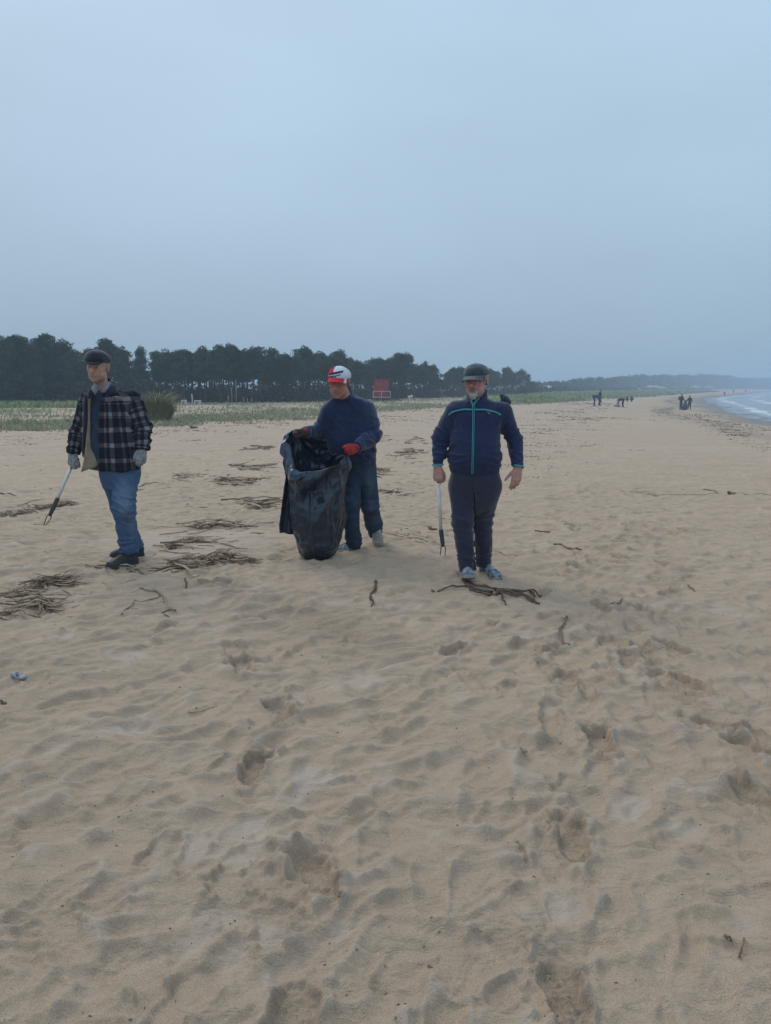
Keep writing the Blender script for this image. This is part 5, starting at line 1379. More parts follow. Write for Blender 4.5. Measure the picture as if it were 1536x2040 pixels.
# dark outer band of the folded front edge, breast pocket, jacket collar
P_ = on_front(J1, [(171, 782), (170, 820), (169, 860), (166, 900), (161, 936)], Y1 - .12, .004, 30)
if len(P_) > 4: ribbon(P_, .030, M_NAVYCAP, 'front_facing', jk1, .004)
leaf_collar([(211, 789, -.128), (222, 764, -.055), (232, 770, -.06), (231, 783, -.085), (222, 787, -.115)], Y1, 0, 'collar', M_NAVYCAP, jk1, .010)
leaf_collar([(178, 777, -.09), (184, 768, -.06), (184, 785, -.115), (178, 795, -.128), (171, 786, -.105)], Y1, 0, 'collar', M_NAVYCAP, jk1, .010)
P_ = on_front(J1, [(212, 797), (228, 794), (243, 793)], Y1 - .12, .005, 14)
if len(P_) > 4: ribbon(P_, .038, cloth("grey_flap", (.10, .10, .105), (.20, .19, .19), 50), 'pocket_flap', jk1, .005)
bc = on_front(J1, [(228, 793), (229, 794)], Y1 - .12, .011, 3)
if len(bc): mb = MB(); mb.tube([bc[0], bc[0] + [0, -.004, 0]], .007, 8); mb.build('button', M_NAVYCAP, jk1)
# gloves
for (w_, t_, n_, d_, cu, th_, spl, nm) in ((wL, (1, -.3, 0), (.5, .8, 0), dL, (35, 60, 40), (1, .7), 1, 0), (wR, (-1, -.1, 0), (-.35, .9, 0), dR, (22, 34, 22), (.35, .1), 1.4, 1)):
    v = Vol(w_ - .2, w_ + .2, .0042); P = hand(v, w_, t_, n_, d_, cu, th_, .95, .0045, True, spl)
    v.cone(w_ - nrm(d_) * .02, w_ + nrm(d_) * .02, .040, .036, .01)
    gl = build(v, 'glove', M_GLOVE, man1, 1, (), ((40, .002),), 51)
    for a in (.020, 0, -.020):
        mb = MB(); mb.tube([P(a * .8, -.0185, .045), P(a, -.0175, .075), P(a * 1.05, -.012, .105)], .0024, 5); mb.build('seam', M_GLOVELN, gl)
    cfc = w_ - nrm(d_) * .012; mb = MB(); mb.tube([cfc, cfc + nrm(d_) * .02], [.0415, .0405], 14, cap=False); mb.build('cuff', M_GLOVELN, gl)
# jeans
M_JEAN1 = denim("blue_denim", (.034, .078, .170), (.15, .225, .32), None)
v = Vol([lo[0], lo[1], -.02], [hi[0], hi[1], 1.12], .0082)
v.loft(stations([(918, 197, 277, .125, -.01), (940, 198, 276, .13, -.01), (955, 201, 275, .12, 0), (972, 206, 270, .10, 0)], Y1), .03, 2.4)
v.cone(hR_, kR_, .100, .084, .035); m_ = at(252, 1050, Y1 - .03); v.cone(kR_, m_, .084, .082, .02); v.cone(m_, at(257, 1098, Y1 + .01), .082, .078, .02)
v.cone(hL_, kL_, .092, .074, .035); m_ = at(256, 1052, Y1 + .30); v.cone(kL_, m_, .074, .068, .02); v.cone(m_, at(273, 1092, Y1 + .42), .068, .062, .02)
c = at(257, 1102, Y1 + .0); v.cut(c, (0, 0, -1), c - [.14, .14, .12], c + [.10, .14, 0]); c = at(273, 1094, Y1 + .42); v.cut(c, (0, 0, -1), c - [.1, .12, .12], c + [.1, .14, 0])
flj = [(kR_, (.5, 0, 1), .055, .020, .14), (at(257, 1085, Y1), (0, 0, 1), .034, .020, .10), (at(245, 975, Y1 - .1), (1, 0, 1), .07, .010, .14), (at(272, 1080, Y1 + .4), (0, 0, 1), .034, .016, .09)]
sp1 = [(at(246, 990, Y1 - .2), (.08, .12, .16), .9), (at(246, 1015, Y1 - .2), (.06, .1, .06), .8), (at(262, 1045, Y1 - .1), (.03, .1, .14), .5)]
build(v, 'jeans', M_JEAN1, man1, 1, flj, ((8, .008), (18, .004)), 55, post=lambda V, Fq: dict(attrs={"wear": wear(V, sp1)}))
hy = hgt(at(258, 1110, Y1)[0], Y1)
c = at(262, 1115, Y1); shoe(man1, (c[0] + .02, Y1 + .07, hy - .004), (-.50, -.86, 0), (0, 0, 1), (M_BLACKL, M_BLACKS), .31, .060, 1.2, laces=M_GLOVELN, seed=5)
c = at(284, 1100, Y1 + .42); shoe(man1, (c[0] + .01, Y1 + .44, hgt(c[0], Y1 + .44) - .004), (-.93, -.36, 0), (0, 0, 1), (M_BLACKL, M_BLACKS), .30, .052, 1.05, laces=M_GLOVELN, seed=6)
hh = wL + dL * .085 + np.array([.008, .012, 0]); Yp = hh[1]
grabber(hh, at(140.5, 935, Yp), at(115, 993, Yp - .05), at(99, 1027, Yp - .08), [at(87, 1047, Yp - .10), at(92, 1045, Yp - .09)], 'white tube litter picker with dark sleeve held by the man in the plaid jacket', (.8, -.2, .6))

# ================================================================== man in the red and white cap
Y2 = 7.02
bx2 = at(715, 1000, Y2)[0]
man2 = empty('person', (bx2, Y2, hgt(bx2, Y2))); tag(man2, 'person in navy pullover and red and white cap holding the dark bag open', 'person')
Hc = at(676, 762, Y2 - .20); Rh = rotm(10, 9, 4); s2 = 1.12
sL, eL, wL = at(656, 822, Y2 - .10), at(639, 856, Y2 - .06), at(606, 861, Y2 - .26)
sR, eR, wR = at(728, 818, Y2 - .0), at(742, 868, Y2 - .06), at(708, 893, Y2 - .30)
tor = stations([(787, 668, 706, .075, -.08), (794, 657, 724, .10, -.07), (803, 649, 736, .12, -.05), (818, 645, 740, .14, -.04), (845, 642, 744, .155, -.03), (875, 647, 746, .165, -.02), (900, 656, 749, .165, 0), (921, 664, 749, .155, .02)], Y2)
lo = np.array([at(565, 1000, Y2)[0], Y2 - .55, -.05]); hi = np.array([at(780, 1000, Y2)[0], Y2 + .62, 1.82])
hL_, kL_, aL_ = at(701, 930, Y2 + .02), at(699, 1000, Y2 - .08), at(703, 1086, Y2 - .02)
hR_, kR_, aR_ = at(729, 930, Y2 + .06), at(737, 1008, Y2 + .05), at(748, 1066, Y2 + .34)
v = Vol(lo, hi, .0092, fx=[(Hc[0] - .13, Hc[0] + .13, .0048)], fy=[(Y2 - .38, Y2 - .08, .0058)], fz=[(Hc[2] - .18, Hc[2] + .14, .0048)])
v.loft(shrink(tor, .04), .03); nb2 = at(688, 790, Y2 - .07); v.cone(nb2 - [0, 0, .05], Hc + Rh @ [0, .02, -.04], .068, .062, .03)
limb_skin(v, [sL, eL, wL], [.05, .042, .028]); limb_skin(v, [sR, eR, wR], [.05, .042, .028]); limb_skin(v, [hL_, kL_, aL_], [.075, .055, .038]); limb_skin(v, [hR_, kR_, aR_], [.075, .055, .038])
W2 = head(v, Hc, Rh, s2, 1.0, 1.05, 1.15)
dL = nrm(at(588, 858, Y2 - .34) - wL); dR = nrm(at(694, 898, Y2 - .42) - wR)
g2L = (wL, (0, -.3, 1), (-.2, -.2, -1), dL, (50, 60, 40), (1, .8), .98); g2R = (wR, (-.3, -.4, .9), (-.7, .5, -.2), dR, (60, 70, 40), (1, .6), .98)
hand(v, *g2L); hand(v, *g2R)
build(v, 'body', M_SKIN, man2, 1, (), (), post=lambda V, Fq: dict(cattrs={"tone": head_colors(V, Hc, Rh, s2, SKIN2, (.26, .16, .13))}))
eyes(man2, W2, Rh, s2, (-.4, -.8, -.6)); brow_hair(man2, W2, M_GREYH, s2)
hair_shell(man2, Hc, Rh, s2, M_GREYH, 1.0, -.02, .06, -.005, .005, 3)
M_WHITECAP = cloth("white_cotton", (.66, .68, .70), (.58, .60, .62), 20)
M_CAP2, t, b = mat_base("red_and_white_cotton", .85, .15); t.links.new(attr(t, "tone"), b.inputs['Base Color']); mbump(t, b, mnoise(t, 500, 2).outputs['Fac'], .001, .6)
def capcol(L):
    n = len(L); C = np.tile([[.64, .66, .69]], (n, 1)); C[L[:, 2] < -5] = (.50, .030, .038)
    top_ = L[:, 2] > -5; red = top_ & (L[:, 0] < -.030); C[red] = (.45, .030, .055)
    yy = L[:, 1]; f = top_ & (yy < .0)
    zb = L[:, 2] - .26 * (L[:, 0] + .0)
    for z0_, hw, x0, x1 in ((.078, .0085, -.07, .045), (.057, .0045, -.08, .03), (.047, .003, -.07, .0)):
        C[f & (np.abs(zb - z0_) < hw) & (L[:, 0] > x0) & (L[:, 0] < x1)] = (.025, .035, .12)
    C[f & (np.abs(zb - .0655) < .0030) & (L[:, 0] < .0)] = (.62, .62, .66)
    e2 = (~top_) & (np.abs(L[:, 0] - .066) < .006) & (L[:, 1] < -.03); C[e2] = (.6, .6, .62)
    return C
cap2 = baseball_cap(man2, Hc + [0, 0, .004], Rh @ rotm(0, -4, 0), s2, M_CAP2, M_CAP2, z0=.038, brim_len=.078, top=.072, seams=simple("cap_seam", (.45, .42, .44)), colfn=capcol)
# pullover
v = Vol(lo, hi, .0082); v.loft(tor, .03, 2.35)
v.cone(sL, eL, .082, .070, .05); v.cone(eL, wL, .066, .046, .03); v.cone(sR, eR, .090, .078, .05); v.cone(eR, wR, .078, .052, .03)
v.cone(nb2 + [0, .02, -.05], nb2 + [-.02, -.01, .055], .094, .080, .03); v.ell(at(680, 781, Y2 - .14), (.060, .10, .045), Rh, .01, 'sub')
for w_, d_ in ((wL, dL), (wR, dR)): v.cut(w_ - d_ * .006, d_, w_ - .085, w_ + .085)
zhm = at(710, 922, Y2)[2]; v.cut((0, 0, zhm), (0, 0, -1), (lo[0] + .2, Y2 - .3, zhm - .2), (hi[0], Y2 + .3, zhm))
fl2 = [(eR, eR - sR, .055, .018, .14), (eL, eL - sL, .05, .014, .11), (at(728, 890, Y2 - .1), (1, 0, 1), .06, .012, .13), (at(655, 850, Y2 - .15), (1, 0, 1), .06, .012, .12), (at(720, 915, Y2 - .1), (0, 0, 1), .05, .008, .14), (at(690, 820, Y2 - .18), (.5, 0, 1), .08, .006, .16)]
V, Fq = v.net(); V = smooth(V, Fq, 1); V = wrinkle(V, Fq, fl2, ((4.5, .014), (10, .008), (26, .003)), 61)
pv = mesh_obj('pullover', V, Fq, M_NAVYSW, man2)
for w_, d_ in ((wL, dL), (wR, dR)):
    c_ = w_ - d_ * .02; mb = MB(); mb.tube([c_ - d_ * .028, c_, c_ + d_ * .012], [.050, .048, .046], 16); mb.build('cuff', M_NAVYSW, pv)
for k, (gsp, mt, cm) in enumerate(((g2L, M_DARKGL, M_REDGL), (g2R, M_REDGL, M_REDGL))):
    v = Vol(gsp[0] - .2, gsp[0] + .2, .0044); hand(v, *gsp, .0045); gl = build(v, 'glove', mt, man2, 1, (), ((35, .002),), 62 + k)
    u = nrm(gsp[3]); mb = MB(); mb.tube([gsp[0] - u * .015, gsp[0] + u * .012, gsp[0] + u * .03], [.041, .038, .034], 14, cap=False); mb.build('cuff', cm, gl)
# dark jeans, right knee bent with the heel off the ground
M_JEAN2 = denim("dark_denim", (.014, .028, .068), (.085, .125, .165), None)
v = Vol([lo[0] + .3, lo[1], -.02], [hi[0], hi[1], 1.10], .0085)
v.loft(stations([(905, 667, 748, .135, .02), (930, 672, 747, .135, .03), (950, 684, 746, .12, .03), (965, 690, 742, .10, .03)], Y2), .03, 2.4)
m_ = at(700, 1045, Y2 - .06); v.cone(hL_, kL_, .092, .076, .03); v.cone(kL_, m_, .076, .070, .02); v.cone(m_, at(704, 1084, Y2 - .0), .070, .074, .02)
m_ = at(745, 1044, Y2 + .20); v.cone(hR_, kR_, .094, .082, .03); v.cone(kR_, m_, .080, .082, .02); v.cone(m_, at(748, 1062, Y2 + .32), .080, .064, .02)
c = at(704, 1090, Y2); v.cut(c, (0, 0, -1), c - [.13, .14, .12], c + [.13, .14, 0]); c = at(749, 1065, Y2 + .34); v.cut(c, (.1, .5, -1), c - [.1, .14, .12], c + [.1, .14, .02])
flj = [(kL_, (0, 0, 1), .055, .014, .12), (kR_, (0, 0, 1), .055, .014, .13), (at(704, 1074, Y2), (0, 0, 1), .034, .022, .10), (at(747, 1052, Y2 + .25), (0, 0, 1), .035, .014, .1)]
sp2 = [(at(737, 965, Y2 - .1), (.05, .2, .12), .75), (at(740, 1010, Y2 - .1), (.04, .2, .05), .9), (at(745, 1035, Y2 + .1), (.05, .2, .06), .6), (at(697, 1000, Y2 - .2), (.05, .1, .10), .45), (at(700, 1028, Y2 - .15), (.03, .1, .02), .5)]
build(v, 'jeans', M_JEAN2, man2, 1, flj, ((8, .009), (18, .004)), 65, post=lambda V, Fq: dict(attrs={"wear": wear(V, sp2)}))
c = at(714, 1093, Y2 + .08); shoe(man2, (c[0], Y2 + .06, hgt(c[0], Y2 + .06) - .003), (-.80, -.60, 0), (0, 0, 1), (M_WHITESH, M_BLACKS), .30, .052, laces=M_GLOVELN, seed=7)
c = at(754, 1094, Y2 + .14); zt_ = hgt(c[0], Y2 + .12); fw_ = nrm((.10, -.62, -.78)); toe = np.array([c[0], Y2 + .13, zt_ + .02]); shoe(man2, toe - fw_ * .285, fw_, (.05, -.78, .62), (M_TANSH, M_PALES), .29, .052, laces=M_LACE, seed=8)

# ------------------------------------------------------------------ big dark bag
def poly_bag():
    SIL = np.array([(1111, 614, 656), (1108, 606, 662), (1098, 599, 670), (1080, 594, 675), (1050, 587, 680), (1010, 580, 682), (970, 575, 685), (940, 573, 687), (915, 571, 688), (895, 573, 688), (875, 576, 684), (860, 578, 676)], float)
    RIM = [(0, 896), (20, 893), (55, 880), (90, 866), (130, 857), (165, 858), (180, 866), (205, 890), (228, 922), (250, 934), (280, 931), (310, 920), (335, 908), (360, 896)]
    nu, nv = 220, 90; Yb = 6.72; A = []
    wy = lambda f: .05 + .16 * math.sin(min(1, f * 5) * math.pi / 2) + .03 * f
    for j in range(nv):
        vv = j / (nv - 1)
        for i in range(nu):
            a = 360 * i / nu; rim = np.interp(a, [q[0] for q in RIM], [q[1] for q in RIM]); py = 1111 - (1111 - rim) * vv ** 1.0
            l, r = np.interp(py, SIL[::-1, 0], SIL[::-1, 1]), np.interp(py, SIL[::-1, 0], SIL[::-1, 2])
            P = at((l + r) / 2, py, Yb); E = at(r, py, Yb); rx = E[0] - P[0]; ar = math.radians(a); ry = wy(vv) * (1 if vv > .03 else .5 + vv * 17)
            ca, sa = math.cos(ar), math.sin(ar); pw = 1.0 - .12 * vv
            A.append([P[0] + rx * np.sign(ca) * abs(ca) ** pw, Yb + ry * np.sign(sa) * abs(sa) ** (1.0 + .15 * vv), P[2], ca, sa, vv, ar])
    A = np.array(A); V = A[:, :3].copy(); nn = A[:, 3:5]; vv = A[:, 5]; ar = A[:, 6]
    # pleats running from the hands down the film, crumples
    u = np.stack([A[:, 3] * 1.5, A[:, 4] * 1.5, vv * 1.3], 1)
    pl_ = (1 - np.abs(pn3(u * np.array([1.5, 1.5, .9]), 71)) * 1.6).clip(0, 1) ** 2 - .4; pl2 = (1 - np.abs(pn3(u * np.array([2.8, 2.8, 2.0]) + np.stack([vv * 2, vv * 0, vv * 0], 1), 72))) ** 3 - .55
    rad_ = 0
    for hx_, hy_ in ((584, 862), (686, 895)):
        hp = at(hx_, hy_, Yb); dx_, dz_ = V[:, 0] - hp[0], V[:, 2] - hp[2]; an_ = np.arctan2(dx_, -dz_); rr_ = np.hypot(dx_, dz_)
        rad_ = rad_ + np.exp(-rr_ / .42) * (np.clip(1 - 2 * np.abs(pn2(an_ * 2.3 + hx_, rr_ * 1.2 + np.sign(A[:, 4]) * 3, 77)), 0, 1) ** 1.4 - .35) * np.clip(rr_ * 8, 0, 1)
    cr3 = (1 - np.abs(pn3(V * 9, 73))) ** 2 - .5
    am = np.clip(vv * 3, .15, 1) * np.clip((1.02 - vv) * 6, .35, 1)
    d = am * (.030 * pl_ + .010 * pl2 + .004 * cr3) + .125 * rad_ + .012 * (np.clip(1 - 3.2 * np.abs(pn3(V * np.array([7, 7, 8.5]), 76)), 0, 1)) + .012 * (np.clip(1 - 3 * np.abs(pn3(V * np.array([4, 4, 6]) + 9, 75)), 0, 1)) + .055 * pn3(V * 3.2, 79) * np.clip(vv * 4, 0, 1)
    front = np.clip(-A[:, 4], 0, 1)
    d += -.075 * front * np.exp(-((V[:, 2] - at(630, 975, Yb)[2]) / .10) ** 2 - ((V[:, 0] - at(632, 970, Yb)[0]) / .13) ** 2)     # hollow under the mouth
    V[:, 0] += nn[:, 0] * d * .6; V[:, 1] += nn[:, 1] * d
    # corners sit on the sand
    ii = np.arange(nu * nv).reshape(nv, nu)
    q = np.stack([ii[:-1].ravel(), np.roll(ii, -1, 1)[:-1].ravel(), np.roll(ii, -1, 1)[1:].ravel(), ii[1:].ravel()], 1)
    c = len(V); V = np.concatenate([V, [V[:nu].mean(0)]]); t3 = np.stack([np.full(nu, c), (np.arange(nu) + 1) % nu, np.arange(nu)], 1)
    return V, q, t3, ii
M_FILM, t, b = mat_base("black_polythene", .34, .5)
b.inputs['Base Color'].default_value = (.016, .026, .042, 1); nb_ = mnoise(t, 7, 2.5, rough=.5); nb_.inputs['Distortion'].default_value = 1.2; nb2_ = mnoise(t, 26, 2); nb2_.inputs['Distortion'].default_value = 1.5
mpb = N(t, 'ShaderNodeMapping'); tcb = N(t, 'ShaderNodeTexCoord'); t.links.new(tcb.outputs['Object'], mpb.inputs[0]); mpb.inputs['Scale'].default_value = (1, 1, .6); t.links.new(mpb.outputs[0], nb_.inputs['Vector'])
mbump(t, b, nb_.outputs['Fac'], .02, .4)
t.links.new(mrange(t, nb_.outputs['Fac'], .3, .7, .18, .26), b.inputs['Roughness'])
V, q, t3, iib = poly_bag()
zmin = V[:, 2].min(); cb_ = V[:220].mean(0); gb = hgt(cb_[0], cb_[1]); fz_ = np.clip((V[:, 2] - zmin) / .4, 0, 1); V[:, 2] += (gb + .004 - zmin) * (1 - fz_)
bag = empty('rubbish_bag', (cb_[0], cb_[1], gb)); tag(bag, 'large dark plastic rubbish bag standing on the sand, held open by the capped man', 'rubbish bag')
fo_ = mesh_obj('film', V, [q, t3], M_FILM, bag); md = fo_.modifiers.new('thickness', 'SOLIDIFY'); md.thickness = .0025; md.offset = -1
# folded-over cuff at the left of the mouth
rimv = V[iib[-1]]
idx = [i for i in range(220) if 172 <= 360 * i / 220 <= 262]
def strip(name, top, downs, mat=M_FILM, th_=.003, seed=0):
    n, m2 = len(top), len(downs[0]); A = []
    for i in range(n):
        for j in range(m2): A.append(top[i] + downs[i][j])
    A = np.array(A); A = A + (pn3(A * 22, seed) * .014)[:, None] * np.array([.4, -1, .2]) + (pn3(A * 60, seed + 2) * .005)[:, None] * np.array([.2, -1, .1]); ii = np.arange(n * m2).reshape(n, m2)
    q = np.stack([ii[:-1, :-1].ravel(), ii[:-1, 1:].ravel(), ii[1:, 1:].ravel(), ii[1:, :-1].ravel()], 1)
    o = mesh_obj(name, A, q, mat, bag); md = o.modifiers.new('thickness', 'SOLIDIFY'); md.thickness = th_; return o
top, downs = [], []
for n_, i in enumerate(idx):
    f = n_ / (len(idx) - 1); a = math.radians(360 * i / 220); o_ = np.array([math.cos(a), math.sin(a), 0]) * (.022 + .012 * math.sin(f * 3.1)); Ld = (.045 + .075 * math.sin(math.pi * min(1, f * 1.05)) ** .8)
    top.append(rimv[i] + [0, 0, .004]); downs.append([o_ * math.sin(min(1, w_ * 2.2) * math.pi / 2) + np.array([-.02 * w_, -.02 * w_, -Ld * w_ ** 1.1 + .008 * math.sin(w_ * 3)]) for w_ in np.linspace(0, 1, 14)])
M_FILM2 = M_FILM.copy(); M_FILM2.name = 'sheen_tinted_polythene'; M_FILM2.node_tree.nodes['Principled BSDF'].inputs['Base Color'].default_value = (.030, .050, .085, 1)  # same film, base colour lightened as painted sheen for the folded rim
strip('folded_rim', top, downs, M_FILM2, seed=81)
# loose left corner of the film hanging beside the filled part
top, downs = [], []
for i in range(18):
    f = i / 17; py = 925 + (1062 - 925) * f; xl = np.interp(py, [925, 970, 1020, 1045, 1062], [573, 566, 560, 556.5, 557]); xr = np.interp(py, [925, 985, 1030, 1062], [580, 586, 592, 596])
    a = at(xl, py, 6.66); b_ = at(xr, py + (3 if i == 17 else 0), 6.74); top.append(a); downs.append([(b_ - a) * w_ + np.array([0, -.020 * math.sin(w_ * 9 + f * 3) * (.4 + f), 0]) for w_ in np.linspace(0, 1, 12)])
strip('loose_corner', top, downs, M_FILM, seed=84)

# ================================================================== people far down the beach
def far_person(px, pyf, pyt, label, pose='stand', jacket=(.02, .03, .07), legs=(.02, .025, .045), Yd=None, group='beach cleaners far down the beach', faceto=0, arm=None, hat=None):
    g = ground_hit(px, pyf); 
    if Yd: g = at(px, pyf, Yd); g[2] = float(zbase(g[0], g[1]))
    X0, Yd = g[0], g[1]; k = Yd / F; Hh = (pyf - pyt) * k
    S = Hh / 1.72 if pose == 'stand' else (Hh / 1.02 if pose == 'bend' else Hh / .85)
    root = empty('person', (X0, Yd, g[2])); tag(root, label, 'person', group)
    yaw = math.radians(faceto); f = np.array([math.sin(yaw), -math.cos(yaw), 0]); sd_ = np.array([math.cos(yaw), math.sin(yaw), 0])
    P = lambda a, b_, c: np.array([X0, Yd, g[2]]) + S * (a * sd_ + b_ * f + c * np.array([0, 0, 1.0]))
    if pose == 'stand':
        hip, chest, hd = (0, 0, .92), (0, .04, 1.38), (0, .09, 1.62); kn = [(-.10, .06, .50), (.11, -.03, .50)]; ft = [(-.12, .05, .05), (.15, -.08, .05)]
        ha = arm or [(-.26, .15, .85), (.26, .2, .9)]; el = [(-.27, .02, 1.10), (.27, .04, 1.10)]
    elif pose == 'bend':
        hip, chest, hd = (0, -.25, .92), (0, .25, .90), (0, .50, .78); kn = [(-.10, -.10, .50), (.10, -.15, .50)]; ft = [(-.12, -.18, .05), (.12, -.22, .05)]
        ha = [(-.16, .45, .28), (.16, .50, .32)]; el = [(-.2, .34, .58), (.2, .36, .6)]
    else:
        hip, chest, hd = (0, -.12, .38), (0, .10, .66), (0, .20, .80); kn = [(-.14, .22, .42), (.14, .20, .42)]; ft = [(-.13, .02, .05), (.13, 0, .05)]
        ha = [(-.16, .38, .22), (.16, .40, .25)]; el = [(-.24, .22, .42), (.24, .24, .42)]
    lo = P(0, 0, 0) - S * np.array([.75, .75, .05]); hi = P(0, 0, 0) + S * np.array([.75, .75, 1.85])
    H = .022 * S
    shs = [np.array(chest) + [-.17, 0, .03], np.array(chest) + [.17, 0, .03]]
    v = Vol(lo, hi, H); v.ell(P(*hd), (.085 * S, .10 * S, .12 * S), None, .01); v.cone(P(*chest), P(*hd), .06 * S, .05 * S, .02)
    v.cone(P(*hip), P(*chest), .10 * S, .10 * S, .02)
    for i in (0, 1):
        v.cone(P(*shs[i]), P(*el[i]), .035 * S, .03 * S, .02); v.cone(P(*el[i]), P(*ha[i]), .03 * S, .028 * S, .02); v.ell(P(*ha[i]), (.04 * S, .04 * S, .05 * S), None, .01)
        v.cone(P(*hip), P(*kn[i]), .06 * S, .05 * S, .02); v.cone(P(*kn[i]), P(*ft[i]), .05 * S, .04 * S, .02)
    build(v, 'body', M_SKIN, root, 1, (), (), post=lambda V, Fq: dict(cattrs={"tone": np.tile([SKIN2], (len(V), 1))}))
    v = Vol(lo, hi, H); v.cone(P(*(np.array(hip) + [0, 0, .0])), P(*chest), .150 * S, .175 * S, .05); 
    for i in (0, 1): v.cone(P(*shs[i]), P(*el[i]), .075 * S, .062 * S, .05); v.cone(P(*el[i]), P(*(.85 * np.array(ha[i]) + .15 * np.array(el[i]))), .06 * S, .048 * S, .03)
    build(v, 'jacket', simple('far_jacket', jacket, tuple(q * 1.5 for q in jacket), 4, .9, .2), root, 1, (), ((6, .01),), 3)
    v = Vol(lo, hi, H)
    for i in (0, 1): v.cone(P(*(np.array(hip) + [(-.07, .07)[i], 0, 0])), P(*kn[i]), .115 * S, .085 * S, .03); v.cone(P(*kn[i]), P(*ft[i]), .08 * S, .065 * S, .03)
    build(v, 'trousers', simple('far_trousers', legs, tuple(q * 1.4 for q in legs), 4, .9, .2), root, 1, (), ((6, .01),), 4)
    for i in (0, 1):
        v = Vol(lo, hi, H); v.cone(P(ft[i][0], ft[i][1] - .03, .04), P(ft[i][0], ft[i][1] + .17, .03), .05 * S, .045 * S, 0); build(v, 'shoe', M_BLACKL, root, 1, (), ())
    v = Vol(lo, hi, H); v.ell(P(hd[0], hd[1] - .01, hd[2] + .04), (.10 * S, .115 * S, .10 * S), None, 0); c = P(hd[0], hd[1], hd[2] + .02); v.cut(c, (0, 0, -1), c - .5, c + .5); build(v, 'hair', simple('far_hair', hat or (.02, .018, .018)), root, 1, (), ())
    return root, P
far_person(1194, 808, 778.5, 'person in dark navy standing beside the pale bag, left of the bending person', 'stand', (.014, .02, .042), (.018, .022, .04), faceto=70)
far_person(1187, 808.5, 788, 'person in blue bending right behind the leg of the standing navy figure', 'bend', (.022, .035, .08), (.022, .035, .075), faceto=60)
far_person(1238, 810.5, 794.5, 'person in black bent over double above the pale grey bag', 'bend', (.012, .014, .016), (.02, .02, .022), faceto=-100)
far_person(1250, 800, 790.5, 'left one of two people crouching together behind the bent over person', 'crouch', (.02, .03, .03), (.02, .02, .03), faceto=-60)
far_person(1259, 800, 790, 'right one of two people crouching together behind the bent over person', 'crouch', (.03, .03, .025), (.02, .02, .03), faceto=-90)
far_person(1356, 816, 786, 'left one of two people at the full bag, with one arm raised', 'stand', (.035, .05, .07), (.03, .045, .075), arm=[(-.34, .05, 1.55), (.3, .2, .95)], faceto=10)
far_person(1373, 815.5, 789, 'right one of two people at the full bag, in dark brown', 'stand', (.05, .035, .035), (.025, .025, .035), faceto=-30, arm=[(-.5, .2, 1.0), (.26, .15, .9)])
far_person(1443, 789, 780, 'nearest tiny walker at the edge of the surf', 'stand', (.02, .02, .03), (.03, .02, .02), group='tiny walkers along the far waterline')
far_person(1461, 783.5, 777, 'middle tiny walker at the far waterline', 'stand', (.03, .03, .04), group='tiny walkers along the far waterline')
far_person(1485, 781.3, 776, 'farthest tiny walker at the right end of the waterline', 'stand', (.03, .03, .04), group='tiny walkers along the far waterline')
def sack(px, pyb, pyt, wpx, label, col, name='rubbish_bag', seed=1, Yd=None):
    g = ground_hit(px, pyb)
    if Yd: g = at(px, pyb, Yd); g[2] = float(zbase(g[0], g[1]))
    k = g[1] / F; w = wpx * k / 2; h = (pyb - pyt) * k
    v = Vol(g - [w * 1.6, w * 1.6, .05], g + [w * 1.6, w * 1.6, h * 1.25], min(w, h) / 14)
    v.ell(g + [0, 0, h * .36], (w, w * .9, h * .42), None, 0); v.cone(g + [0, 0, h * .45], g + [w * .1, 0, h * .98], w * .75, w * .42, w * .3)
    v.cut(g, (0, 0, -1), g - w * 3, g + w * 3)
    rt = empty(name, g); tag(rt, label, 'rubbish bag')
    build(v, 'film', simple('far_film', col, tuple(q * 1.5 for q in col), 5, .4, .5, 6, .06), rt, 1, (), ((2.5 / w * .6, .10 * w), (6 / w * .6, .05 * w)), seed)
    mb = MB(); mb.tube([g + [w * .1, 0, h * .94], g + [w * .1, 0, h * 1.0]], [w * .40, w * .30], 10, cap=False); mb.build('mouth', simple('far_mouth', tuple(q * .7 for q in col)), rt)
sack(1364, 817, 799, 12, 'full dark grey bag standing between the two people near the water', (.035, .045, .06), seed=3)
sack(1229, 810, 803, 14, 'pale grey bag lying in front of the person bent over double', (.22, .24, .27), seed=4)
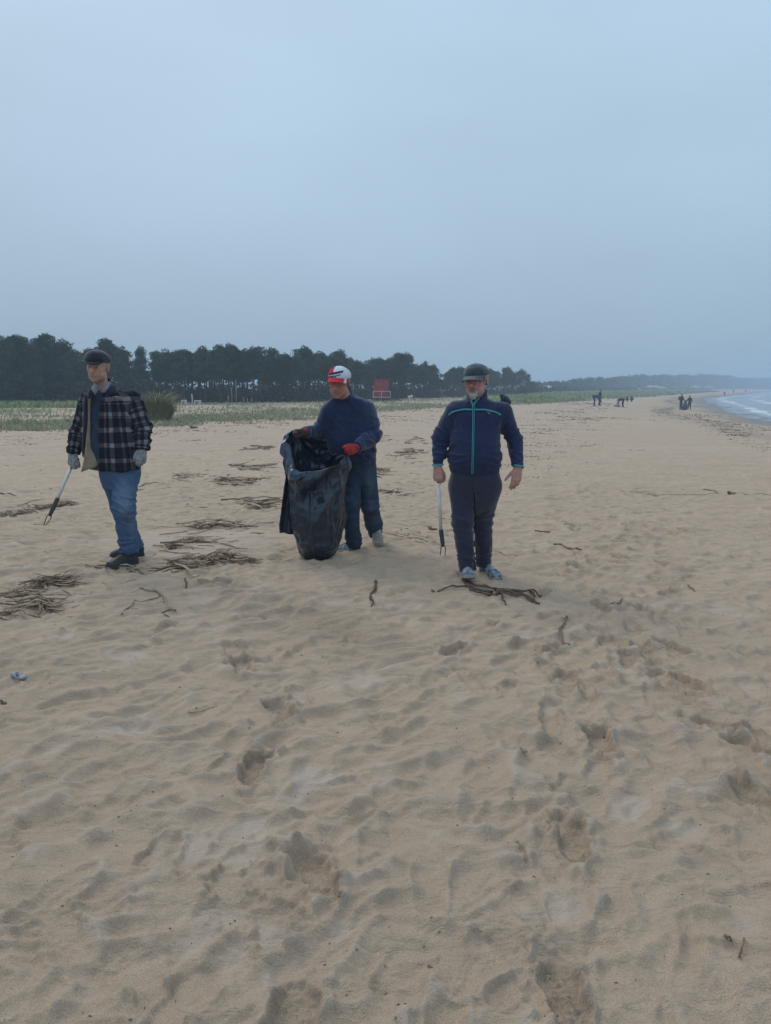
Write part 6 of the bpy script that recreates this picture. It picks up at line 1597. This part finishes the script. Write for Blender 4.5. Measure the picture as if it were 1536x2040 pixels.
# ================================================================== wrack, sticks, small litter on the sand
M_STRAW = simple("bleached_straw", (.58, .45, .31), (.36, .27, .19), 18, .9, .15)
M_TWIG = simple("dark_twigs", (.25, .18, .125), (.14, .10, .072), 18, .9, .15)
M_LEAFD = simple("rotten_leaves", (.11, .08, .055), (.20, .15, .105), 22, .95, .1)
rW = np.random.default_rng(77)
def straws(mb, cx, cy, n, lx, ly, ang, L=(.10, .45), rad=(.002, .006), zs=.03):
    """n stems of many sizes tangled along a wandering line through (cx, cy)"""
    ca, sa = math.cos(ang), math.sin(ang); ph = rW.uniform(0, 6.28); kx = rW.uniform(1.5, 3.0)
    CL = sorted(rW.normal(size=6) * .9); wt = rW.uniform(.3, 1, 6); wt /= wt.sum()
    for i in range(n):
        a = CL[int(rW.choice(6, p=wt))] + .28 * rW.normal(); b_ = .9 * math.sin(a * kx + ph) + .38 * rW.normal(); core = math.exp(-((b_ - .9 * math.sin(a * kx + ph)) / .45) ** 2)
        a *= lx; b_ *= ly; x = cx + a * ca - b_ * sa; y = cy + a * sa + b_ * ca
        big = rW.random() < .10; l = (L[0] + (L[1] - L[0]) * rW.random() ** 2.2) * (1.5 if big else 1); r = rW.uniform(*rad) * (1.9 if big else 1)
        an = ang + .5 * math.cos(a / lx * kx + ph) + rW.normal() * (.30 if rW.random() < .55 else 1.1)
        z0 = core * zs * rW.random(); k = 5; P = []; px_, py_ = x - math.cos(an) * l / 2, y - math.sin(an) * l / 2; tilt = rW.normal() * .10 * core
        for j in range(k):
            P.append([px_, py_, max(hgt(px_, py_) + r * .4, hgt(px_, py_) + z0 + tilt * l * (j / (k - 1) - .5))]); an += rW.normal() * .16; px_ += math.cos(an) * l / (k - 1); py_ += math.sin(an) * l / (k - 1)
        mb.tube(P, np.array([.7, 1, .95, .9, .5]) * r, 4, mi=int(rW.random() < .45), cap=False)
        if core > .5 and i % 2 == 0:
            m_ = 3; C = np.array([[x + rW.normal() * .03, y + rW.normal() * .02, hgt(x, y) + z0 * rW.random() + .003] for _ in range(m_)]); V, Fc = leaf_tris(C, rW.uniform(.005, .017, m_) * (rad[1] / .006), rW); mb.add(V, Fc, 2)
PILES = [  # px, py, n, half length px, half depth (m), ground direction deg, label
    (420, 1118, 300, 46, .13, 8, 'thick heap of bleached reed stems right of the plaid man shoes'),
    (345, 1135, 130, 52, .06, 6, 'flattened reed stems trailing in front of the black shoes'),
    (250, 1132, 60, 26, .05, -6, 'thin straggle of stems under the toe of the black shoe'),
    (120, 1165, 240, 46, .10, 22, 'long heap of dark reed debris at the left edge'),
    (30, 1183, 110, 30, .06, 5, 'tangled stems running out of the picture at the left edge'),
    (75, 1208, 130, 26, .07, 28, 'small dark heap of leaves and stems below the long left heap'),
    (20, 1228, 50, 20, .04, 20, 'few pale stems in the lower left heap corner'),
    (120, 1012, 150, 34, .14, 12, 'tangle of bleached stems behind the tip of the left litter picker'),
    (40, 1024, 90, 32, .08, -2, 'flat line of stems at the left edge behind the picker'),
    (385, 1073, 70, 18, .08, 60, 'small knot of dark stems above the thick heap'),
    (430, 1050, 130, 46, .09, 8, 'loose fan of stems behind the knot of stems'),
    (340, 1090, 60, 24, .06, -25, 'short stems joining the knot to the thick heap'),
    (535, 1005, 240, 36, .24, 10, 'heap of pale stems touching the left side of the rubbish bag'),
    (455, 962, 170, 46, .22, 3, 'low dark line of stems left of the rubbish bag'),
    (500, 930, 150, 46, .32, 10, 'scattered stems behind the low dark line'),
    (400, 950, 70, 40, .3, 12, 'sparse curved row of stems in the middle sand'),
    (520, 894, 70, 24, .5, 0, 'short streak of stems beyond the rubbish bag'),
    (768, 980, 100, 14, .3, 30, 'twigs right of the bag man legs'),
    (765, 945, 80, 20, .6, 0, 'thin streak of twigs behind the bag man hip'),
    (820, 905, 120, 40, 1.0, 5, 'streaky debris between the bag man and the man with turquoise zip'),
    (800, 880, 90, 45, 1.6, 0, 'fine debris line behind the bag man shoulder'),
]
for px, py, n, hl_, hd_, deg, label in PILES:
    g = gp(px, py); k = g[1] / F; mb = MB(); sc_ = max(1, (g[1] / 6.5) ** .9)
    far_ = py < 1040
    straws(mb, g[0], g[1], int(n * (.62 if not far_ else .4)), hl_ * k * .62, hd_ * (.8 if not far_ else 1.4), math.radians(deg), (.05 * sc_, .40 * sc_ ** .5), (.0022 * sc_, .0062 * sc_), .075 if n > 120 else .03)
    o = mb.build('wrack_heap', [M_STRAW, M_TWIG, M_LEAFD], smooth=False, origin=g); tag(o, label, 'washed up reeds', kind='stuff')
# fine litter scattered in bands over the middle and far beach
mb = MB(); n = 0
def ok(px, py): return True
def bit(x, y, D, lk=1.0):
    z = hgt(x, y); l = D * rW.uniform(2.0, 9.0) * lk / F; a = rW.normal() * .4; r = min(D * rW.uniform(.2, .6) / F, .035); dx, dy = math.cos(a) * l / 2, math.sin(a) * l / 2
    mb.add([[x - dx, y - dy, z - r * .3], [x + dx, y + dy, z - r * .3], [x + dx * .1, y + dy * .1 + r * 1.5, z + r * .4], [x, y - r, z + r * 1.6]], [[0, 1, 3, -1], [1, 2, 3, -1], [2, 0, 3, -1]], int(rW.random() < .6))
def band_point():
    u = rW.random()
    if u < .42: px = rW.uniform(0, 1000); return px, np.interp(px, [0, 140, 300, 430, 600, 740, 1000], [866, 856, 850, 842, 832, 820, 803]) + abs(rW.normal()) * 15 + 2
    if u < .74: py = 803 + 145 * rW.random() ** 1.2; return 1185 - (py - 800) * 1.45 + rW.normal() * (26 + (py - 800) * .42), py
    if u < .90: py = 824 + rW.random() * 75; return 1385 + (py - 824) * 1.9 + rW.normal() * 15, py
    return rW.uniform(0, 1100), rW.uniform(870, 1000)
for k in range(330):
    px, py = band_point()
    if not (0 < px < 1600): continue
    g = ground_hit(px, py)
    if g[1] > 150: continue
    D = g[1]; n = int(rW.choice([3, 6, 12, 26, 45], p=[.3, .3, .2, .14, .06])); lx = D * (3 + n * .55) / F; sl_ = rW.normal() * .18
    for j in range(n):
        a = rW.normal() * lx; bit(g[0] + a, g[1] + a * sl_ * 3 + rW.normal() * lx * .5, D)
for k in range(700):
    px, py = band_point()
    if not (0 < px < 1600): continue
    g = ground_hit(px, py)
    if g[1] < 150: bit(g[0], g[1], g[1], .8)
o = mb.build('scattered_litter', [M_STRAW, M_TWIG], smooth=False); tag(o, 'countless bits of dry reed scattered in lines over the middle beach', kind='stuff')
mb = MB()
for k in range(420):
    u = rW.random()
    if u < .5: px, py = 330 + 240 * rW.random(), rW.uniform(880, 1130)
    elif u < .8: px, py = rW.uniform(0, 330), rW.uniform(900, 1240)
    else: px, py = rW.uniform(740, 900), rW.uniform(890, 1080)
    if math.hypot((px - 110) / 120, (py - 1100) / 45) < 1: continue
    g = ground_hit(px, py); x, y = g[0], g[1]; l = rW.uniform(.02, .16) * (1 if rW.random() < .88 else 2.5); r = rW.uniform(.0015, .0042); an = rW.normal() * .7; P = []
    for j in range(4): P.append([x, y, hgt(x, y) + r * .5 + .004]); an += rW.normal() * .25; x += math.cos(an) * l / 3; y += math.sin(an) * l / 3
    mb.tube(P, [r * .7, r, r * .9, r * .5], 4, mi=int(rW.random() < .5), cap=False)
o = mb.build('loose_stems', [M_STRAW, M_TWIG], smooth=False); tag(o, 'short loose reed stems strewn singly between the heaps', kind='stuff')
# tide line curving along the wet sand
mb = MB()
sh_ = SHORE[3:9]
for k in range(1500):
    i = rW.integers(0, len(sh_) - 1); f = rW.random(); p = sh_[i] * (1 - f) + sh_[i + 1] * f; d = nrm(sh_[i + 1] - sh_[i]); nrm_ = np.array([-d[1], d[0]])
    off_ = 7.5 + 1.2 * math.sin(p[1] * .11) + rW.normal() * .5 + (rW.random() < .15) * rW.uniform(-2, 4); x, y = p + nrm_ * off_; z = hgt(x, y); l = rW.uniform(.1, .5); r = rW.uniform(.02, .05)
    mb.add([[x - d[0] * l, y - d[1] * l, z - .01], [x + d[0] * l, y + d[1] * l, z - .01], [x + nrm_[0] * .15, y + nrm_[1] * .15, z], [x, y, z + r]], [[0, 1, 3, -1], [1, 2, 3, -1], [2, 0, 3, -1]], 1)
o = mb.build('tide_line_litter', [M_STRAW, M_TWIG], smooth=False); tag(o, 'dark broken line of weed curving along the wet sand by the sea', kind='stuff')

# single sticks one can point at
def stick(pix, r0, r1, label, name='driftwood_stick', mat=M_TWIG, lift=.004, twigs=0, cat='stick', n=14, knots=(), root=None, part=None):
    P0 = np.array([gp(px, py) for px, py in pix]); tt = np.linspace(0, len(P0) - 1, n)
    P = np.stack([np.interp(tt, range(len(P0)), P0[:, q]) for q in range(3)], 1)
    r = np.linspace(r0, r1, n); P += rW.normal(size=P.shape) * r0 * .35
    for j in range(n): P[j, 2] = hgt(P[j, 0], P[j, 1]) + r[j] * .8 + .003 + lift * math.sin(math.pi * j / (n - 1))
    mb = MB(); mb.tube(P, r * (1 + .18 * rW.normal(size=n)), 7)
    if root is not None: return mb.build(part, mat, root)
    o = mb.build(name, mat, origin=P[n // 2]); tag(o, label, cat)
    for i in range(twigs):
        j = int(rW.integers(1, n - 1)); a = rW.uniform(0, 6.28); l = r0 * rW.uniform(4, 9); q = MB(); q.tube([P[j], P[j] + [math.cos(a) * l * .5, math.sin(a) * l * .5, l * .2], P[j] + [math.cos(a) * l, math.sin(a) * l, l * .1]], [r[j] * .5, r[j] * .4, r[j] * .2], 5); q.build('twig', mat, o)
    for i in knots:
        j = int(i * (n - 1)); q = MB(); q.tube([P[j] - (P[min(j + 1, n - 1)] - P[j]) * .3, P[j], P[j] + (P[min(j + 1, n - 1)] - P[j]) * .3], [r[j] * .9, r[j] * 1.7, r[j] * .9], 7); q.build('knot', mat, o)
    return o
M_ROOT = simple("brown_root", (.15, .10, .07), (.075, .050, .035), 25, .85, .2)
M_PALEW = simple("bleached_wood_stick", (.36, .30, .22), (.25, .20, .15), 25, .85, .2)
stick([(1129, 1229), (1121, 1243), (1114, 1262), (1119, 1277), (1134, 1295)], .0068, .0062, 'curved dark stick lying alone to the right of the root bundle', knots=(0.98, 0.03), twigs=2)
stick([(750, 1166), (743, 1182), (735, 1199), (745, 1203), (741, 1212)], .0095, .004, 'short pale brown stick with a hooked end in front of the bag', mat=M_ROOT, knots=(.02, .5))
stick([(278, 1179), (300, 1180), (318, 1184), (330, 1200), (338, 1222)], .009, .006, 'crooked grey branch with a sharp bend below the thick reed heap', mat=M_PALEW, twigs=3, knots=(.45, .8))
stick([(242, 1228), (270, 1202), (300, 1195), (322, 1190)], .004, .003, 'thin dark twig crossing the crooked grey branch from the left')
stick([(322, 1224), (338, 1225), (352, 1223)], .007, .005, 'short dark stub lying at the foot of the crooked grey branch')
stick([(376, 1416), (405, 1411), (434, 1404)], .0032, .0030, 'straight pale straw lying alone in the foreground sand', mat=M_PALEW, cat='straw', name='dry_straw')
stick([(368, 1155), (372, 1166), (371, 1172)], .006, .005, 'tiny upright looking stub below the thick reed heap', mat=M_ROOT)
stick([(1030, 1680), (1038, 1686), (1048, 1715)], .0036, .0025, 'small forked pale stick in the right foreground beside a footprint', mat=M_PALEW, twigs=1)
stick([(1472, 1905), (1478, 1885), (1484, 1870)], .0032, .002, 'thin dark twig near the lower right corner')
stick([(1442, 1866), (1460, 1873)], .0035, .0025, 'short dark twig left of the thin twig near the lower right corner')
stick([(1270, 988 - 4), (1340, 987), (1420, 987), (1500, 986), (1560, 986)], .006, .005, 'long straight cane with a knotted clump lying across the right side', name='long_cane', mat=M_STRAW, cat='cane', n=24, twigs=2, knots=(.62, .78, .8))
stick([(1400, 978), (1420, 979), (1432, 984)], .007, .005, 'short bent cane above the long straight cane')
stick([(1104, 1087), (1120, 1089), (1160, 1098)], .010, .007, 'dark stick half buried right of the walking man shoes')
stick([(1065, 1062), (1096, 1063)], .008, .006, 'short dark stick right of the turquoise zip man knees')
stick([(1370, 1170), (1385, 1180)], .005, .004, 'fine twig on the trodden trail at the right')
stick([(1215, 1203), (1232, 1200), (1240, 1196)], .006, .003, 'small curled twig at the edge of a footprint')
stick([(770, 1062), (810, 1070), (860, 1080), (912, 1092)], .006, .004, 'long thin cane between the bag man and the walking man', mat=M_STRAW, name='long_cane', cat='cane')
stick([(986, 1100), (1030, 1107)], .005, .004, 'thin cane end showing right of the walking man ankles', mat=M_STRAW, name='long_cane', cat='cane')
stick([(440, 996), (500, 993), (562, 990)], .008, .006, 'long thin cane ending at the bag in the pale stem heap', mat=M_TWIG, name='long_cane', cat='cane')
stick([(395, 1074), (440, 1082), (478, 1092)], .008, .006, 'angled pale cane above the thick reed heap', mat=M_PALEW, name='long_cane', cat='cane')
stick([(460, 1050), (500, 1047), (545, 1041)], .007, .004, 'slender cane running from the stem fan to the bag', mat=M_STRAW, name='long_cane', cat='cane')
stick([(350, 1044), (400, 1040), (455, 1036)], .007, .004, 'slender cane on top of the loose stem fan', mat=M_STRAW, name='long_cane', cat='cane')
stick([(270, 972), (300, 965), (330, 962)], .008, .004, 'thin dark branch right of the jeans knee', twigs=2)
stick([(0, 982), (20, 984), (38, 988)], .008, .004, 'thin dark branch at the left edge above the stems')
for i, (pa, pb) in enumerate((((700, 0), 0),)): pass
# root bundle in front of the walking man
g = gp(985, 1184); rb = empty('root_bundle', g); tag(rb, 'bundle of dark roots lying on the sand in front of the turquoise zip man', 'root bundle')
for pix, r0, r1 in (([(872, 1179), (890, 1173), (915, 1172), (950, 1176), (980, 1180)], .006, .010), ([(930, 1163), (945, 1168), (975, 1177), (1000, 1182), (1030, 1183)], .006, .011), ([(925, 1162), (934, 1180), (960, 1183), (990, 1190)], .006, .010),
                     ([(985, 1178), (1020, 1180), (1050, 1186), (1070, 1184), (1079, 1180)], .010, .004), ([(990, 1184), (1030, 1190), (1060, 1196), (1074, 1206)], .012, .006), ([(1005, 1184), (1040, 1184), (1078, 1194)], .010, .006),
                     ([(995, 1186), (1003, 1196), (1008, 1203)], .009, .004), ([(988, 1186), (1000, 1190), (1045, 1192), (1060, 1200)], .008, .005), ([(1055, 1186), (1062, 1194), (1068, 1203)], .006, .004), ([(940, 1166), (960, 1172), (1000, 1178)], .005, .006)):
    stick(pix, r0, r1, '', mat=M_ROOT, root=rb, part='root', n=12, lift=.012)
v = Vol(g - .2, g + .2, .006); c = gp(1010, 1182, .015)
v.ell(c, (.075, .05, .022), None, 0); v.ell(c + [-.05, -.02, 0], (.04, .03, .016), None, .02)
build(v, 'rotten_clod', M_LEAFD, rb, 1, (), ((40, .012), (90, .006)), 9, (1, 1, 1))
o = stick([(861, 1177), (864, 1178), (866, 1179)], .007, .006, 'round dark seed left of the root bundle', name='seed_pod', cat='seed pod', mat=M_TWIG, n=5)
# dark rotten leaf lump far left
def lump(px, py, w, h, label, mat, name='dry_leaf', cat='leaf', seed=1, sp=1.0):
    g = gp(px, py); k = g[1] / F; rx, rz = w * k / 2, h * k / 2; v = Vol(g - [rx * 1.5, rx * 1.5, rz * 1.5], g + [rx * 1.5, rx * 1.5, rz * 3.5], max(.0012, min(rx, rz) / 6))
    v.ell(g + [0, 0, rz * .7], (rx, rx * .55, rz), rotm(20, 0, 12), 0); v.ell(g + [rx * .2, 0, rz * 1.5], (rx * .6, rx * .5, rz * .9), rotm(-20, 20, -22), rz, 'sub')
    o = build(v, name, mat, None, 1, (), ((1.2 / rx, rz * .5), (3 / rx, rz * .25)), seed, (1, 1, 1), origin=g); tag(o, label, cat); return o
lump(386, 853, 20, 8, 'dark curled piece of bark lying on the open sand right of the reed bush', M_TWIG, 'bark_piece', 'bark', 2)
M_FOIL = simple("grey_foil_wrapper", (.26, .28, .30), (.10, .12, .15), 60, .4, .5, 80, .002)
lump(38, 1352, 40, 8, 'crumpled blue grey wrapper lying at the left foreground edge', M_FOIL, 'wrapper', 'wrapper', 3)
M_SHELL = simple("shell", (.36, .30, .22), (.14, .10, .07), 60, .6, .4)
lump(1040, 1507, 26, 6, 'pale brown edged shell lying in the right foreground', M_SHELL, 'shell', 'shell', 4)
lump(441, 1127, 10, 8, 'white pebble lying in the thick reed heap', M_WHITE, 'white_pebble', 'pebble', 5)
lump(318, 1136, 12, 9, 'dark blue and white scrap caught in the flattened stems', simple("blue_scrap", (.10, .13, .25), (.5, .5, .5), 120, .6, .3, lo=.5, hi=.55), 'plastic_scrap', 'scrap', 6)
lump(6, 1398, 18, 12, 'brown leaf curl at the left foreground edge', M_LEAFD, 'dry_leaf', 'leaf', 7)
lump(1206, 1456, 9, 5, 'tiny dark seed above the striped footprint at the right', M_TWIG, 'seed_pod', 'seed pod', 8)
lump(857, 1920, 14, 7, 'small dark scrap of weed in the lower middle foreground', M_TWIG, 'weed_scrap', 'weed scrap', 9)
lump(862, 1052, 20, 8, 'dark wet leaf clump beside the sleeve of the upright litter picker', M_TWIG, 'dry_leaf', 'leaf', 10)
lump(1245, 835, 6, 4, 'tiny white scrap far off on the middle beach', M_WHITE, 'plastic_scrap', 'scrap', 11)
lump(382, 975, 6, 5, 'small round dark seed left of the low dark stem line', M_TWIG, 'seed_pod', 'seed pod', 12)
lump(1458, 985, 18, 10, 'tangled brown clump of weed on the long straight cane', M_LEAFD, 'weed_scrap', 'weed scrap', 13)
# tiny crumbs nobody would count
mb = MB()
for k in range(420):
    y = 1.4 + 7 * rW.random() ** 1.3; x = rW.uniform(-.6 * y, .6 * y); z = hgt(x, y); l = rW.uniform(.002, .008) * (1 if rW.random() < .9 else 1.8); a = rW.uniform(0, 6.28); dx, dy = math.cos(a) * l, math.sin(a) * l; r = rW.uniform(.0012, .003)
    mb.add([[x - dx, y - dy, z], [x + dx, y + dy, z], [x + dy * .3, y - dx * .3, z], [x, y, z + r * 2]], [[0, 1, 3, -1], [1, 2, 3, -1], [2, 0, 3, -1]], 1)
o = mb.build('sand_crumbs', [M_STRAW, M_TWIG], smooth=False); tag(o, 'tiny dark crumbs of weed and bark sprinkled over the near sand', kind='stuff')
